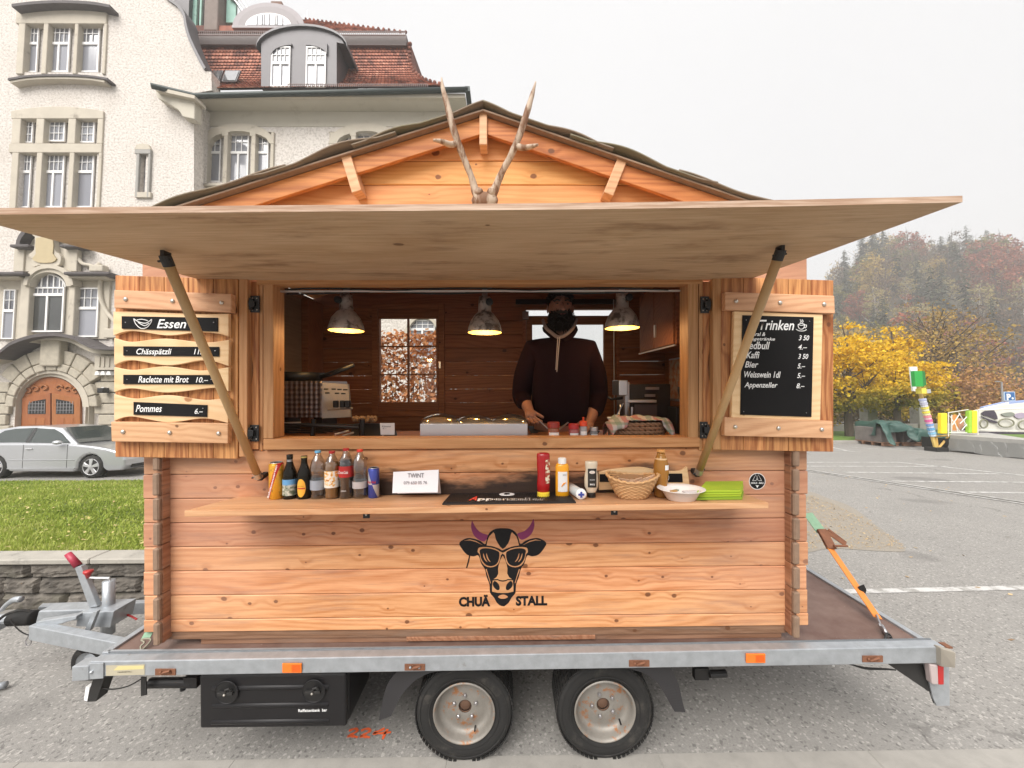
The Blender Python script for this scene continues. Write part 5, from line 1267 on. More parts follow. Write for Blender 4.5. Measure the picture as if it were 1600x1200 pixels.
m = MB(); slab(m, [(594.5, 679.5), (616.5, 679.5), (616.5, 661), (593.5, 661)], 1.92, .003); cd_ = m.build('card', plain('white card', (.62, .58, .56), .6), pt_, bevel=.002)
m = MB(); m.tube([P(598, 680, 1.925), P(602, 686, 1.925)], .002, 5); m.build('stick', M['white'], pt_)
a = P(597, 667.5, 1.9195); text('Käsestab', M['ink'], cd_, a, width=.045, height=.008, shear=.2); a = P(598, 670.5, 1.9195); text('5.–', M['ink'], cd_, a, width=.02, height=.006)
# warming tray with glass domes over loaves
wt = thing('food_warmer', 'long stainless steel tray with three glass domes behind the sill', 'food warmer', CPt(740, 1.95))
m = MB(); slab(m, rect(656, 662, 824.5, 685), 1.93, .28); m.build('tray', plain('satin steel', (.55, .54, .56), .35, metal=.55, var=.06), wt, bevel=.004)
for (x, rr) in ((689, .115), (741, .105), (797, .11)):
    c0 = P(x, 663, 2.06); m = MB(); m.lathe([(rr*.78 if False else rr*math.cos(a), rr*.52*math.sin(a)) for a in np.linspace(0, PI/2 - .001, 10)], (c0.x, 2.06, c0.z - .0), 30, cap=False); m.v = [(a, 2.06 + (b-2.06)*.9, c) for a, b, c in m.v]
    m.build('glass_dome', M['pet'], wt, smooth=True)
ld = thing('bread_loaf', 'pale bread loaf under the left glass dome', 'bread', P(686, 662, 2.06))
m = MB(); m.ball(P(684, 662, 2.06) , .09, 18, 10, (1, .8, .42)); m.build('loaf', plain('pale crust', (.55, .36, .22), .8, var=.2), ld, smooth=True)
# jars
jm = plain('red jar lid', (.30, .03, .02), .4)
for i, (x, yt, w, cl, lidm, lab) in enumerate(((865, 656, 19, (.30, .10, .05), jm, 'wide spice jar with a dark red square lid behind the sill'), (896.5, 659, 16, (.35, .10, .10), M['red'], 'short spice jar with a bright red lid behind the sill'), (911.5, 653, 12, (.4, .38, .38), plain('orange red cap', (.75, .07, .02), .35), 'slim shaker with a pointed orange red cap behind the sill'), (928, 664, 13, (.18, .18, .18), M['steel'], 'small glass shaker with a grey top behind the sill'))):
    v = 1.93; p = CPt(x, v); H = (684 - yt)*v/585; r_ = w/2*v/585
    j = thing('spice_jar', lab, 'jar', p)
    m = MB(); m.lathe([(r_*.95, 0), (r_, .004), (r_*.95, H*.62), (r_*.85, H*.7)], p, 20); m.build('body', plain('jar contents', cl, .2, var=.4, scale=80), j, smooth=True)
    m = MB(); m.lathe([(r_, H*.7), (r_, H*(.92 if i == 2 else 1)), (r_*.9, H*(.94 if i == 2 else 1.01)), (.0001, H*(1.0 if i == 2 else 1.01))], p, 20); m.build('lid', lidm, j, bevel=.001)
    if i == 2: m = MB(); m.lathe([(.004, H*.9), (.004, H*1.1), (.007, H*1.12), (.0001, H*1.16)], p, 10); m.build('spout', lidm, j)
    m = MB(); m.lathe([(r_*1.01, H*.06), (r_*.99, H*.45)], p, 20, cap=False, a0=-PI*.8, a1=-PI*.2); m.build('label', M['white'], j, smooth=True)
tg = thing('serving_tongs', 'steel tongs leaning behind the wide spice jar', 'tongs', CPt(865, 2.0))
m = MB(); m.tube([P(843, 658, 2.0), P(856, 670, 1.98)], .004, 5); m.tube([P(888, 660, 2.0), P(873, 672, 1.98)], .004, 5); m.build('arm', M['steel'], tg)
# braided basket with a checked cloth
bk2 = thing('bread_basket', 'dark braided basket behind the sill under a checked cloth', 'basket', CPt(997, 1.98))
t = Nt('dark braid'); v, _ = t.obj(False); n = t.noise(v, 60, 3, .6); t.color(t.mix(n, (.13, .06, .03), (.36, .20, .11))); t.set(t.b, 'Roughness', .7); M['braid'] = t.m
p = CPt(996, 2.0); m = MB()
for k in range(4):
    for ph in (0, PI):
        pts = [p + Vector((math.cos(a)*(.135+.006*k + .004*math.sin(a*16+ph)), math.sin(a)*(.075 + .004*math.sin(a*16+ph)), .014 + .021*k + .006*math.sin(a*16+ph+PI/2))) for a in np.linspace(0, 2*PI, 97)]
        m.tube(pts, .0075, 6, cap=False)
tag(m.build('braid', M['braid'], bk2, smooth=True), kind='stuff')
t = Nt('checked cloth'); v, _ = t.obj(False); sp = t('SeparateXYZ'); t.set(sp, 0, v)
g = lambda s, k, ph: t.math('GREATER_THAN', t.math('SINE', t.math('MULTIPLY_ADD', s, k, ph)), .55)
c = t.mix(.0, (.50, .45, .43), (.50, .45, .43)); c = t.mix(t.math('MULTIPLY', g(sp.outputs[0], 75, 0), .7), c, (.40, .10, .09)); c = t.mix(t.math('MULTIPLY', g(sp.outputs[2], 160, 1), .6), c, (.16, .24, .17)); c = t.mix(t.math('MULTIPLY', g(sp.outputs[0], 75, 2.8), .6), c, (.16, .24, .17))
t.color(c); t.set(t.b, 'Roughness', .9); M['cloth'] = t.m
cl = thing('checked_cloth', 'checked kitchen cloth draped over the braided basket', 'cloth', CPt(990, 2.0))
def clf(a, b):
    x_ = -.19 + .38*a; y_ = -.10 + .22*b
    r_ = math.hypot(x_/.15, y_/.095); top = .105 + .010*math.sin(a*19 + b*5)
    z_ = top - max(0, r_ - .92)**1.2*.13 + .004*math.sin(b*20)
    front = -min(0, y_ + .05)
    z_ = z_ if not (abs(x_ - .01) < .095 and y_ < -.045) else .1
    return Vector((p.x + x_*(1 - .25*max(0, r_-1)), p.y + max(y_, -.088), ZC + max(.004, z_)))
m = MB(); m.grid(clf, 44, 20); m.build('cloth', M['cloth'], cl, smooth=True, solid=.003)
# coffee machine
cfm = thing('espresso_machine', 'steel and black espresso machine at the right end of the inner counter', 'coffee machine', CPt(1005, 2.4))
m = MB(); slab(m, rect(984, 600, 1048, 664), 2.3, .28); bd = m.build('body', plain('dark machine casing', (.03, .026, .026), .35, metal=.3), cfm, bevel=.006)
m = MB(); slab(m, rect(967, 594, 981, 618), 2.2, .14); m.build('group_head', M['steel'], cfm, bevel=.004)
m = MB(); slab(m, rect(977, 597, 984, 664), 2.24, .03); m.build('column', M['steel'], cfm, bevel=.003)
m = MB(); slab(m, rect(982, 625, 1026, 629), 2.22, .06); m.build('drip_rail', M['alu'], cfm, bevel=.002)
m = MB(); slab(m, rect(991, 632, 1027, 660), 2.27, .02); tk = m.build('water_tank', plain('brown grey tank', (.12, .09, .08), .25), cfm, bevel=.003)
m = MB(); slab(m, rect(1009, 605, 1030, 609), 2.29, .01); slab(m, rect(1008, 616, 1024, 620), 2.29, .01); m.build('panel_strip', M['steel'], cfm)
m = MB(); m.tube([P(950, 620, 2.2), P(956, 624, 2.2), P(972, 622, 2.22)], .008, 8); m.build('portafilter', M['black'], cfm, smooth=True)
m = MB(); m.tube([P(974, 630, 2.2), P(962, 652, 2.18)], .004, 6); m.tube([P(970, 632, 2.22), P(966, 658, 2.2)], .004, 6); m.tube([P(988, 636, 2.2), P(987, 662, 2.2)], .007, 6); m.build('steam_wand', M['steel'], cfm)
cs = thing('coffee_cup', 'white cup beside the espresso machine above the checked cloth', 'cup', P(957, 660, 2.1))
c0 = P(957, 658, 2.1); m = MB(); m.lathe([(.018, 0), (.026, .012), (.030, .022), (.028, .022), (.017, .004), (.0001, .003)], c0, 20, cap=False); m.box(c0.x - .02, c0.x + .02, 2.08, 2.12, ZC, c0.z); m.build('cup', M['white'], cs, smooth=True)
gd = thing('coffee_grinder', 'dark coffee grinder standing right of the espresso machine', 'grinder', CPt(1062, 2.2))
m = MB(); slab(m, rect(1056, 636, 1085, 684), 2.15, .12); m.build('body', M['black'], gd, bevel=.006)
m = MB(); m.lathe([(.03, 0), (.05, .10), (.05, .12)], P(1073, 636, 2.2), 20); m.build('hopper', M['black'], gd, smooth=True)
side_win = thing('small_side_window', 'small window on the right inner wall, its leaf view put on a panel', 'picture', (CR - .02, 2.95, 1.7))
t = Nt('autumn leaf window view'); v, _ = t.obj(False); n = t.noise(v, 22, 4, .6); t.color(t.mix(t.mr(n, .4, .6, 0, 1), (.55, .42, .28), (.50, .17, .06))); 
m = MB(); m.box(CR - .030, CR - .022, 2.78, 3.06, P(0, 628, 2.9).z, P(0, 565, 2.9).z); m.build('print', t.m, side_win)  # panel in leaf colours stands in for a side window
m = MB(); m.box(CR - .022, CR - .012, 2.76, 3.08, P(0, 632, 2.9).z, P(0, 562, 2.9).z); m.build('frame', M['alu'], side_win)

# ================================================================== THE MAN BEHIND THE COUNTER
VM = 2.38; FL = .656
def skin_obj(name, verts, edges, radii, mat, parent=None, sub=2, root=0):
    me = bpy.data.meshes.new(name); me.from_pydata([tuple(v) for v in verts], edges, []); me.materials.append(mat)
    o = bpy.data.objects.new(name, me); C.objects.link(o)
    md = o.modifiers.new('skin', 'SKIN'); md.use_smooth_shade = True
    sv = me.skin_vertices[0].data
    for i, r in enumerate(radii):
        r = r if hasattr(r, '__len__') else (r, r); sv[i].radius = r; sv[i].use_root = (i == root)
    s_ = o.modifiers.new('sub', 'SUBSURF'); s_.levels = sub; s_.render_levels = sub
    if parent is not None: o.parent = parent; o.matrix_parent_inverse = ROOTI.get(parent.name, I4); ROOTI[o.name] = I4
    return o
skin_m = plain('skin', (.30, .14, .095), .6, var=.12); hood_m = plain('dark maroon sweatshirt', (.0095, .0026, .0046), .95, spec=.1, var=.25, scale=25, bump=.3, bscale=90)
X = lambda x, v=VM: P(x, 603, v).x
Z_ = lambda y, v=VM: P(874, y, v).z
cx = X(876)
V = []; E = []; RR = []
def av(p, r, par=None):
    V.append(p); RR.append(r); 
    if par is not None: E.append((par, len(V)-1))
    return len(V)-1
pel = av((cx, VM, FL + .90), (.15, .11))
spi = av((cx, VM, FL + 1.08), (.155, .115), pel); che = av((cx, VM, FL + 1.28), (.14, .10), spi); upc = av((cx, VM + .02, FL + 1.38), (.08, .06), che)
nk = av((cx, VM - .005, Z_(512)), .058, upc); jw_ = av((cx, VM - .025, Z_(500)), (.07, .075), nk); hd = av((cx, VM - .01, Z_(484)), (.075, .095), jw_); tp = av((cx, VM, Z_(468)), (.068, .085), hd); cr = av((cx, VM, Z_(460)), (.04, .05), tp)
for s in (-1, 1):
    sh_ = av((cx + s*.15, VM, FL + 1.33), .05, upc)
    el = av((cx + s*.245 - .0, VM + .04, FL + 1.10), .048, sh_)
    if s < 0: wr = av(tuple(P(826, 640, 2.24)), .032, el); av(tuple(P(831, 652, 2.18)), (.036, .022), wr)
    else: wr = av(tuple(P(924, 655, 2.26)), .032, el); av(tuple(P(916, 668, 2.2)), (.036, .022), wr)
    hp = av((cx + s*.10, VM, FL + .84), .095, pel); kn = av((cx + s*.12, VM - .01, FL + .48), .065, hp); an = av((cx + s*.13, VM + .02, FL + .09), .045, kn); av((cx + s*.14, VM - .13, FL + .035), (.045, .03), an)
man = skin_obj('person', V, E, RR, skin_m)
tag(man, 'bearded man in a dark hooded sweatshirt standing behind the counter', 'person')
# sweatshirt
V, E, RR = [], [], []
a0 = av((cx, VM, FL + .86), (.195, .145)); a1 = av((cx, VM, FL + 1.05), (.20, .15), a0); a2 = av((cx, VM, FL + 1.27), (.205, .145), a1); a3 = av((cx, VM + .01, FL + 1.40), (.15, .115), a2); a4 = av((cx, VM + .01, FL + 1.46), (.085, .08), a3)
for s in (-1, 1):
    b0 = av((cx + s*.165, VM + .005, FL + 1.375), .092, a3); b1 = av((cx + s*.225, VM + .02, FL + 1.24), .08, b0); b2 = av((cx + s*.25, VM + .04, FL + 1.08), .068, b1)
    if s < 0: av(tuple(P(820, 632, 2.27)), .048, b2)
    else: av(tuple(P(929, 648, 2.28)), .048, b2)
ho = skin_obj('sweatshirt', V, E, RR, hood_m, man)
# hood rim round the neck, strings
m = MB(); pts = [(cx + .088*math.sin(a), VM + .02 - .10*math.cos(a), Z_(513) + .035*(-math.cos(a)) - (.045*max(0, math.cos(a))**3)) for a in np.linspace(0, 2*PI, 33)]
m.tube(pts, .026, 8, cap=False); m.build('hood', hood_m, man, smooth=True)
lin = plain('grey hood lining', (.20, .15, .14), .9)
m = MB(); pts = smooth_pts([tuple(P(x, y, VM - d)) for x, y, d in ((848, 500, .06), (853, 512, .11), (862, 520, .135), (870, 526, .15), (878, 526, .15), (888, 520, .135), (897, 510, .11), (901, 499, .06))], 5, False); m.tube(pts, .0125, 8, sx=.7); m.build('hood_edge', lin, man, smooth=True)
for x0, x1, ye in ((871.5, 868.5, 578), (874.5, 870, 581)):
    m = MB(); m.tube([P(x0, 527, VM-.175), P((x0+x1)/2, 552, VM-.185), P(x1, ye, VM-.178)], .0028, 5); m.build('drawstring', plain('pale cord', (.42, .34, .30), .8), man)
m = MB(); m.tube([(cx - s_, VM, FL + .45) for s_ in (0, .001)], .01, 4)
V, E, RR = [], [], []
a0 = av((cx, VM, FL + .90), (.18, .135))
for s in (-1, 1):
    b = av((cx + s*.10, VM, FL + .80), .115, a0); c_ = av((cx + s*.12, VM - .01, FL + .45), .085, b); av((cx + s*.13, VM + .02, FL + .08), .07, c_)
skin_obj('trousers', V, E, RR, plain('dark trousers', (.02, .02, .025), .9), man)
# face
fz = Z_(484); hair_m = plain('dark curly hair', (.022, .016, .013), .9, var=.4, scale=60, bump=.8, bscale=120)
m = MB(); m.ball((cx, VM - .005, fz), .088, 20, 14, (.86, 1.03, 1.22)); m.v = [(x, y - (.010 if abs(x-cx) < .04 and z > fz - .06 and z < fz + .02 else 0), z) for x, y, z in m.v]; m.build('face', skin_m, man, smooth=True)
m = MB(); m.tube([(cx, VM - .098, fz + .022), (cx, VM - .116, fz - .005), (cx, VM - .122, fz - .02), (cx, VM - .10, fz - .032)], [.007, .010, .016, .008], 8); m.build('nose', skin_m, man, smooth=True)
for s in (-1, 1):
    m = MB(); m.ball((cx + s*.032, VM - .0835, fz + .018), .0105, 10, 7, (1.2, 1, .55)); e = m.build('eye', plain('eye', (.12, .08, .065), .5), man, smooth=True)
    m = MB(); m.ball((cx + s*.032, VM - .092, fz + .018), .0038, 8, 5); m.build('iris', M['ink'], e)
    m = MB(); m.tube([(cx + s*.014, VM - .097, fz + .036), (cx + s*.034, VM - .098, fz + .042), (cx + s*.052, VM - .085, fz + .034)], .0055, 6); m.build('eyebrow', hair_m, man)
    m = MB(); m.ball((cx + s*.080, VM + .0, fz + .002), .02, 8, 6, (.4, .8, 1.3)); m.build('ear', skin_m, man, smooth=True)
def fuzz(c0, r, sc, n, mat, nm, size, drop=0.0):
    vs, fs = [], []
    for i in range(n):
        d = Vector(rng.normal(size=3)); d.normalize()
        b = Vector((c0[0] + d.x*r*sc[0], c0[1] + d.y*r*sc[1], c0[2] + d.z*r*sc[2]))
        o1 = Vector(rng.normal(size=3))*size*.25; o2 = Vector(rng.normal(size=3))*size*.25
        tip = b + d*size*(.5 + random.random()) + Vector((0, 0, -drop*random.random()))
        k = len(vs); vs += [b + o1, b + o2, tip]; fs.append((k, k+1, k+2))
    m = MB(); m._add(vs, fs); m.ball(c0, r, 18, 12, sc); return m.build(nm, mat, man)
fuzz((cx, VM - .050, fz - .070), .068, (.98, .80, .86), 2600, hair_m, 'beard', .022, .014)
fuzz((cx, VM + .012, fz + .062), .074, (1.04, 1.15, .66), 2600, hair_m, 'hair', .016)
m = MB(); m.tube([(cx - .034, VM - .107, fz - .04), (cx - .012, VM - .118, fz - .033), (cx + .012, VM - .118, fz - .033), (cx + .034, VM - .107, fz - .04)], [.006, .011, .011, .006], 8); m.build('moustache', hair_m, man, smooth=True)
m = MB(); m.tube([(cx - .016, VM - .112, fz - .047), (cx, VM - .116, fz - .049), (cx + .016, VM - .112, fz - .047)], .003, 6); m.build('mouth', plain('lips', (.22, .07, .06), .5), man)
# hands: palm plus five separate fingers
def hand(wr, palm_end, spread, curl, name):
    V2, E2, R2 = [], [], []
    def a_(p, r, par=None):
        V2.append(tuple(p)); R2.append(r)
        if par is not None: E2.append((par, len(V2)-1))
        return len(V2)-1
    wr, pe = Vector(wr), Vector(palm_end); d = (pe - wr).normalized(); s_ = Vector(spread).normalized(); n_ = d.cross(s_)
    w0 = a_(wr, .026); w1 = a_(wr + d*.04, (.034, .018), w0)
    for i, (o_, l) in enumerate(((-.03, .058), (-.010, .068), (.010, .072), (.029, .064))):
        k = a_(wr + d*.085 + s_*o_, .0105, w1); q1 = wr + d*(.085 + l*.5) + s_*o_*1.15 + n_*curl*.012; q2 = wr + d*(.085 + l*.9) + s_*o_*1.2 + n_*curl*.035
        k = a_(q1, .0088, k); a_(q2, .0072, k)
    k = a_(wr + d*.03 + s_*.036, .013, w1); k = a_(wr + d*.065 + s_*.058, .0105, k); a_(wr + d*.092 + s_*.060 + n_*curl*.015, .009, k)
    return skin_obj(name, V2, E2, R2, skin_m, man, 1)
hand(P(824, 642, 2.20), P(834, 660, 2.12), (1, 0, .15), 1, 'hand'); hand(P(924, 660, 2.24), P(914, 672, 2.14), (-1, 0, .15), 1, 'hand')
# ================================================================== GROUND AND STREET
t = Nt('worn light asphalt'); v = t('NewGeometry').outputs['Position']
n1 = t.noise(v, 95, 2, .7); n2 = t.noise(v, 1.1, 5, .6); n3 = t.noise(v, 240, 2, .6); vo = t('TexVoronoi'); t.set(vo, 'Vector', v); t.set(vo, 'Scale', 85.0)
c = t.mix(t.mr(n1, .3, .7, 0, 1), (.205, .196, .183), (.300, .287, .267)); c = t.mix(t.mr(n2, .35, .7, 0, .5), c, (.20, .192, .18))
vc = t('SeparateColor'); t.set(vc, 0, vo.outputs['Color']); c = t.mix(t.mr(vc.outputs[0], .84, .94, 0, .6), c, (.42, .40, .37)); c = t.mix(t.mr(vc.outputs[1], .88, .96, 0, .6), c, (.09, .085, .08))
wv = t.vm('ADD', v, t.vm('MULTIPLY', t.xyz(n2, t.noise(v, 2.3, 3), 0.0), (1.2, 1.2, 0)))
cr = t('TexVoronoi', feature='DISTANCE_TO_EDGE'); t.set(cr, 'Vector', wv); t.set(cr, 'Scale', .33)
n4 = t.noise(v, .45, 3, .6); c = t.mix(t.math('MULTIPLY', t.mr(cr.outputs['Distance'], .0015, .006, 1, 0), t.mr(n4, .50, .60, 0, .45)), c, (.06, .055, .05))
ob = t.noise(v, .8, 2, .5); c = t.mix(t.mr(ob, .66, .74, 0, .45, True), c, (.10, .095, .09))
t.color(c); t.set(t.b, 'Roughness', .85); t.bump(t.math('ADD', n3, n1), .45, .004); M['asphalt'] = t.m
def ground_z(u, v):
    z = -TILT * max(0.0, v - 2.5)
    def ss(x, a, b): x = min(1, max(0, (x - a)/(b - a))); return x*x*(3 - 2*x)
    z -= .27 * ss(-u, -.2, 3.0) * ss(v, 5.0, 8.5)
    return z
us = sorted(set(list(np.linspace(-12, 14, 53)) + [-400, -150, -60, -30, -18, 20, 32, 60, 120, 260, 500])); vs_ = sorted(set([-60, -10, 0, 1.5, 2.0, 2.5] + list(np.linspace(3, 14, 23)) + [18, 24, 34, 60, 120, 250, 500]))
m = MB(); nu = len(us); m._add([(u, v, ground_z(u, v)) for v in vs_ for u in us], [(j*nu+i, j*nu+i+1, (j+1)*nu+i+1, (j+1)*nu+i) for j in range(len(vs_)-1) for i in range(nu-1)])
ground = tag(m.build('ground', M['asphalt']), kind='structure')
M['concrete'] = plain('rough pale concrete', (.30, .285, .26), .85, var=.25, scale=12, bump=.4, bscale=130, dirt=(.18, .17, .155), dscale=3)
m = MB(); m.box(-7, 7, .9, 1.832, -.1, .001); pav = tag(m.build('pavement', M['concrete']), kind='structure')
for k in range(-5, 6):
    m = MB(); u = .73 + k*1.03; m.box(u + .004, u + 1.026, 1.52, 1.83, -.05, .003 + .001*random.random(), .002); m.build('kerb_stone', M['concrete'], pav)
M['paint'] = plain('worn white road paint', (.50, .49, .475), .7, var=.1, scale=20, dirt=(.28, .27, .25), dscale=9, dmin=.44)
def stroke(p0, p1, w, dz=.004, mat=None, nm='painted_line'):
    a, b = FG(*p0), FG(*p1); a.z = b.z = dz; d = (b - a).normalized(); n_ = Vector((-d.y, d.x, 0))*w/2
    m = MB(); k = 12
    m._add([a.lerp(b, i/k) + s*n_ for i in range(k+1) for s in (-1, 1)], [(2*i, 2*i+1, 2*i+3, 2*i+2) for i in range(k)]); o = m.build(nm, mat or M['paint'], ground, M=FM); return o
for p0, p1, w in (((1240, 722.5), (1400, 722.5), .10), ((1400, 722), (1640, 747), .12), ((1230, 728.5), (1480, 729), .09), ((1320, 738), (1560, 740.5), .10), ((1395, 752), (1640, 754), .10), ((1500, 769), (1650, 771), .10), ((1300, 699), (1330, 706), .1), ((1330, 699), (1440, 705), .1), ((1300, 703), (1345, 706.5), .1), ((1380, 700), (1485, 703), .1), ((1290, 925.5), (1650, 917.5), .075)):
    stroke(p0, p1, w)
for off, w, mt, dz in ((0, .22, M['concrete'], .004), (-.9, .07, M['paint'], .009), (.9, .07, M['paint'], .009), (0, .03, M['darkmetal'], .008)):
    stroke((1240, 732 + off), (1660, 795.5 + off*2), w, dz, mt, 'drain_channel')
# loose gravel and leaf litter at the patch
gp = [(1250, 772), (1300, 781), (1335, 795), (1370, 822), (1415, 858), (1385, 862), (1300, 857), (1250, 858)]
A = [FG(x, y) for x, y in smooth_pts(gp, 4)]; m = MB(); n = len(A); m._add([(p.x, p.y, .004) for p in A], [tuple(range(n))])
m.build('gravel_patch', plain('sandy gravel', (.255, .228, .19), .9, var=.45, scale=70, bump=.8, bscale=90), ground, M=FM)
def leaf_quads(n, pts_fn, size, mat, nm, M_=None, flat=.3):
    P0 = np.array([pts_fn() for _ in range(n)]); d1 = rng.normal(size=(n, 3)); d1[:, 2] *= flat; d1 /= np.linalg.norm(d1, axis=1)[:, None]
    d2 = np.cross(d1, np.array([0, 0, 1.0]) + .5*rng.normal(size=(n, 3))*flat); d2 /= np.linalg.norm(d2, axis=1)[:, None]
    s = size*(.5 + rng.random((n, 1)))
    V_ = np.stack([P0 - d1*s, P0 + d2*s*.6, P0 + d1*s, P0 - d2*s*.6], 1).reshape(-1, 3)
    return fast_mesh(nm, V_, np.arange(4*n).reshape(-1, 4), mat, M_)
def fast_mesh(nm, V_, F_, mat, M_=None, parent=None, obj=True):
    me = bpy.data.meshes.new(nm); k = F_.shape[1]
    me.vertices.add(len(V_)); me.vertices.foreach_set('co', np.asarray(V_, dtype=np.float32).ravel())
    me.loops.add(F_.size); me.loops.foreach_set('vertex_index', F_.astype(np.int32).ravel())
    me.polygons.add(len(F_)); me.polygons.foreach_set('loop_start', np.arange(0, F_.size, k, dtype=np.int32))
    a = me.attributes.new('rnd', 'FLOAT', 'FACE'); a.data.foreach_set('value', rng.random(len(F_)).astype(np.float32))
    me.update(calc_edges=True); me.validate()
    for mm in (mat if isinstance(mat, (list, tuple)) else [mat]): me.materials.append(mm)
    return link(nm, me, parent, M=M_) if obj else me
def leafmat(nm, cols, rough=.7, trans=.25, sc=.6, green=None):
    t = Nt(nm); at = t('Attribute', attribute_name='rnd'); v = t('TexCoord').outputs['Object']; n = t.noise(v, sc, 3, .6)
    ramp = t('ValToRGB'); e = ramp.color_ramp.elements; e[0].color = c4(cols[0]); e[1].color = c4(cols[-1])
    for i, cc in enumerate(cols[1:-1]): q = e.new((i+1)/(len(cols)-1)); q.color = c4(cc)
    t.set(ramp, 0, t.math('ADD', t.math('MULTIPLY', at.outputs['Fac'], .55), t.mr(n, .3, .7, 0, .45)))
    col = ramp.outputs[0]
    if green:                                         # the lower branches have not turned yet
        sp = t('SeparateXYZ'); t.set(sp, 0, v); g_ = t.math('ADD', sp.outputs[2], t.math('MULTIPLY', t.math('SUBTRACT', t.noise(v, 1.6, 3), .5), 3.2))
        col = t.mix(t.mr(g_, 1.5, 2.9, .85, 0, True), col, green)
    t.color(col); t.set(t.b, 'Roughness', rough); t.set(t.b, 'Specular IOR Level', .2)
    if trans:
        tl = t('BsdfTranslucent'); t.set(tl, 0, col); ms = t('MixShader'); ms.inputs[0].default_value = trans; t.l.new(t.b.outputs[0], ms.inputs[1]); t.l.new(tl.outputs[0], ms.inputs[2]); t.l.new(ms.outputs[0], t.o.inputs[0])
    return t.m
M['litter'] = leafmat('dry leaf litter', [(.30, .17, .07), (.5, .38, .22), (.22, .13, .08)], trans=0)
a, b = FG(1262, 775), FG(1262, 858)
def in_patch():
    while True:
        y = random.uniform(775, 858); xm = 1268 + (1410 - 1268)*max(0, min(1, (y - 778)/75))**.8 + 6
        x = random.uniform(1255, xm)
        if y < 860: p = FG(x, y); return (p.x, p.y, .009)
tag(leaf_quads(1900, in_patch, .009, M['litter'], 'leaf_litter', FM), kind='stuff')
def on_lot():
    u = random.uniform(1.9, 9); v = random.uniform(2.6, 14); return (u, v, .008)
tag(leaf_quads(240, on_lot, .02, M['litter'], 'scattered_leaves', FM), kind='stuff')
# sprayed number on the asphalt
op = plain('orange spray paint', (.80, .13, .035), .7, var=.15, scale=60)
sn = thing('sprayed_number', 'orange number 224 sprayed on the asphalt between tool box and front wheel', 'marking', G(575, 1150))
def spray(p, w=.0065):
    q = smooth_pts([tuple(G(x, y, .003)) for x, y in p], 5, False); m = MB()
    for i in range(len(q)-1):
        a, b = Vector(q[i]), Vector(q[i+1]); d = (b - a); n_ = Vector((-d.y, d.x, 0)).normalized()*w*(1 + .25*math.sin(i*1.3))
        m._add([a - n_, a + n_, b + n_, b - n_], [(0, 1, 2, 3)])
    m.build('digit', op, sn)
for dx in (0, 20): spray([(545+dx, 1142), (554+dx, 1138.5), (559+dx, 1141), (552+dx, 1146), (543+dx, 1150.5), (550+dx, 1150), (559+dx, 1152)] if dx == 0 else [(564, 1142), (572, 1138.5), (579, 1141), (572, 1146), (563, 1150.5), (570, 1151), (578, 1152)])
spray([(601, 1138), (590, 1143), (583, 1146), (596, 1145.5), (611, 1144)]); spray([(606, 1139), (601, 1147), (598, 1155)])
# small things at the left edge
m = MB(); m.tube([G(-14, 1074, .03), G(9, 1070, .03)], [.016, .02], 10); tag(m.build('metal_bar', M['galv'], smooth=True), 'end of a pale metal bar lying at the left edge', 'bar')

# ================================================================== LAWN BANK, STONE WALL
VWL = 3.14
def lawn_z(v): return .388 + (v - 3.3) * (-.775/5.7) + .03*math.sin(v*1.3)
t = Nt('turf soil'); v = t('TexCoord').outputs['Object']; n = t.noise(v, 5, 5, .7); t.color(t.mix(n, (.05, .07, .015), (.13, .17, .035))); t.set(t.b, 'Roughness', .95)
m = MB(); m.grid(lambda a, b: (-14 + 13.2*a, 3.29 + 5.83*b, lawn_z(3.29 + 5.83*b)), 30, 24); lawn = tag(m.build('lawn', t.m), kind='structure')
M['grass'] = leafmat('grass blades', [(.12, .17, .025), (.25, .33, .05), (.39, .45, .09), (.55, .53, .22)], trans=.3, sc=1.1)
N = 95000
vv = 3.30 + 5.72*rng.random(N)**1.25; uu = -1.0 - rng.random(N)*(1.45*vv + 1.2) ; 
zz = .388 + (vv - 3.3)*(-.775/5.7) + .03*np.sin(vv*1.3)
patch = np.sin(uu*2.1 + 1.3*np.sin(vv*1.7))*.5 + np.sin(vv*3.1 + uu*.7)*.5
h = .022 + .03*rng.random(N)*(1 + .5*patch); ang = rng.random(N)*2*PI; w = .0035 + .0035*rng.random(N) + vv*.0006
base = np.stack([uu, vv, zz], 1); dw = np.stack([np.cos(ang), np.sin(ang), 0*ang], 1)*w[:, None]
tip = base + np.stack([rng.normal(size=N)*.02, rng.normal(size=N)*.02, h], 1)
V_ = np.stack([base - dw, base + dw, tip], 1).reshape(-1, 3)
tag(fast_mesh('grass', V_, np.arange(3*N).reshape(-1, 3), M['grass']), kind='stuff')
def on_lawn():
    v = 3.4 + 5*random.random(); return (-1.3*v*random.random() - 2.0, v, lawn_z(v) + .035)
tag(leaf_quads(900, on_lawn, .016, leafmat('fallen yellow leaves', [(.5, .42, .12), (.6, .5, .25), (.35, .22, .08)], trans=.1), 'fallen_leaves'), kind='stuff')
sw = thing('stone_wall', 'low grey stone retaining wall with pale cap slabs along the lawn', 'wall', (-4, VWL, 0))
t = Nt('dark weathered wall stone'); v, r = t.obj(); n = t.noise(v, 9, 6, .7); n2 = t.noise(v, 3, 3); c = t.mix(t.mr(n, .3, .7, 0, 1), (.06, .052, .044), (.19, .17, .145)); c = t.mix(t.mr(n2, .55, .7, 0, .6), c, (.10, .095, .06)); t.color(t.hsv(c, .5, 1, t.math('MULTIPLY_ADD', r, .6, .7))); t.set(t.b, 'Roughness', .9); t.bump(n, .9, .02); M['stone'] = t.m
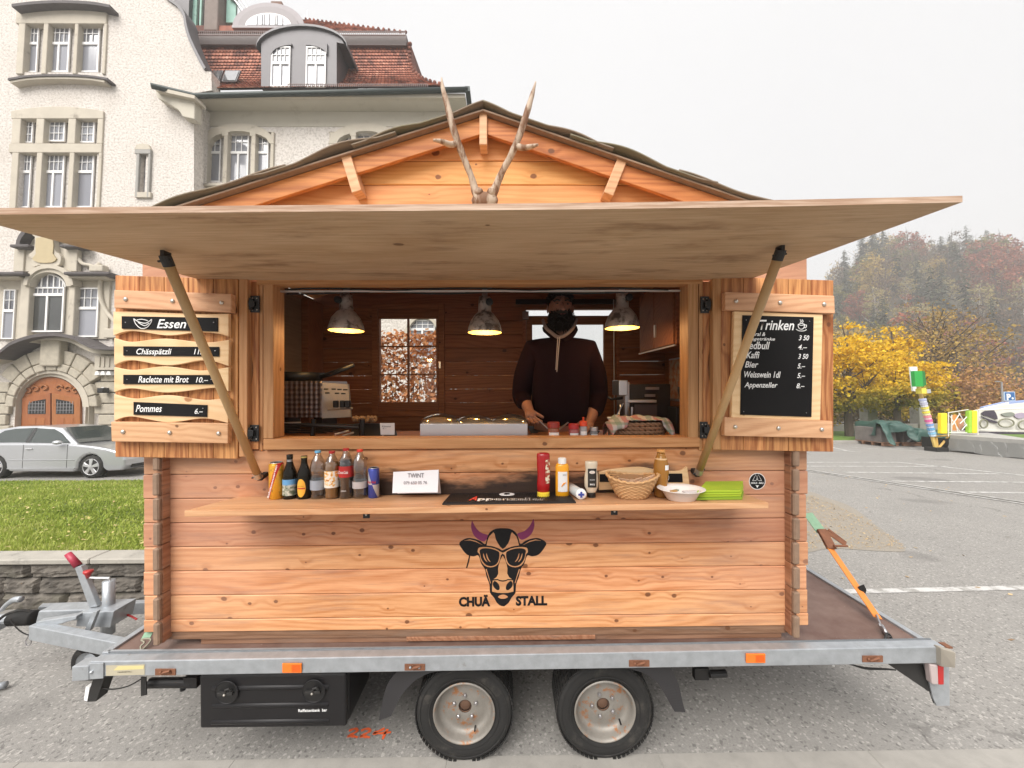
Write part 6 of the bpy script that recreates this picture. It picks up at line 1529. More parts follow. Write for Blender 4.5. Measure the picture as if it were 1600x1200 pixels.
M['cap'] = plain('pale cap slab', (.34, .32, .28), .85, var=.25, scale=7, bump=.5, bscale=60, dirt=(.2, .19, .17), dscale=5)
m = MB(); m.box(-9, -1, VWL + .06, 3.28, -.2, .35); m.build('mortar_core', plain('mortar', (.045, .04, .035), .95), sw)
u = -8.6
while u < -1:
    L_ = random.uniform(.8, 1.2); m = MB(); m.box(u + .004, u + L_ - .004, VWL - .02, 3.30, .352, .397, .008); m.build('cap_slab', M['cap'], sw); u += L_
for j, (z0, z1) in enumerate(((-.06, .085), (.09, .215), (.22, .348))):
    u = -8.6 + random.random()*.3
    while u < -1.2:
        L_ = random.uniform(.25, .62); m = MB(); nx, nz = 5, 3
        off = {}
        def sf(a, b, u=u, L_=L_, z0=z0, z1=z1):
            e = (a in (0, 1)) or (b in (0, 1)); q = Vector((u*3+a*L_*9, b*3, j*3)); return (u + .003 + (L_-.006)*a + .006*mnoise.noise(q*1.3), VWL + (.05 if e else .012 + .022*mnoise.noise(q) + .012*mnoise.noise(q*2.7)), z0 + .001 + (z1-z0-.002)*b + .006*mnoise.noise(q*.8))
        m.grid(sf, 14, 7); m.build('stone', M['stone'], sw, smooth=False)
        u += L_

# ================================================================== AUTUMN HEDGE BEHIND THE HUT
hdg = thing('beech_hedge', 'copper coloured autumn hedge seen through the rear window of the hut', 'hedge', (-1.6, 6.2, -.3))
def in_hedge():
    return (random.uniform(-3.4, .12), 5.95 + random.random()*.5, -.35 + 3.0*random.random()**.9 + .1*random.random())
o = leaf_quads(16000, in_hedge, .042, leafmat('beech leaves', [(.10, .045, .02), (.42, .17, .07), (.62, .30, .14), (.70, .50, .22)], trans=.35, sc=1.5), 'foliage', flat=1.0); o.parent = hdg; o.matrix_parent_inverse = ROOTI[hdg.name]
m = MB()
for k in range(26):
    x_ = -3.3 + 3.35*k/25; m.tube([(x_, 6.2, -.35), (x_ + random.uniform(-.1, .1), 6.2, .9), (x_ + random.uniform(-.2, .2), 6.25, 2.3)], [.02, .012, .005], 5)
tag(m.build('stem', plain('hedge stems', (.07, .05, .04), .9), hdg), kind='stuff')

# ================================================================== PARKED CAR
VC, ZCAR = 10.25, -.27
car = thing('parked_car', 'silver three door hatchback parked on the street beyond the lawn', 'car', (0, 0, 0), M=FM @ T3(0, 0, 0))
M['carpaint'] = plain('silver car paint', (.50, .51, .53), .28, metal=.6, var=.03, coat=.6)
M['carglass'] = plain('car window glass', (.045, .055, .052), .04, var=.2, scale=2, spec=.9)
cx0 = FP(140, 727, VC).x                         # front wheel centre
def cq(dx, dz): return (cx0 + dx, ZCAR + dz)
def arch(cxw, r=.345, n=9): return [(cxw + r*math.cos(a), .31 + r*math.sin(a)) for a in np.linspace(PI*1.02, -.02*PI, n)]
WB = -2.58
low = [(.86, .22), (.93, .34), (.93, .50), (.90, .62), (.80, .70), (.45, .80), (.05, .87), (-.45, .925), (-1.1, .95), (-2.3, .96), (-3.1, .95), (-3.42, .90), (-3.47, .70), (-3.45, .42), (-3.38, .28)]
bottom = [(-2.98, .20)] + arch(WB) + [(-2.15, .20), (-.45, .18)] + arch(0) + [(.45, .20)]
poly = [cq(*p) for p in low] + [cq(*p) for p in bottom]
m = MB(); m.prism(poly, VC, VC + 1.74); body = m.build('body', M['carpaint'], car, bevel=.055, seg=4)
m = MB(); m.box(cx0 - 3.2, cx0 + .75, VC + .25, VC + 1.5, ZCAR + .2, ZCAR + .7); m.build('underbody', M['black'], car)
# greenhouse: sill line low, roof narrower
def gh(pl, y, ins): return [(cx0 + a, VC + y, ZCAR + b) for a, b in pl]
bl_ = [(-.42, .925), (-1.35, .95), (-2.3, .96), (-3.30, .95)]; rf = [(-1.15, 1.36), (-1.7, 1.41), (-2.35, 1.405), (-3.0, 1.30)]
m = MB(); vsg = gh(bl_, .06, 0) + gh(rf, .30, 0) + gh(rf, 1.44, 0) + gh(bl_, 1.68, 0)
fs = []
for r_ in range(3): fs += [(r_*4+i, r_*4+i+1, (r_+1)*4+i+1, (r_+1)*4+i) for i in range(3)]
fs += [(0, 4, 8, 12), (3, 15, 11, 7)]; m._add(vsg, fs); m.build('cabin', M['carpaint'], car, bevel=.03, seg=3)
def sideq(pts, dy=0.0, nm='side_window', mat=None):
    out = []
    for a, b in pts:
        tt = (b - .94)/(1.38 - .94); out.append((cx0 + a, VC + .06 + .24*tt - .022 - dy, ZCAR + b))
    m = MB(); m._add(out, [tuple(range(len(out)))]); return m.build(nm, mat or M['carglass'], car)
sideq([(-.62, .965), (-1.70, .975), (-1.76, 1.35), (-1.28, 1.325), (-1.02, 1.22)]); sideq([(-1.84, .98), (-2.72, .985), (-2.90, 1.02), (-2.62, 1.29), (-2.35, 1.34), (-1.86, 1.36)])
sideq([(-1.71, .975), (-1.83, .975), (-1.85, 1.36), (-1.77, 1.36)], .002, 'door_pillar', M['black'])
m = MB(); m._add([(cx0 - .46, VC + .10, ZCAR + .945), (cx0 - .46, VC + 1.64, ZCAR + .945), (cx0 - 1.12, VC + 1.40, ZCAR + 1.352), (cx0 - 1.12, VC + .34, ZCAR + 1.352)], [(0, 1, 2, 3)])
m.v = [(a + .03, b, c + .02) for a, b, c in m.v]; m.build('windscreen', M['carglass'], car)
for z_, nm in ((.50, 'side_strip'), (.27, 'sill_strip')):
    m = MB(); m.box(cx0 - 2.2, cx0 - .40, VC - .012, VC + .01, ZCAR + z_, ZCAR + z_ + .022); m.build(nm, M['carpaint'], car, bevel=.003)
for x_ in (-.62, -1.80):
    m = MB(); m.box(cx0 + x_, cx0 + x_ + .008, VC - .004, VC + .01, ZCAR + .28, ZCAR + .92); m.build('door_gap', M['black'], car)
m = MB(); m.box(cx0 - 1.72, cx0 - 1.54, VC - .035, VC - .005, ZCAR + .80, ZCAR + .825); m.build('door_handle', M['alu'], car, bevel=.008)
m = MB(); m.ball((cx0 - .78, VC - .10, ZCAR + .985), .10, 12, 8, (1.15, .8, .6)); m.build('wing_mirror', M['carpaint'], car, smooth=True)
for x_ in (0, WB):
    c0 = Vector((cx0 + x_, VC + .03, ZCAR + .31)); m = MB(); m.lathe([(.21, 0), (.30, .01), (.315, .04), (.315, .18), (.29, .2)], c0, 36, axis='y'); wh = m.build('wheel', M['rubber'], car, smooth=True)
    m = MB(); m.lathe([(.215, .0), (.205, .01), (.20, .05), (.0001, .055)], c0 + Vector((0, -.004, 0)), 32, axis='y', cap=False); m.build('rim_well', M['darkmetal'], wh)
    m = MB()
    for k in range(5):
        a = 2*PI*k/5 + .3; d = Vector((math.cos(a), 0, math.sin(a))); s_ = Vector((-d.z, 0, d.x))
        m.hexa([c0 + d*.03 - s_*.03, c0 + d*.03 + s_*.03, c0 + d*.205 + s_*.055, c0 + d*.205 - s_*.055], [c0 + Vector((0, -.02, 0)) + d*.03 - s_*.025, c0 + Vector((0, -.02, 0)) + d*.03 + s_*.025, c0 + Vector((0, -.008, 0)) + d*.205 + s_*.045, c0 + Vector((0, -.008, 0)) + d*.205 - s_*.045])
    m.lathe([(.0001, -.025), (.045, -.022), (.05, 0)], c0, 16, axis='y', cap=False); m.lathe([(.205, -.004), (.217, -.008), (.222, 0)], c0, 32, axis='y', cap=False); m.build('rim', M['alu'], wh)
m = MB(); m.hexa([(cx0 + .62, VC + .02, ZCAR + .58), (cx0 + .90, VC + .12, ZCAR + .55), (cx0 + .92, VC + .45, ZCAR + .55), (cx0 + .8, VC + .4, ZCAR + .6)], [(cx0 + .50, VC + .012, ZCAR + .69), (cx0 + .80, VC + .10, ZCAR + .69), (cx0 + .84, VC + .45, ZCAR + .68), (cx0 + .7, VC + .4, ZCAR + .72)]); m.v = [(a + .02, b - .012, c) for a, b, c in m.v]; m.build('headlight', plain('headlight', (.35, .40, .46), .1, spec=.9), car, bevel=.01)
m = MB(); m.box(cx0 + .86, cx0 + .945, VC + .2, VC + 1.5, ZCAR + .27, ZCAR + .36); m.build('lower_grille', M['black'], car, bevel=.01)
m = MB(); m.box(cx0 + .9, cx0 + .95, VC + .6, VC + 1.15, ZCAR + .42, ZCAR + .66); m.build('grille', M['black'], car, bevel=.01)
m = MB(); m.box(cx0 + .93, cx0 + .955, VC + .61, VC + 1.13, ZCAR + .47, ZCAR + .56); m.build('number_plate', M['white'], car)
# ================================================================== TOWN BUILDING
YB = 14.0; ZST = -.27
t = Nt('rough cast render'); v, _ = t.obj(False); n = t.noise(v, 13, 4, .65); n2 = t.noise(v, .6, 4, .6); n3 = t.noise(v, 2.5, 5, .7)
sp = t('SeparateXYZ'); t.set(sp, 0, v); st_ = t.noise(t.xyz(t.math('MULTIPLY', sp.outputs[0], 3.0), 0.0, t.math('MULTIPLY', sp.outputs[2], .35)), 1.0, 4, .6)
c = t.mix(t.mr(n, .3, .55, .75, 0), (.655, .61, .565), (.34, .30, .265)); c = t.mix(t.mr(n2, .5, .75, 0, .35), c, (.42, .37, .31)); c = t.mix(t.mr(st_, .60, .8, 0, .35), c, (.36, .32, .27))
t.color(c); t.set(t.b, 'Roughness', .95); t.bump(n, .9, .05); M['render'] = t.m
M['smooth_render'] = plain('smooth cream render', (.50, .465, .39), .9, var=.08, scale=1.5, dirt=(.42, .38, .31), dscale=1.2)
M['sand'] = plain('beige sandstone', (.47, .425, .35), .85, var=.16, scale=2.5, bump=.3, bscale=14, dirt=(.27, .235, .19), dscale=1.4, dmin=.58)
M['sandb'] = plain('rock faced sandstone', (.39, .35, .28), .9, var=.35, scale=9, bump=1.0, bscale=11)
M['darkstone'] = plain('dark weathered cornice', (.085, .075, .075), .8, var=.4, scale=5, bump=.4, bscale=20)
M['zinc'] = plain('grey zinc cladding', (.105, .10, .105), .5, metal=.3, var=.12, scale=1.5)
M['winwhite'] = plain('white window frame', (.74, .73, .72), .5, var=.03)
t = Nt('town window glass'); v, r = t.obj(); n = t.noise(v, .9, 3, .6); c = t.mix(t.mr(n, .35, .65, 0, 1), (.10, .10, .115), (.30, .31, .34)); t.color(c); t.set(t.b, 'Roughness', .07); t.set(t.b, 'Specular IOR Level', .8); M['bglass'] = t.m
t = Nt('blinds behind glass'); v, r = t.obj(); c = t.hsv((.25, .255, .285), .5, 1, t.math('MULTIPLY_ADD', r, .25, .88)); t.color(c); t.set(t.b, 'Roughness', .12); t.set(t.b, 'Specular IOR Level', .6); M['blind'] = t.m
bld = thing('town_hall', 'white rendered old building with sandstone windows and a red tiled mansard roof', 'building', FP(100, 700, YB), M=FM)
def bp_(x, y, d=YB): p = FP(x, y, d); return (p.x, p.z)
def bprism(pts, d0, d1, mat, nm, parent=bld, bevel=0, sm=0, smooth=False):
    if sm: pts = smooth_pts(pts, sm)
    m = MB(); m.prism([bp_(x, y, d0) for x, y in pts], d0, d1); return m.build(nm, mat, parent, bevel=bevel, smooth=smooth)
def brect(x0, y0, x1, y1, d0, d1, mat, nm, parent=bld, bevel=0):
    a, b = bp_(x0, y1, d0), bp_(x1, y0, d0); m = MB(); m.box(a[0], b[0], d0, d1, a[1], b[1]); return m.build(nm, mat, parent, bevel=bevel)
zb = ZST - .3; 
gable = [(-330, 760), (303, 760), (303, 146), (331, 141), (330, 112), (321, 111), (314, 98), (304, 78), (296, 60), (291, 42), (288, 26), (279, 12), (262, -1), (240, -25), (215, -75), (150, -150), (60, -170), (-40, -120), (-100, -60), (-330, -30)]
def cut_wall(mesh, holes, d, name='wall'):
    o = mesh.build(name, M['render'], bld); cb = MB()
    for x0, y0, x1, y1 in holes: a, b = bp_(x0, y1, d), bp_(x1, y0, d); cb.box(a[0], b[0], d - .5, d + .20, a[1], b[1])
    cut = cb.build('cut', M['render'], bld); md = o.modifiers.new('c', 'BOOLEAN'); md.object = cut; md.solver = 'EXACT'
    bpy.context.view_layer.update(); me = bpy.data.meshes.new_from_object(o.evaluated_get(bpy.context.evaluated_depsgraph_get())); o.modifiers.clear(); o.data = me; bpy.data.objects.remove(cut)
m = MB(); m.prism([bp_(*p) for p in gable], YB, YB + .45)
cut_wall(m, [(34, 30, 162, 113), (27, 180, 155, 326), (217.5, 240, 228.5, 300)], YB)
m = MB(); a = bp_(-330, 760); b = bp_(300, 150); m.box(a[0], b[0], YB + .46, YB + 9, a[1], b[1]); m.build('wall', M['render'], bld)
# band that follows the gable curve
cv = [(322, 110), (315, 98), (305, 78), (297, 60), (292, 42), (289, 26), (280, 12), (263, -1), (241, -25)]
pts = [bp_(x, y) for x, y in smooth_pts(cv, 4, False)]; m = MB()
for (a, b), (c, d) in zip(pts[:-1], pts[1:]): m.hexa([(a-.03, YB-.08, b-.03), (c-.03, YB-.08, d-.03), (c+.05, YB-.08, d+.05), (a+.05, YB-.08, b+.05)], [(a-.03, YB+.5, b-.03), (c-.03, YB+.5, d-.03), (c+.05, YB+.5, d+.05), (a+.05, YB+.5, b+.05)])
m.build('gable_coping', M['zinc'], bld)
def window(x0, y0, x1, y1, d, cols, rows, transom, double=False, arch=0, parent=bld, curve=0, glass=None):
    """white timber window: small panes above the transom, one or two tall panes below"""
    a, b = bp_(x0, y1, d), bp_(x1, y0, d); X0, X1, Z0, Z1 = a[0], b[0], a[1], b[1]; W = X1 - X0; f = min(.055, W*.09)
    zt = bp_(x0, transom, d)[1] if transom else Z0
    m = MB(); m.box(X0, X0+f, d-.05, d-.002, Z0, Z1); m.box(X1-f, X1, d-.05, d-.002, Z0, Z1); m.box(X0+f, X1-f, d-.05, d-.002, Z0, Z0+f)
    if not arch: m.box(X0+f, X1-f, d-.05, d-.002, Z1-f, Z1)
    if transom: m.box(X0+f, X1-f, d-.06, d-.003, zt-.05, zt+.05)
    if double: m.box((X0+X1)/2-.035, (X0+X1)/2+.035, d-.055, d-.0025, Z0+f, (zt-.05) if transom else Z1-f)
    w = m.build('window', M['winwhite'], parent)
    top = lambda x: Z1 if not arch else Z1 - arch*(((x - (X0+X1)/2)/(W/2) if arch > 0 else 0)**2)
    if arch == 'l' or arch == 'r': pass
    m = MB()
    t0 = zt + .05 if transom else Z0 + f
    for i in range(1, cols): x_ = X0 + f + (W-2*f)*i/cols; m.box(x_-.011, x_+.011, d-.045, d-.02, t0, Z1-f*.6)
    for j in range(1, rows): z_ = t0 + (Z1-f-t0)*j/rows; m.box(X0+f, X1-f, d-.043, d-.021, z_-.011, z_+.011)
    if cols > 1: m.build('glazing_bar', M['winwhite'], w)
    def pn(a0, a1, z0, z1, mt):
        m = MB(); m._add([(a0, d-.015, z0), (a1, d-.015, z0), (a1, d-.015, z1), (a0, d-.015, z1)], [(0, 1, 2, 3)]); m.build('pane', mt, w)
    g = glass or M['blind']
    if transom:
        xs = [X0+f, (X0+X1)/2-.035, (X0+X1)/2+.035, X1-f] if double else [X0+f, X1-f]
        for k in range(0, len(xs), 2): pn(xs[k], xs[k+1], Z0+f, zt-.05, g if random.random() < .8 else M['bglass'])
        pn(X0+f, X1-f, zt+.05, Z1-f*.2, M['bglass'])
    else: pn(X0+f, X1-f, Z0+f, Z1, M['bglass'])
    return w
def surround(outer, lights, d0, d1, head=None, archtop=None, mat=None, sill=True):
    """stone posts between lights, head and foot pieces, standing proud of the wall"""
    mat = mat or M['sand']; x0, y0, x1, y1 = outer; xs = [x0] + [v for l in lights for v in (l[0], l[2])] + [x1]
    ly0 = min(l[1] for l in lights); ly1 = max(l[3] for l in lights)
    for k in range(0, len(xs), 2): brect(xs[k], ly0, xs[k+1], y1, d0, d1, mat, 'stone_post', bevel=.02)
    if archtop:
        n = 12; pts = [(x0 + (x1-x0)*i/n, y0 + archtop*(2*i/n - 1)**2) for i in range(n+1)] + [(x1, ly0), (x0, ly0)]
        bprism(pts, d0 - .01, d1, mat, 'stone_head', bevel=.02)
    else: brect(x0, y0, x1, ly0, d0 - .01, d1, mat, 'stone_head', bevel=.02)
D0, D1 = YB - .06, YB + .19
# top bay
L3 = [(39.5, 38, 63.5, 114), (75.5, 36, 112.5, 114), (122.5, 38, 158.5, 114)]
surround((24, 8, 167, 115), L3, D0, D1)
for l, c_ in zip(L3, (3, 4, 3)): window(*l, YB + .16, c_, 2, 69.5, c_ == 4)
cvx = lambda y, k=3: [(12, y+2), (40, y-k+1), (90, y-k), (140, y-k+1), (168, y+2)]
def band(pts, h, d0, d1, mat, nm='cornice'):
    q = smooth_pts(pts, 4, False); bprism(q + [(x, y + h) for x, y in q[::-1]], d0, d1, mat, nm)
band([(18, 6), (50, 2), (95, 0), (140, 2), (171, 7)], 4.5, YB-.34, YB, M['darkstone']); band([(12, 122), (45, 117), (90, 115.5), (135, 117), (168, 121.5)], 3, YB-.30, YB, M['darkstone']); band([(16, 126), (45, 121), (90, 119.5), (135, 121), (163, 125)], 3.5, YB-.26, YB, M['sand'])
# middle bay, two storeys of lights under a flat arch
La = [(32.5, 186, 54.5, 224), (69, 185, 104.5, 222), (118.5, 186, 150.5, 224)]; Lb = [(29, 239, 52, 321), (66, 238, 103.5, 321), (116, 239, 149.5, 321)]
surround((17, 166, 161, 224), La, D0, D1, archtop=7); surround((13, 224, 159, 330), Lb, D0 + .003, D1)
for l in La: window(*l, YB + .16, 4 if l[2]-l[0] > 33 else 3, 3, None)
for l, c_ in zip(Lb, (3, 4, 3)): window(l[0], l[1], l[2], l[3] + 4, YB + .16, c_, 2, 269.5, c_ == 4)
# slit window
surround((210, 233, 235, 308), [(217.5, 240, 228.5, 300)], YB - .09, YB, mat=plain('grey stone', (.30, .29, .27), .8)); bprism([(210, 233), (213, 226), (222.5, 224), (232, 226), (235, 233)], YB - .09, YB, M['sand'], 'stone_head')
brect(217, 239, 229, 301, YB + .17, YB + .19, M['bglass'], 'slit_window'); brect(210, 300, 235, 308, YB - .088, YB, M['sand'], 'sill')
# piano nobile: three lights, arched centre, cornices, cartouche, scrolls
brect(-60, 433, 172, 530, YB - .08, YB, M['sand'], 'stone_facing')
for x0, x1 in ((27, 47), (104, 118)): brect(x0, 432, x1, 530, YB - .30, YB - .085, M['sand'], 'pilaster', bevel=.03)
def arched(x0, x1, ytop, ybase, d0, d1, w, mat, nm, rise=None):
    cxp, r = (x0+x1)/2, (x1-x0)/2; rise = rise or r
    o = [(cxp - (r+w)*math.cos(a), ybase - (rise+w)*math.sin(a)) for a in np.linspace(0, PI, 15)]; i_ = [(cxp - r*math.cos(a), ybase - rise*math.sin(a)) for a in np.linspace(0, PI, 15)]
    m = MB()
    for k in range(14):
        q = [o[k], o[k+1], i_[k+1], i_[k]]; f = [(*bp_(*p, d0),) for p in q]; m.hexa([(a, d0, b) for a, b in f], [(a, d1, b) for a, b in f])
    return m.build(nm, mat, bld)
arched(46, 103, 0, 447, YB - .36, YB - .06, 9, M['sand'], 'arch_moulding', 22); arched(42, 108, 0, 445, YB - .42, YB - .1, 6, M['sand'], 'arch_moulding', 26)
brect(47, 447, 103, 520, YB - .09, YB - .0805, M['blind'], 'window_ground'); window(47, 449, 103, 519, YB - .12, 6, 1, 461, True, glass=plain('dark reflecting glass', (.06, .062, .06), .05, var=.6, scale=.8, spec=.9))
m = MB(); 
f = lambda a: bp_(75 - 28*math.cos(a), 449 - 20*math.sin(a), YB - .13)
fan = [(x, YB - .13, z) for x, z in [f(a) for a in np.linspace(0, PI, 13)]]; m._add(fan, [tuple(range(13))]); fp_ = m.build('fan_window', M['bglass'], bld)
m = MB()
for x in (51, 56, 65.5, 75, 84.5, 94, 99): 
    h = 20*math.sqrt(max(0, 1 - ((x-75)/28)**2)); a, b = bp_(x, 449, YB-.14), bp_(x, 449 - h, YB-.14); m.box(a[0]-.018, a[0]+.018, YB-.17, YB-.135, a[1], b[1])
m.tube([(x, YB-.15, z) for x, z in [f(a) for a in np.linspace(0, PI, 13)]], .035, 5); m.build('glazing_bar', M['winwhite'], fp_)
window(118.5, 450, 157, 527, YB - .09, 3, 2, 482); window(4, 453, 27, 530, YB - .09, 2, 2, 486)
for x0, x1 in ((98, 170), (-40, 36)): brect(x0, 424, x1, 429, YB - .62, YB - .05, M['darkstone'], 'cornice', bevel=.04); brect(x0 + 7, 429, x1 - 6, 434, YB - .45, YB - .05, M['sand'], 'cornice', bevel=.03)
bprism([(39, 384), (112, 384), (118, 424), (36, 424)], YB - .16, YB, M['sand'], 'pediment_block')
for x0, x1 in ((14, 44), (92, 127)): brect(x0, 381, x1, 386, YB - .45, YB - .05, M['darkstone'], 'cornice', bevel=.04); brect(x0 + 6, 386, x1 - 6, 424, YB - .22, YB - .05, M['sand'], 'pedestal', bevel=.02)
arched(30, 115, 0, 384, YB - .4, YB, 6, M['darkstone'], 'segmental_hood', 32); bprism([(34, 384)] + [(72.5 - 40*math.cos(a), 384 - 30*math.sin(a)) for a in np.linspace(0, PI, 12)], YB - .1, YB, M['sand'], 'tympanum')
cart = [(50, 366), (54, 370), (53, 390), (46, 396), (44, 401), (50, 404), (46, 412), (52, 417), (62, 414), (68, 418), (76, 414), (84, 417), (93, 413), (95, 402), (91, 396), (86, 392), (84, 374), (88, 366)]
bprism(cart, YB - .34, YB - .165, M['sand'], 'cartouche', sm=2, bevel=.04)
bprism([(56, 372), (82, 372), (82, 396), (88, 404), (80, 410), (60, 410), (50, 404), (56, 396)], YB - .38, YB - .345, plain('ochre stone field', (.44, .36, .22), .85, var=.1), 'cartouche_field', sm=2)
for pts in ([(119, 386), (122, 400), (130, 412), (142, 415), (150, 418), (158, 412)], [(160, 433), (158, 450), (160, 470), (168, 488), (180, 502), (186, 512)]):
    q = smooth_pts([(*bp_(x, y, YB-.1),) for x, y in pts], 5, False); m = MB(); m.tube([(a, YB - .13, b) for a, b in q], .07, 7); m.build('scroll_moulding', M['sand'], bld, smooth=True)
brect(138, 413, 160, 424, YB - .3, YB - .05, M['sand'], 'scroll_block', bevel=.04); brect(161, 513, 200, 528, YB - .3, YB, M['sand'], 'scroll_block', bevel=.03)
# hood moulding over the portal
hp = [(-60, 560), (-10, 552), (15, 535), (45, 524), (78, 520), (110, 524), (132, 535), (152, 541), (215, 541)]
band(hp, 5, YB - .75, YB, M['darkstone'], 'hood_moulding'); band([(x, y + 5) for x, y in hp], 6, YB - .5, YB, M['sand'], 'hood_moulding')
# portal: voussoirs, courses of rock faced blocks, stepped arch, carved door
CXD, CYD = 79, 636
def polar(r, a): return (CXD - r*math.cos(a), CYD - r*math.sin(a)*.96)
for k in range(11):
    a0, a1 = PI*k/11 + .012, PI*(k+1)/11 - .012
    pts = [polar(60, a0), polar(60, (a0+a1)/2), polar(60, a1), polar(72, a1), polar(72, (a0+a1)/2), polar(72, a0)]; bprism(pts, YB - .30, YB - .05, M['sandb'], 'arch_stone', bevel=.03)
    if 1 < k < 9:
        r1 = 95 if k != 5 else 104
        pts = [polar(73.5, a0), polar(73.5, a1), polar(r1, a1), polar(r1, a0)]; bprism([(x, max(y, 537)) for x, y in pts], YB - .24, YB - .05, M['sandb'], 'voussoir', bevel=.03)
brect(45+15, 531, 73+20, 572, YB - .40, YB - .1, M['sandb'], 'keystone', bevel=.05)
for w_, r_, dd in ((5, 55, .22), (5, 50, .12)):
    m = MB()
    for k in range(20):
        a0, a1 = PI*k/20, PI*(k+1)/20; q = [polar(r_, a0), polar(r_, a1), polar(r_+w_, a1), polar(r_+w_, a0)]; f4 = [bp_(*p, YB-dd) for p in q]; m.hexa([(a, YB-dd, b) for a, b in f4], [(a, YB-.01, b) for a, b in f4])
    for s in (-1, 1):
        xa, xb = sorted((CXD + s*r_, CXD + s*(r_ + w_))); a, b = bp_(xa, 725, YB-dd), bp_(xb, CYD, YB-dd); m.box(a[0], b[0], YB-dd, YB-.012, a[1], b[1])
    m.build('stepped_arch', M['sand'], bld)
y = 545; 
for j in range(11):
    y0_, y1_ = 546 + j*17.0, 562 + j*17.0; x = 146 if j > 2 else 150; 
    xs = [x + (0 if j % 2 else 6)]; 
    while xs[-1] < 225: xs.append(xs[-1] + random.uniform(28, 46))
    for a, b in zip(xs[:-1], xs[1:]): brect(a + .5, y0_, b - .5, y1_, YB - .14, YB - .0, M['sandb'], 'rusticated_block', bevel=.035)
    xs = [14 - (0 if j % 2 else 5)]
    while xs[-1] > -70: xs.append(xs[-1] - random.uniform(28, 46))
    if j > 2:
        for a, b in zip(xs[1:], xs[:-1]): brect(a + .5, y0_, b - .5, y1_, YB - .14, YB, M['sandb'], 'rusticated_block', bevel=.035)
brect(147, 556, 180, 578, YB - .3, YB - .145, M['sand'], 'triglyph_panel', bevel=.01)
for x in (153, 160, 168): brect(x, 558, x + 3, 573, YB - .33, YB - .305, M['sand'], 'groove_bar')
for x in (151, 160, 169): bprism([(x-4, 586), (x+4, 586), (x+2, 580), (x-2, 580)], YB - .34, YB - .145, M['winwhite'], 'drop_ornament', bevel=.01)
dm = wood('orange brown oak door', (.36, .135, .045), (.22, .07, .022), axis='Z', ring=.3, fine=.3, knots=.95, tint=.05)
dr = MB(); pts = [polar(49, a) for a in np.linspace(0, PI, 21)] + [(CXD + 49, 725), (CXD - 49, 725)]; dr.prism([bp_(*p, YB-.02) for p in pts], YB - .04, YB - .005); door_ = dr.build('portal_door', dm, bld)
for s in (-1, 1):
    xa, xb = sorted((CXD + s*1.2, CXD + s*45.5)); 
    m = MB(); pts = [(xa, 725), (xb, 725), (xb, 622 if s > 0 else 614), (xa, 614 if s > 0 else 622)]; m.prism([bp_(*p, YB-.1) for p in pts], YB - .09, YB - .042); lf = m.build('door_leaf', dm, door_, bevel=.01)
    x0_, x1_ = sorted((CXD + s*8, CXD + s*36)); pts = [(x0_, 647), (x1_, 647), (x1_, 626 if s > 0 else 632), ((x0_+x1_)/2, 624), (x0_, 632 if s < 0 else 624)]
    pts = [(x0_, 647), (x1_, 647)] + ([(x1_, 633), (x1_ - 8, 627), (x0_, 623.5)] if s > 0 else [(x1_, 623.5), (x0_ + 8, 627), (x0_, 633)])
    m = MB(); m.prism([bp_(*p, YB-.1) for p in pts], YB - .096, YB - .091); m.build('door_pane', M['black'], door_)
    m = MB()
    for k in range(6): x = x0_ + 2 + (x1_-x0_-4)*k/5; a, b = bp_(x, 646, YB-.1), bp_(x, 627, YB-.1); m.box(a[0]-.008, a[0]+.008, YB-.104, YB-.098, a[1], b[1])
    for y in (631, 636, 641): a, b = bp_(x0_+1, y, YB-.1), bp_(x1_-1, y, YB-.1); m.box(a[0], b[0], YB-.105, YB-.099, a[1]-.008, a[1]+.008)
    m.build('leading', M['steel'], door_)
    for k in range(2):
        x = (x0_ + (x1_ - x0_)*k*.5); m = MB(); a, b = bp_(x+1, 664, YB-.1), bp_(x + 13, 653, YB-.1); m.box(a[0], b[0], YB-.10, YB-.092, a[1], b[1]); m.build('door_panel', dm, door_, bevel=.01)
for s in (-1, 1):
    m = MB()
    for (r_, ph) in ((12, 0), (26, .3), (38, .8)):
        q = [bp_(CXD + s*(r_ + 5*math.cos(a)), 606 + ph*6 - 5*math.sin(a)*(1 - .1*a), YB-.1) for a in np.linspace(0, 5, 12)]; m.tube([(a, YB-.06, b) for a, b in q], .035, 5)
    m.build('carving', dm, door_, smooth=True)
brect(151, 606, 160, 614, YB - .45, YB - .2, M['black'], 'flood_light', bevel=.02); brect(158, 605, 162, 612, YB - .3, YB - .15, M['winwhite'], 'flood_light_arm')
# right wing -----------------------------------------------------------------
YW = 14.9
m = MB(); a, b = bp_(250, 760, YW), bp_(727, 160, YW); m.box(a[0], b[0], YW, YW + 8, a[1], b[1]); cut_wall(m, [(321, 209, 425, 284), (521, 209, 625, 284)], YW)
brect(303.5, 152, 727, 197, YW - .02, YW, M['smooth_render'], 'frieze')
for y0_, y1_, d, mt in ((146, 151, .75, M['sand']), (151, 156, .6, M['smooth_render']), (156, 160, .45, M['sand'])): brect(303, y0_, 731 - d*6, y1_, YW - d, YW - .021, mt, 'eave_cornice')
bprism([(241, 137), (304, 151), (304, 168), (303.5, 186), (285, 182), (279, 172), (262, 161), (246, 153)], YB - .35, YB - .002, M['smooth_render'], 'eave_return', bevel=.03); bprism([(239, 134), (304, 149), (304, 154), (243, 141)], YB - .55, YB - .02, M['sand'], 'eave_cornice')
def tubepx(pts, r, mat, nm, n=8): 
    m = MB(); m.tube([FP(*p) for p in pts], r, n); return m.build(nm, mat, bld, smooth=True)
M['gutter'] = plain('dark green grey gutter', (.035, .045, .042), .5, metal=.3, var=.2)
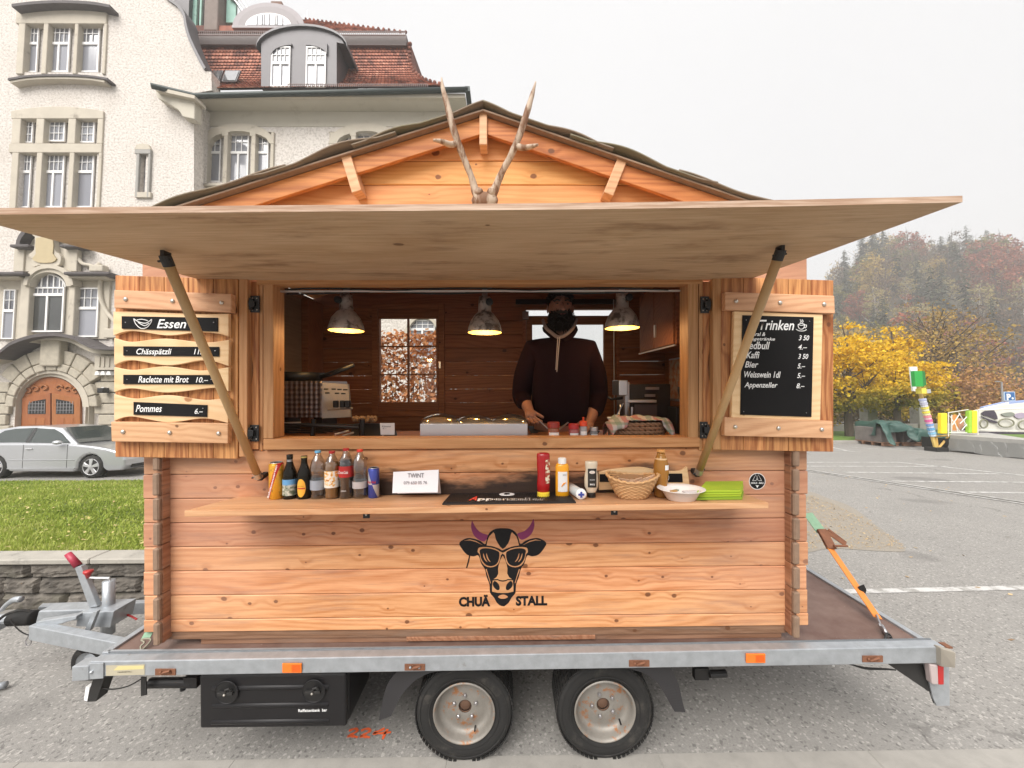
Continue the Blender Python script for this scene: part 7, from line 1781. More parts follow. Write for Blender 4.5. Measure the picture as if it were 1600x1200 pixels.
tubepx([(236, 134, YW-1.7), (305, 150, YW - .85), (420, 147, YW - .85), (731, 140, YW - .85)], .10, M['gutter'], 'gutter'); 
m = MB(); a = FP(731, 140, YW-.85); m.box(a.x - .1, a.x + .08, YW - .9, YW + 5, a.z - .1, a.z + .1); m.build('gutter', M['gutter'], bld)
tubepx([(302, 151, YW - .8), (303, 158, YW - .7), (306, 178, YW - .4), (306, 200, YW - .25), (304, 300, YW - .25), (303, 420, YW - .25)], .075, M['gutter'], 'downpipe')
m = MB(); p = FP(304.5, 272, YW-.25); m.lathe([(.09, -.02), (.09, .02)], p, 10); m.build('pipe_clamp', M['white'], bld)
for off in (0, 200):
    x = lambda a: a + off
    Ls = [(x(325.5), 213, x(347), 285), (x(356), 206.5, x(390.5), 285), (x(399.5), 211, x(421), 285)]
    surround((x(313), 206, x(428), 287), [(l[0], 206, l[2], l[3]) for l in Ls], YW - .08, YW + .19)
    bprism([(x(313), 224), (x(317), 211), (x(330), 201), (x(350), 194), (x(371), 192), (x(392), 194), (x(412), 201), (x(424), 211), (x(428), 224), (x(421), 224), (x(416), 216), (x(407), 211), (x(399), 208.5), (x(399), 212), (x(390.5), 212), (x(390), 207), (x(382), 205), (x(371), 204.5), (x(360), 205), (x(356), 207), (x(356), 212), (x(347), 212), (x(347), 208.5), (x(338), 211), (x(330), 216), (x(325.5), 224)], YW - .09, YW + .14, M['sand'], 'arched_head')
    for l, c_ in zip(Ls, (2, 3, 2)): window(l[0], l[1], l[2], l[3], YW + .16, c_, 2, 239.5, c_ == 3)
    brect(x(308), 286, x(432), 290, YW - .26, YW, M['sand'], 'sill', bevel=.02)
# window low on the wing that shows through the hut's rear window
arched(655-20, 655+30, 0, 530, YW - .25, YW - .02, 5, M['sand'], 'arch_moulding', 34); window(640, 500, 680, 560, YW - .05, 4, 2, 515, True)
# mansard roof with plain tiles laid in courses
t = Nt('old red roof tiles'); at = t('Attribute', attribute_name='rnd'); v = t('TexCoord').outputs['Object']; n = t.noise(v, 1.1, 4, .65)
ramp = t('ValToRGB'); e = ramp.color_ramp.elements; e[0].color = (.14, .055, .04, 1); e[1].color = (.52, .28, .20, 1); q = e.new(.35); q.color = (.32, .12, .078, 1); q = e.new(.7); q.color = (.42, .17, .11, 1)
t.set(ramp, 0, t.math('ADD', t.math('MULTIPLY', at.outputs['Fac'], .6), t.mr(n, .35, .6, -.25, .35))); t.color(ramp.outputs[0]); t.set(t.b, 'Roughness', .85); M['tiles'] = t.m
def roof_tiles(fn, na, nb, nm='roof_tiles', lift=.05):
    V_ = []; F_ = []; k = 0
    for j in range(nb):
        for i in range(-1, na + 1):
            off = .5*(j % 2); a0, a1 = (i + off)/na, (i + off + .94)/na
            if a1 <= 0 or a0 >= 1: continue
            a0, a1 = max(a0, 0), min(a1, 1); b0, b1 = j/nb, (j + 1.25)/nb; am = (a0+a1)/2; db = .28/nb
            P_ = [fn(a0, b0 + db, lift), fn(am - (am-a0)*.5, b0 + db*.25, lift*1.1), fn(am, b0, lift*1.15), fn(am + (a1-am)*.5, b0 + db*.25, lift*1.1), fn(a1, b0 + db, lift), fn(a1, min(b1, 1.02), .0), fn(a0, min(b1, 1.02), .0)]
            V_ += [tuple(p) for p in P_]; F_.append(tuple(range(k, k + 7))); k += 7
    me = bpy.data.meshes.new(nm); me.from_pydata(V_, [], F_); a = me.attributes.new('rnd', 'FLOAT', 'FACE'); a.data.foreach_set('value', rng.random(len(F_)).astype(np.float32)); me.materials.append(M['tiles'])
    o = link(nm, me, bld); md = o.modifiers.new('s', 'SOLIDIFY'); md.thickness = .03; md.offset = -1; tag(o, kind='stuff'); return o
r_bl, r_br, r_tl, r_tr = FP(296, 139, YW - .6), FP(690, 134, YW - .6), FP(292, 66, YW + 1.0), FP(641, 67, YW + 1.0)
def rfn(a, b, lift):
    p = (r_bl.lerp(r_br, a)).lerp(r_tl.lerp(r_tr, a), b); s = -.55*math.sin(PI*b)*(a**6); return Vector((p.x + s, p.y - lift*.9 + .30*math.sin(PI*b), p.z + lift*.4 - .12*math.sin(PI*b)))
roof_tiles(rfn, 66, 19)
m = MB(); m.grid(lambda a, b: rfn(a, b, -.06), 12, 8); m.build('roof', plain('roof underlay', (.08, .04, .03), .9), bld)
rs_ = lambda b: rfn(1, b, 0)
m = MB(); m.grid(lambda a, b: rs_(b) + Vector((.10*a + .6*a, 8*a, 0)), 2, 10); m.build('roof', M['tiles'], bld)
for k in range(15):
    p = rs_((k + .5)/15); m = MB(); m.ball(p + Vector((.02, -.05, 0)), .085, 8, 6, (1, 1, 1.1)); m.build('hip_tile', M['tiles'], bld, smooth=True)
brect(292, 54, 635, 69, YW + .75, YW + 1.3, plain('brown lead fascia', (.085, .06, .055), .6, var=.2), 'roof_fascia')
m = MB(); a, b = FP(293, 55, YW+.55), FP(633, 55, YW+.55); h = .17
m.beam(a, b, .03, .03); m.beam(a + Vector((0, 0, h)), b + Vector((0, 0, h)), .03, .03)
for k in range(110): q = a.lerp(b, k/109); m.box(q.x-.014, q.x+.014, q.y-.01, q.y+.01, q.z, q.z+h)
tag(m.build('snow_guard', plain('snow guard', (.16, .11, .10), .6), bld), kind='stuff')
m = MB(); a, b = FP(450, 136, YW-.75), FP(668, 136, YW-.75)
for k in range(70): q = a.lerp(b, k/69); m.box(q.x-.012, q.x+.012, q.y-.01, q.y+.01, q.z, q.z+.12)
m.beam(a + Vector((0, 0, .12)), b + Vector((0, 0, .12)), .02, .02); tag(m.build('snow_guard', plain('snow guard', (.16, .11, .10), .6), bld), kind='stuff')
u_bl, u_br, u_tl, u_tr = FP(292, 52, YW + .9), FP(634, 52, YW + .9), FP(292, 31, YW + 4.2), FP(478, 31, YW + 4.2)
roof_tiles(lambda a, b, l: (u_bl.lerp(u_br, a)).lerp(u_tl.lerp(u_tr, a), b) + Vector((0, -l*.3, l*.9)), 60, 14)
m = MB()
for k in range(22): q = u_br.lerp(u_tr, k/21); m = MB(); m.ball(q + Vector((0, 0, .05)), .07, 6, 4); m.build('hip_tile', M['tiles'], bld)
m = MB(); q = FP(480, 30, YW + 4); m.tube([q, q + Vector((0, 0, .5))], .02, 5); m.build('lightning_rod', M['steel'], bld)
# big dormer
dd0, dd1 = YW - .55, YW + 1.6
pts = [(408, 138), (408, 66)] + [(472 - 66*math.cos(a), 72 - 31*math.sin(a)) for a in np.linspace(.12, PI-.12, 14)] + [(526, 66), (526, 138)]
bprism(pts, dd0, dd1, M['zinc'], 'dormer'); 
m = MB(); q = [FP(471 - 71*math.cos(a), 74 - 34*math.sin(a), dd0 - .1) for a in np.linspace(.0, PI, 16)]; q2 = [p + Vector((.0, 2.3, 0)) for p in q]
for k in range(15): m.hexa([q[k], q[k+1], q2[k+1], q2[k]], [p + Vector((0, 0, .09)) for p in (q[k], q[k+1], q2[k+1], q2[k])])
m.build('dormer_roof', plain('lead roof', (.12, .115, .12), .5, metal=.3), bld)
for x0, x1, s in ((423.5, 455, 1), (478, 510.5, -1)):
    w = window(x0, 74, x1, 137, dd0 - .01, 4, 2, 100, True)
    t_ = MB(); ym = lambda x: 88 - 18*math.sqrt(max(0, 1 - (((x - (x1 if s > 0 else x0))/(x1-x0+1))**2))); xs = np.linspace(x0 - .5, x1 + .5, 10)
    poly = [(x, ym(x)) for x in xs] + [(x1 + .5, 67), (x0 - .5, 67)]; m = MB(); m.prism([bp_(*p, dd0-.08) for p in poly], dd0 - .08, dd0 - .005); m.build('arch_filler', M['zinc'], bld)
# half-round dormer above
for r_, d, mt in ((56, 0, plain('grey lilac paint', (.24, .21, .22), .5)), (47, .12, plain('grey lilac paint', (.20, .175, .18), .5))):
    pts = [(418, 41)] and [(419 - r_*math.cos(a), 41 - r_*.66*math.sin(a)) for a in np.linspace(0, PI, 20)]
    bprism(pts, YW + 1.2 - d, YW + 3.5, mt, 'round_dormer')
bprism([(419 - 36*math.cos(a), 40 - 20*math.sin(a)) for a in np.linspace(0, PI, 16)], YW + 1.02, YW + 1.06, M['winwhite'], 'fan_window_frame')
bprism([(419 - 33*math.cos(a), 39 - 17.5*math.sin(a)) for a in np.linspace(0, PI, 16)], YW + 1.0, YW + 1.015, M['blind'], 'fan_pane')
m = MB()
for x in (401, 409, 412.5, 420, 430, 432.5, 441): a, b = bp_(x, 39, YW+.99), bp_(x, 39 - 17.5*math.sqrt(1 - ((x-419)/33)**2), YW+.99); m.box(a[0]-.014, a[0]+.014, YW+.97, YW+.99, a[1], b[1])
m.build('glazing_bar', M['winwhite'], bld)
brect(362, 40, 476, 43, YW + .98, YW + 1.2, plain('lilac sill', (.26, .23, .24), .5), 'dormer_sill')
# skylights
for pts in ([(333, 110), (349, 110), (342, 128), (333, 118)], [(352, 110), (376, 110), (369, 127), (346, 127)]):
    m = MB(); A = [FP(x, y, YW - .35 + (127 - y)*.012) for x, y in pts]; m._add(A + [p + Vector((0, .06, 0)) for p in A], [(3, 2, 1, 0), (0, 1, 5, 4), (1, 2, 6, 5), (2, 3, 7, 6), (3, 0, 4, 7)]); sk = m.build('skylight', M['zinc'], bld)
    c_ = sum(A, Vector())/4; m = MB(); m._add([c_ + (p - c_)*.86 + Vector((0, -.02, 0)) for p in A], [(0, 1, 2, 3)]); m.build('skylight_pane', plain('bright sky reflecting glass', (.60, .60, .60), .05, spec=1, metal=.9), sk)
# tower top: dark pillar, verdigris panels, stone pier
brect(270, -60, 298, 46, YW + 1.4, YW + 2.5, M['zinc'], 'tower_wall')
vg = plain('verdigris copper', (.24, .43, .36), .6, var=.25, scale=3, dirt=(.12, .2, .17), dscale=6)
for x0, x1 in ((298.5, 310), (311, 317.5), (344, 352), (353, 371)): brect(x0, -60, x1, 40 if x0 < 330 else 35, YW + 1.6, YW + 1.7, vg, 'copper_panel')
brect(317.5, -60, 343, 47, YW + 1.2, YW + 2, plain('sooty stone pier', (.22, .18, .16), .9, var=.3, scale=3), 'stone_pier', bevel=.05)
brect(298, 40, 372, 48, YW + 1.3, YW + 2.2, M['tiles'], 'tower_skirt')
q = smooth_pts([(*FP(x, y, YW + 1.5),) for x, y in ((358, -6), (368, 2), (378, 16), (386, 30))], 4, False); m = MB(); m.tube(q, .07, 6); m.tube([(a + .25, b, c + .1) for a, b, c in q], .04, 6); m.build('iron_scroll', M['steel'], bld, smooth=True)
brect(423, 2, 440, 14, YW + 3, YW + 3.6, plain('brown chimney', (.20, .12, .09), .9), 'chimney')

# ================================================================== TREES
def crown_mesh(nm, n_cl, per, R_, H, leaf, mat, lo=.15, flat=.55, dense=.42, peaky=1.6, seedv=1, csf=.17):
    g = np.random.default_rng(seedv); pts = []
    while len(pts) < n_cl:
        p = g.uniform(-1, 1, 3); r = math.hypot(p[0], p[1]); z = (p[2] + 1)/2
        lim = (math.sin(PI*min(1, (z*.9 + .1))**.8))**(1/peaky)
        if r > lim or (r < lim*dense and g.random() < .6): continue
        pts.append((p[0]*R_*(1 + .15*math.sin(z*9 + seedv)), p[1]*R_, lo*H + z*H*(1-lo)))
    pts = np.array(pts); cs = R_*csf*(.6 + .8*g.random(len(pts)))
    Pn = np.repeat(pts, per, 0) + g.normal(size=(n_cl*per, 3))*np.repeat(cs, per)[:, None]*np.array([1, 1, flat])
    d1 = g.normal(size=Pn.shape); d1 /= np.linalg.norm(d1, axis=1)[:, None]; d2 = np.cross(d1, g.normal(size=Pn.shape)); d2 /= np.linalg.norm(d2, axis=1)[:, None]
    s = leaf*(.6 + .8*g.random((len(Pn), 1))); V_ = np.stack([Pn - d1*s, Pn + d2*s*.7, Pn + d1*s, Pn - d2*s*.7], 1).reshape(-1, 3)
    return fast_mesh(nm, V_, np.arange(len(V_)).reshape(-1, 4), mat, obj=False)
def trunk_mesh(nm, H, r, mat, nb=9, lean=0, spread=.38, seedv=1, top=.9):
    g = random.Random(seedv); m = MB(); pts = [(lean*z*z*.1 + .02*H*math.sin(z*7+seedv)*z, .02*H*math.cos(z*5)*z, z*H*top) for z in np.linspace(0, 1, 8)]
    m.tube(pts, [r*(1.02 - z)**.9 + .012 for z in np.linspace(0, 1, 8)], 8)
    for k in range(nb):
        z0 = .22 + .6*k/nb; a = g.uniform(0, 2*PI); l = spread*H*(1.1 - z0)*g.uniform(.7, 1.1); b = Vector(pts[int(z0*7)]); b.z = z0*H*top
        e = b + Vector((math.cos(a)*l, math.sin(a)*l, l*.9)); mm = b.lerp(e, .5) + Vector((0, 0, -l*.08)); m.tube([b, mm, e], [r*.45*(1.1-z0), r*.28*(1.1-z0), r*.08], 5)
        for q in range(3): e2 = mm + Vector((g.uniform(-1, 1), g.uniform(-1, 1), g.uniform(.2, 1)))*l*.5; m.tube([mm, e2], [r*.16*(1.1-z0), r*.05], 4)
    me = bpy.data.meshes.new(nm); me.from_pydata(m.v, [], m.f); me.materials.append(mat); return me
M['bark'] = plain('grey brown bark', (.085, .065, .05), .9, var=.3, scale=8, bump=.5, bscale=20)
def tree(nm, label, cat, loc, crown, trunk, sc=(1, 1, 1), rot=0, group=None):
    r = bpy.data.objects.new(nm, None); C.objects.link(r); r.matrix_world = FM @ Matrix.Translation(loc) @ Matrix.Rotation(rot, 4, 'Z') @ Matrix.Diagonal((*sc, 1)); tag(r, label, cat, group)
    for n_, me in (('crown', crown), ('trunk', trunk)):
        if me: o = bpy.data.objects.new(n_, me); C.objects.link(o); o.parent = r
    return r
yel = leafmat('golden maple leaves', [(.17, .13, .025), (.60, .36, .02), (.84, .56, .03), (.90, .70, .10)], trans=.35, sc=.9, green=(.16, .17, .035))
yel2 = leafmat('greenish gold leaves', [(.12, .11, .02), (.38, .27, .03), (.66, .44, .04)], trans=.3, sc=.5)
brn = leafmat('bronze autumn leaves', [(.13, .10, .04), (.30, .20, .07), (.44, .30, .10), (.56, .40, .13)], trans=.3, sc=.35)
brn3 = leafmat('pinkish brown and orange leaves', [(.20, .11, .07), (.40, .22, .13), (.50, .28, .10), (.72, .44, .08)], trans=.3, sc=.6)
def basez(x, y): p = FG(x, y); return p
tm = trunk_mesh('trunk', 5.8, .17, M['bark'], 12, seedv=3)
p = basez(1328, 686); tree('maple_tree', 'golden maple with a dark trunk standing on the grass strip, left of the tarpaulin heap', 'tree', (p.x, p.y, 0), crown_mesh('crown', 130, 95, 2.05, 5.7, .062, yel, .2, flat=.42, peaky=.85, csf=.13, seedv=4), tm)
p = basez(1404, 680); tree('maple_tree', 'narrow golden maple rising behind the tarpaulin heap', 'tree', (p.x, p.y, 0), crown_mesh('crown', 120, 95, 1.75, 5.9, .068, yel, .16, flat=.42, peaky=.7, csf=.13, seedv=9), trunk_mesh('trunk', 6.4, .17, M['bark'], 12, seedv=5))
p = basez(1300, 684); tree('maple_tree', 'green and gold maple half hidden behind the drinks shutter', 'tree', (p.x - .6, p.y + 1.2, 0), crown_mesh('crown', 90, 60, 1.6, 4.4, .07, yel2, .15, seedv=12), trunk_mesh('trunk', 4.6, .15, M['bark'], 9, seedv=6))
p = basez(1466, 668); tree('chestnut_tree', 'large bronze tree with bare twigs behind the green box on the pole', 'tree', (p.x, p.y, 0), crown_mesh('crown', 230, 44, 3.2, 8.7, .075, brn, .08, dense=.2, seedv=15), trunk_mesh('trunk', 8.8, .26, M['bark'], 30, spread=.46, seedv=7, top=.95))
p = basez(1500, 672); tree('maple_tree', 'round pinkish brown tree low behind the fairground ride', 'tree', (p.x, p.y, 0), crown_mesh('crown', 110, 80, 2.5, 4.6, .07, brn3, .12, flat=.45, peaky=1.1, seedv=18), trunk_mesh('trunk', 5.4, .2, M['bark'], 12, seedv=8))
p = basez(1445, 672); tree('maple_tree', 'low yellow tree right behind the striped pole', 'tree', (p.x, p.y, 0), crown_mesh('crown', 60, 50, 1.5, 3.6, .075, yel2, .15, seedv=19), trunk_mesh('trunk', 4.4, .16, M['bark'], 9, seedv=9))
# wooded hillside
def hill(u, v):
    a = u/max(v, 1.0); s = min(1, max(0, (v - 46)/92)); s = s*s*(3 - 2*s)*(.75 + .25*s); k = min(1, max(0, (a - .72)/.30)); k = k*k*(3-2*k); k *= min(1, max(0, (2.6 - a)/.8))
    return s*47*(.30 + .70*k)*(1 + .10*math.sin(u*.06)) * (1 + .20*min(1, max(0, (a - 1.05)/.5)))
m = MB(); m.grid(lambda a, b: (-40 + 420*a, 44 + 190*b, hill(-40 + 420*a, 44 + 190*b) - .25), 70, 50); tag(m.build('hillside', plain('forest floor', (.06, .05, .03), .95, var=.4, scale=.3), M=FM), kind='structure')
def conifer(nm, seedv, bare=.2):
    g = random.Random(seedv); V_, F_ = [], []; k = 0; H = 14.0
    for j in range(30):
        z = 2.2 + (H - 2.4)*j/30; L_ = 2.9*(1 - j/31)**.8 + .15
        for i in range(11):
            if g.random() < bare: continue
            a = g.uniform(0, 2*PI); l = L_*g.uniform(.55, 1.1); d = Vector((math.cos(a), math.sin(a), 0)); s = Vector((-d.y, d.x, 0)); dz = Vector((0, 0, 1)); b = dz*z
            for q in range(4):
                f0, f1 = q/4, (q+1)/4; w = l*.17*(1 - f0*.7); p0 = b + d*l*f0 - dz*l*.35*f0**1.3; p1 = b + d*l*f1 - dz*l*.35*f1**1.3
                V_ += [p0 - s*w - dz*.1, p0 + s*w - dz*.1, p1 + s*w*.7 - dz*g.uniform(0, .35), p1 - s*w*.7 - dz*g.uniform(0, .35)]; F_.append((k, k+1, k+2, k+3)); k += 4
    return fast_mesh(nm, np.array([tuple(v) for v in V_]), np.array(F_), con, obj=False)
con = leafmat('dark conifer needles', [(.030, .040, .022), (.055, .065, .035), (.09, .09, .055)], trans=0, sc=.3)
tb = trunk_mesh('trunk', 14, .2, M['bark'], 3, seedv=2, top=.97); tbd = trunk_mesh('trunk', 13, .22, M['bark'], 22, spread=.34, seedv=11, top=.97)
birch = plain('pale birch bark', (.42, .39, .35), .8, var=.3, scale=2)
tbb = trunk_mesh('trunk', 12, .13, birch, 18, spread=.3, seedv=13)
kinds = {
 'spruce': [('spruce_tree', conifer('crown', 31), tb), ('spruce_tree', conifer('crown', 32, .45), tb)],
 'olive': [('broadleaf_tree', crown_mesh('crown', 80, 26, 3.6, 12, .26, leafmat('olive autumn leaves', [(.07, .075, .02), (.18, .16, .045), (.32, .26, .07)], trans=.2, sc=.2), .12, seedv=33), tbd)],
 'gold': [('broadleaf_tree', crown_mesh('crown', 80, 24, 3.4, 11.5, .25, leafmat('ochre leaves', [(.16, .12, .04), (.40, .27, .07), (.52, .37, .12)], trans=.2, sc=.2), .12, seedv=34), tbd)],
 'rust': [('broadleaf_tree', crown_mesh('crown', 85, 26, 3.6, 11.5, .25, leafmat('rust leaves', [(.10, .035, .022), (.30, .085, .05), (.40, .15, .09)], trans=.2, sc=.2), .1, seedv=35), tbd)],
 'bare': [('broadleaf_tree', crown_mesh('crown', 55, 12, 3.4, 12, .2, leafmat('last brown leaves', [(.09, .06, .04), (.20, .13, .08)], trans=.1, sc=.2), .2, dense=.1, seedv=36), trunk_mesh('trunk', 13, .2, M['bark'], 34, spread=.36, seedv=21, top=.98))],
 'birch': [('birch_tree', crown_mesh('crown', 45, 18, 2.4, 11.5, .2, leafmat('pale yellow leaves', [(.25, .2, .08), (.45, .36, .16)], trans=.2, sc=.2), .35, seedv=37), tbb)]}
desc = {'spruce': 'hazy dark spruce on the wooded hillside', 'olive': 'hazy olive green tree on the wooded hillside', 'gold': 'hazy ochre tree on the wooded hillside', 'rust': 'hazy rust red tree on the wooded hillside', 'bare': 'hazy nearly bare tree on the wooded hillside', 'birch': 'pale trunked birch on the wooded hillside'}
g = random.Random(5); cnt = 0; v = 50
while v < 150:
    a = .70
    while a < 1.78:
        u = a*v + g.uniform(-1.5, 1.5); vv_ = v + g.uniform(-2.5, 2.5); f = (a - .84)/.6; hh = (v - 50)/100
        wts = {'spruce': .25 + 1.3*hh - .3*f, 'olive': max(.05, .9 - 1.5*f), 'gold': max(.1, .5 - .4*f) if v < 90 else .15, 'rust': .25 + 1.1*f - .6*hh, 'bare': .25 + .7*hh + .3*f, 'birch': .14}
        k = g.choices(list(wts), [max(.02, w_) for w_ in wts.values()])[0]; nm, cr_, tr_ = g.choice(kinds[k]); s = g.uniform(.72, 1.22)*(1.0 if v < 120 else 1.05)
        if hill(u, vv_) > .4 or v > 50:
            tree(nm, desc[k], 'tree', (u, vv_, hill(u, vv_) - .3), cr_, tr_, (s, s, s*g.uniform(.9, 1.15)), g.uniform(0, 6.28), group='trees on the wooded hillside, ' + k); cnt += 1
        a += g.uniform(5.2, 7.2)/v
    v += 6.2
print('forest', cnt)

# ================================================================== FAR SIDE OF THE CAR PARK
e0, e1 = FG(1200, 694), FG(1480, 694)
m = MB(); a, b = FG(1100, 693), FG(1700, 686); m.box(2, 60, e0.y, e0.y + .25, -.05, .12, .02); tag(m.build('kerb', M['concrete'], M=FM), kind='structure')
m = MB(); m.box(2, 80, e0.y + .25, e0.y + 6.5, -.05, .13); tag(m.build('grass_strip', plain('short green turf', (.11, .19, .03), .9, var=.4, scale=5, bump=.5, bscale=30), M=FM), kind='structure')
yw_ = e0.y + 5.0
gw = thing('garden_wall', 'low grey concrete wall with posts behind the golden maples', 'wall', (20, yw_, 0), M=FM)
m = MB(); m.box(6, 60, yw_, yw_ + .3, 0, FP(1300, 663, yw_).z); m.build('wall', M['concrete'], gw, bevel=.02)
for x in (1360, 1440): 
    m = MB(); q = FP(x, 640, yw_); m.box(q.x - .25, q.x + .3, yw_ - .1, yw_ + .4, 0, q.z + .4); m.build('pillar', M['concrete'], gw)
# dark brush between trees
def brush(nm, label, x0, x1, y, h, mat, n, leaf, dv=1.5):
    a, b = FG(x0, y), FG(x1, y)
    o = leaf_quads(n, lambda: (random.uniform(a.x, b.x), a.y + random.random()*dv, h*random.random()**.8*(.7 + .3*math.sin(random.random()*9))), leaf, mat, nm, FM, 1.0); return tag(o, label, 'shrubs')
brush('shrubs', 'dark olive shrubs in a belt behind the low concrete wall', 1240, 1800, 664.5, 2.6, leafmat('dark shrub leaves', [(.035, .035, .015), (.12, .09, .035), (.22, .15, .05)], trans=.1), 9000, .14, 3)
brush('shrubs', 'tall grey brown thicket at the foot of the hillside', 1240, 1800, 655.5, 5.2, leafmat('thicket leaves', [(.05, .04, .03), (.13, .10, .06), (.19, .15, .09)], trans=.1), 9000, .2, 5)
# tarpaulin heap
TV = FG(1420, 697).y
hp_ = thing('tarpaulin_heap', 'pallets of goods under a crumpled dark green tarpaulin', 'covered goods', FP(1420, 697, TV), M=FM)
Xf = lambda x, y=690, v=TV: FP(x, y, v)
a, b = Xf(1371, 697), Xf(1470, 658)
def tarp(s, t_):
    x = a.x + (b.x - a.x)*s; top = b.z*(1 - .25*s*s)*(.88 + .16*math.sin(s*5.5 + .4)); fold = .10*math.sin(s*31) + .06*math.sin(s*17 + 2)
    if t_ < .5: q = t_/.5; skirt = max(0.05, .30 + .42*abs(math.sin(s*6.3 + .5)) - (.0 if s < .85 else -.2)); z = top - top*(.56 + .26*math.sin(s*14 + 1.2) + .08*math.sin(s*37))*(1 - q); y = TV - .12 - fold*(1 - q)*1.6 - .25*(1-q)
    else: q = (t_ - .5)/.5; z = top - .15*q + .05*math.sin(s*20 + q*5); y = TV + 1.5*q
    z = z*min(1, max(.45, s/.05)) if t_ > .5 else z; x += .9*max(0, t_ - .5)*(1 - min(1, s/.4))
    return (x, y + .07*mnoise.noise(Vector((s*14, t_*7, 4))), z + .06*mnoise.noise(Vector((s*11, t_*6, 1))))
m = MB(); m.grid(tarp, 90, 30); tg_ = plain('dark green tarpaulin', (.035, .085, .07), .5, var=.3, scale=2.5); m.build('tarpaulin', tg_, hp_, smooth=True, solid=.01)
for x0, x1, y0_ in ((1377, 1400, 668), (1412, 1436, 670), (1440, 1466, 676)):
    q0, q1 = Xf(x0, 693), Xf(x1, y0_); m = MB(); m.box(q0.x, q1.x, TV, TV + 1.1, .14, q1.z); m.build('crate', plain('grey crate', (.16, .14, .13), .8, var=.5, scale=4), hp_, bevel=.02)
for x0, x1 in ((1376, 1400), (1408, 1452)):
    q0, q1 = Xf(x0, 695), Xf(x1, 695)
    for k in range(3): m = MB(); m.box(q0.x, q1.x, TV - .1 + k*.4, TV - .02 + k*.4, .02, .13); m.build('pallet_block', M['skid'], hp_)
    m = MB(); m.box(q0.x, q1.x, TV - .15, TV + 1.1, .131, .155); m.build('pallet_deck', M['skid'], hp_)
m = MB()
for k in range(5): q0, q1 = Xf(1416 + k*3, 690 - k*2), Xf(1426 + k*4, 683 + k); m.beam(q0 + Vector((0, -.05, 0)), q1 + Vector((0, -.05, 0)), .05, .05)
m.build('rods', M['white'], hp_)
# slanted striped pole with green box
pv = FG(1463, 705).y
pole = thing('striped_fairground_pole', 'leaning rainbow striped pole carrying a green box and a yellow floodlight', 'pole', FP(1463, 705, pv), M=FM)
def q_(x, y, d=0): return FP(x, y, pv + d)
cols = [(.45, .50, .72), (.50, .50, .62), (.70, .62, .12), (.78, .66, .08), (.75, .25, .30), (.70, .12, .35), (.20, .35, .65), (.12, .35, .62), (.25, .50, .70)]
pA, pB = q_(1441, 623), q_(1458, 682)
for k in range(18):
    t0, t1 = k/18, (k+1)/18; m = MB(); m.tube([pA.lerp(pB, t0), pA.lerp(pB, t1 - .012)], .10 if k % 2 == 0 else .09, 10); cc = cols[k//2]; m.build('stripe', plain('pole stripe', cc if k % 2 == 0 else [x*.5 + .38 for x in cc], .5), pole)
m = MB(); m.tube([q_(1434, 600, .1), q_(1463, 704, .0)], .055, 8); m.build('mast', plain('yellow steel', (.60, .42, .12), .5), pole)
m = MB()
for A_, B_ in (((1459, 682), (1484, 680)), ((1484, 680), (1464, 703)), ((1463, 684), (1465, 702)), ((1459, 684), (1463, 703))): m.tube([q_(*A_), q_(*B_)], .035, 6)
m.build('brace', plain('yellow steel', (.60, .38, .10), .5), pole); m = MB(); u_ = q_(1463, 705); m.box(u_.x - .2, u_.x + .2, pv - .2, pv + .2, 0, .14); m.build('foot', M['darkmetal'], pole)
def qbox(pts, d, th, mat, nm, par=pole):
    A = [q_(x, y, d) for x, y in pts]; m = MB(); m.hexa(A, [p + Vector((0, th, 0)) for p in A]); return m.build(nm, mat, par)
qbox([(1430.5, 604), (1443, 604), (1441, 579.5), (1428.5, 579.5)], -.25, .12, plain('bright green panel', (.02, .32, .05), .4), 'green_box'); qbox([(1443.2, 604), (1447.5, 601), (1445, 580), (1441.2, 579.5)], -.24, .12, plain('shaded green side', (.015, .17, .035), .5), 'box_side')  # side slab: shade of the box side put into a darker green
qbox([(1427, 611), (1437, 611.5), (1433, 573), (1422.5, 573)], .35, .06, M['white'], 'white_board'); qbox([(1441, 615), (1449, 615), (1447, 606), (1440, 607)], -.2, .2, plain('yellow lamp case', (.75, .62, .08), .5), 'floodlight'); qbox([(1449, 614.5), (1455, 614), (1454, 608), (1448.5, 608)], -.22, .1, M['alu'], 'floodlight_face')
# fairground ride on its platform
rv = FG(1486, 706).y
ride = thing('fairground_ride', 'closed fairground ride on a platform with grey skirts and yellow padded fence', 'fairground ride', FP(1486, 706, rv), M=FM)
f0, f1 = FG(1486, 706), FG(1640, 722); f1.z = f0.z = .06; top_z = FP(1486, 682.5, f0.y).z
def edgep(t_, z, off=0): p = f0.lerp(f1, t_); return Vector((p.x, p.y + off, z))
def sk(s, t_): p = edgep(s, .03 + (top_z - .08)*t_); p.y += .09*math.sin(s*22) * (1-t_) + .10*mnoise.noise(Vector((s*14, t_*2, 3))) + .05*math.sin(s*47 + t_*3); p.z += .03*math.sin(s*9)*(1-t_); return p
m = MB(); m.grid(sk, 80, 8); m.build('skirt', plain('grey tarpaulin skirt', (.26, .26, .25), .35, var=.12, scale=2), ride, smooth=True)
m = MB(); b0, b1 = edgep(0, top_z - .06), edgep(1, top_z - .06); m.hexa([b0, b1, b1 + Vector((3, 4, 0)), b0 + Vector((5, 4, 0))], [p + Vector((0, 0, .12)) for p in (b0, b1, b1 + Vector((3, 4, 0)), b0 + Vector((5, 4, 0)))]); m.build('platform', plain('worn pale platform', (.36, .35, .33), .6, var=.2), ride)
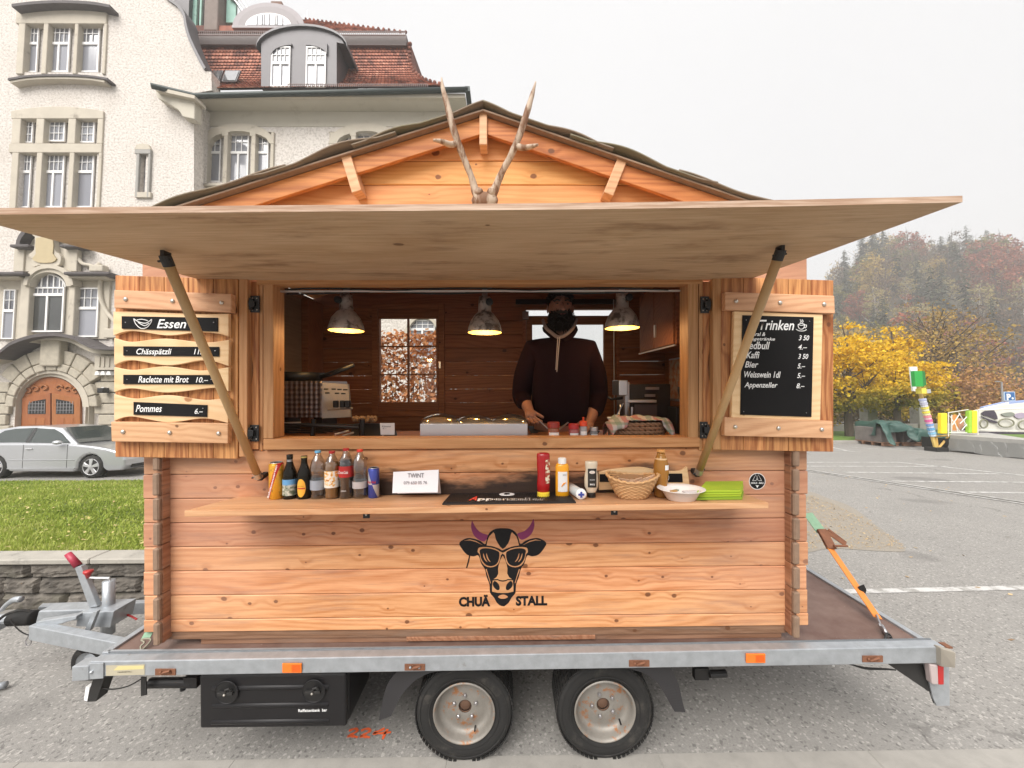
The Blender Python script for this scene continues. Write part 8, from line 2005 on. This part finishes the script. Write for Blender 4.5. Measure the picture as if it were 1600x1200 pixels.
m = MB(); m.hexa([edgep(0, .06, .15), edgep(1, .06, .15), edgep(1, .06, 3), edgep(.9, .06, 3)], [edgep(0, top_z-.07, .15), edgep(1, top_z-.07, .15), edgep(1, top_z-.07, 3), edgep(.9, top_z-.07, 3)]); m.build('base', M['darkmetal'], ride)
wht = plain('white tube', (.70, .69, .62), .4)
def r_(x, y, d=0): return FP(x, y, rv + d)
def tubes(lst, r, mat, nm, d=0): 
    m = MB()
    for A_, B_ in lst: m.tube([r_(*A_, d), r_(*B_, d)], r, 6)
    return m.build(nm, mat, ride)
tubes([((1481, 645), (1513, 640)), ((1483, 676), (1516, 676)), ((1482, 645), (1482, 682)), ((1527, 641), (1528, 682)), ((1484, 650), (1500, 675)), ((1500, 646), (1488, 664)), ((1498, 645), (1512, 668)), ((1512, 650), (1500, 662)), ((1492, 660), (1497, 676)), ((1487, 648), (1487, 676)), ((1513, 660), (1503, 672)), ((1530, 671), (1640, 675))], .014, wht, 'fence')
tubes([((1528, 641), (1600, 638)), ((1600, 638), (1660, 640))], .03, wht, 'fence_rail', .3)
yp = plain('yellow padding', (.80, .62, .02), .5, var=.05)
def pad(x0, x1, y0_, y1_, mat, d=-.08): m = MB(); A = [r_(x0, y1_, d), r_(x1, y1_, d), r_(x1, y0_, d), r_(x0, y0_, d)]; m.hexa(A, [p + Vector((0, .14, 0)) for p in A]); m.build('pad', mat, ride, bevel=.03)
pad(1471.5, 1481, 645.5, 678, yp); pad(1520.5, 1528, 641.5, 677, yp); pad(1515, 1520, 641.5, 677, plain('green padding', (.30, .55, .04), .5))
# panel art: white coachwork with dark windscreen shapes
def rp(pts, d, mat, nm, sm=3, th=.03): A = [r_(x, y, d) for x, y in (smooth_pts(pts, sm) if sm else pts)]; n = len(A); m = MB(); m._add(A + [p + Vector((0, th, 0)) for p in A], [tuple(range(n))[::-1]] + [(i, (i+1) % n, (i+1) % n + n, i + n) for i in range(n)]); return m.build(nm, mat, ride)
creamy = plain('cream white coachwork', (.66, .65, .58), .35, var=.1, scale=2)
rp([(1529, 642), (1560, 634), (1620, 628), (1660, 628), (1660, 676), (1529, 676)], 1.2, creamy, 'ride_panel', 0, .2)
dk = plain('dark windows and shadow strip', (.05, .04, .055), .2)
rp([(1535, 645), (1545, 640), (1554, 642), (1559, 655), (1548, 652), (1536, 648)], 1.15, dk, 'dark_window'); rp([(1533, 650), (1546, 655), (1559, 659), (1556, 661), (1545, 658)], 1.14, dk, 'dark_window')
rp([(1565, 647), (1580, 644), (1586, 648), (1575, 651)], 1.15, plain('grey green art', (.22, .24, .20), .5), 'dark_window'); rp([(1585, 648), (1598, 645), (1606, 650), (1592, 654)], 1.15, plain('lilac art', (.35, .30, .38), .5), 'dark_window')
for x, y, rx in ((1537, 662, 6), (1572, 661, 12), (1600, 664, 9)):
    pts = [(x + rx*math.cos(a), y + 6.5*math.sin(a)) for a in np.linspace(0, 2*PI, 21)]; m = MB(); m.tube([r_(*p, 1.12) for p in pts], .025, 5); m.build('oval_trim', plain('olive trim', (.20, .20, .13), .5), ride)
rp([(1528, 674), (1640, 676), (1640, 679), (1528, 678)], .9, dk, 'painted_shadow', 0); rp([(1487, 652), (1496, 650), (1497, 674), (1489, 674)], 2.0, plain('orange art', (.65, .28, .08), .5), 'art_panel'); rp([(1497, 656), (1506, 655), (1505, 668), (1499, 672)], 2.2, plain('pale orange art', (.62, .33, .2), .5), 'art_panel'); rp([(1506, 660), (1514, 655), (1514, 674), (1503, 674)], 2.4, creamy, 'art_panel')  # first strip is shade under the panel, drawn as a dark sheet
rp([(1502, 672), (1509, 664), (1516, 672), (1516, 676), (1502, 676)], 2.1, dk, 'dark_window', 0)
rp([(1536, 636), (1570, 628), (1640, 622), (1660, 622), (1660, 630), (1570, 634), (1536, 641)], 1.6, plain('blue canopy edge', (.30, .38, .62), .6), 'canopy', 0, .1)
m = MB()
for k in range(16): q0, q1 = r_(1538 + k*2.4, 640 - k*.5, 1.5), r_(1539 + k*2.4, 636.5 - k*.55, 1.5); m.beam(q0, q1, .05, .02)
m.build('canopy_fringe', M['winwhite'], ride)
# parking sign and street lamp
sv = FG(1575, 683).y
sg = thing('parking_sign', 'blue square parking sign with a white P above the ride', 'sign', (FP(1576, 672, sv).x, sv, 0), M=FM)
qq = lambda x, y, d=0: FP(x, y, sv + d)
a, b = qq(1568, 626.5), qq(1584, 612); m = MB(); m.box(a.x, b.x, sv - .04, sv, a.z, b.z); pl = m.build('panel', plain('pale sign rim', (.45, .55, .70), .4), sg)
a, b = qq(1569, 625.5), qq(1583, 613); m = MB(); m.box(a.x, b.x, sv - .045, sv - .041, a.z, b.z); pl2 = m.build('blue_field', plain('blue sign face', (.015, .11, .32), .4), sg)
a = qq(1571, 624.5); h = (qq(1571, 614.5) - a).z; text('P', M['winwhite'], pl2, (a.x, sv - .05, a.z), height=h, off=.06)
m = MB(); p = qq(1580, 622.5); m.lathe([(h*.17, 0), (h*.17, -.01)], (p.x, sv - .046, p.z), 16, axis='y'); m.build('disc', M['winwhite'], pl2)
m = MB(); p = qq(1576, 612); m.tube([(p.x, sv + .05, 0), (p.x, sv + .05, p.z)], .04, 6); m.build('post', M['steel'], sg)
lp_ = thing('street_lamp', 'thin grey street lamp just left of the parking sign', 'street lamp', (FP(1566, 672, sv).x, sv + .6, 0), M=FM)
a, b, c_ = FP(1567, 660, sv + .6), FP(1565, 597, sv + .6), FP(1558, 596, sv + .6); m = MB(); m.tube([(a.x, sv + .6, 0), b, c_], [.05, .035, .03], 6); m.build('post', M['steel'], lp_)
m = MB(); m.beam(b.lerp(c_, .6), c_ + (c_ - b)*.2, .08, .05); m.build('lamp_head', M['steel'], lp_)
# ================================================================== AIR
t = Nt('thin autumn haze'); t.n.remove(t.b); pv_ = t('VolumePrincipled'); pv_.inputs['Color'].default_value = (1, 1, 1, 1); pv_.inputs['Density'].default_value = .0019; pv_.inputs['Anisotropy'].default_value = .2
t.l.new(pv_.outputs[0], t.o.inputs['Volume'])
m = MB(); m.box(-60, 420, -25, 300, -22, 95); tag(m.build('haze', t.m), kind='stuff')
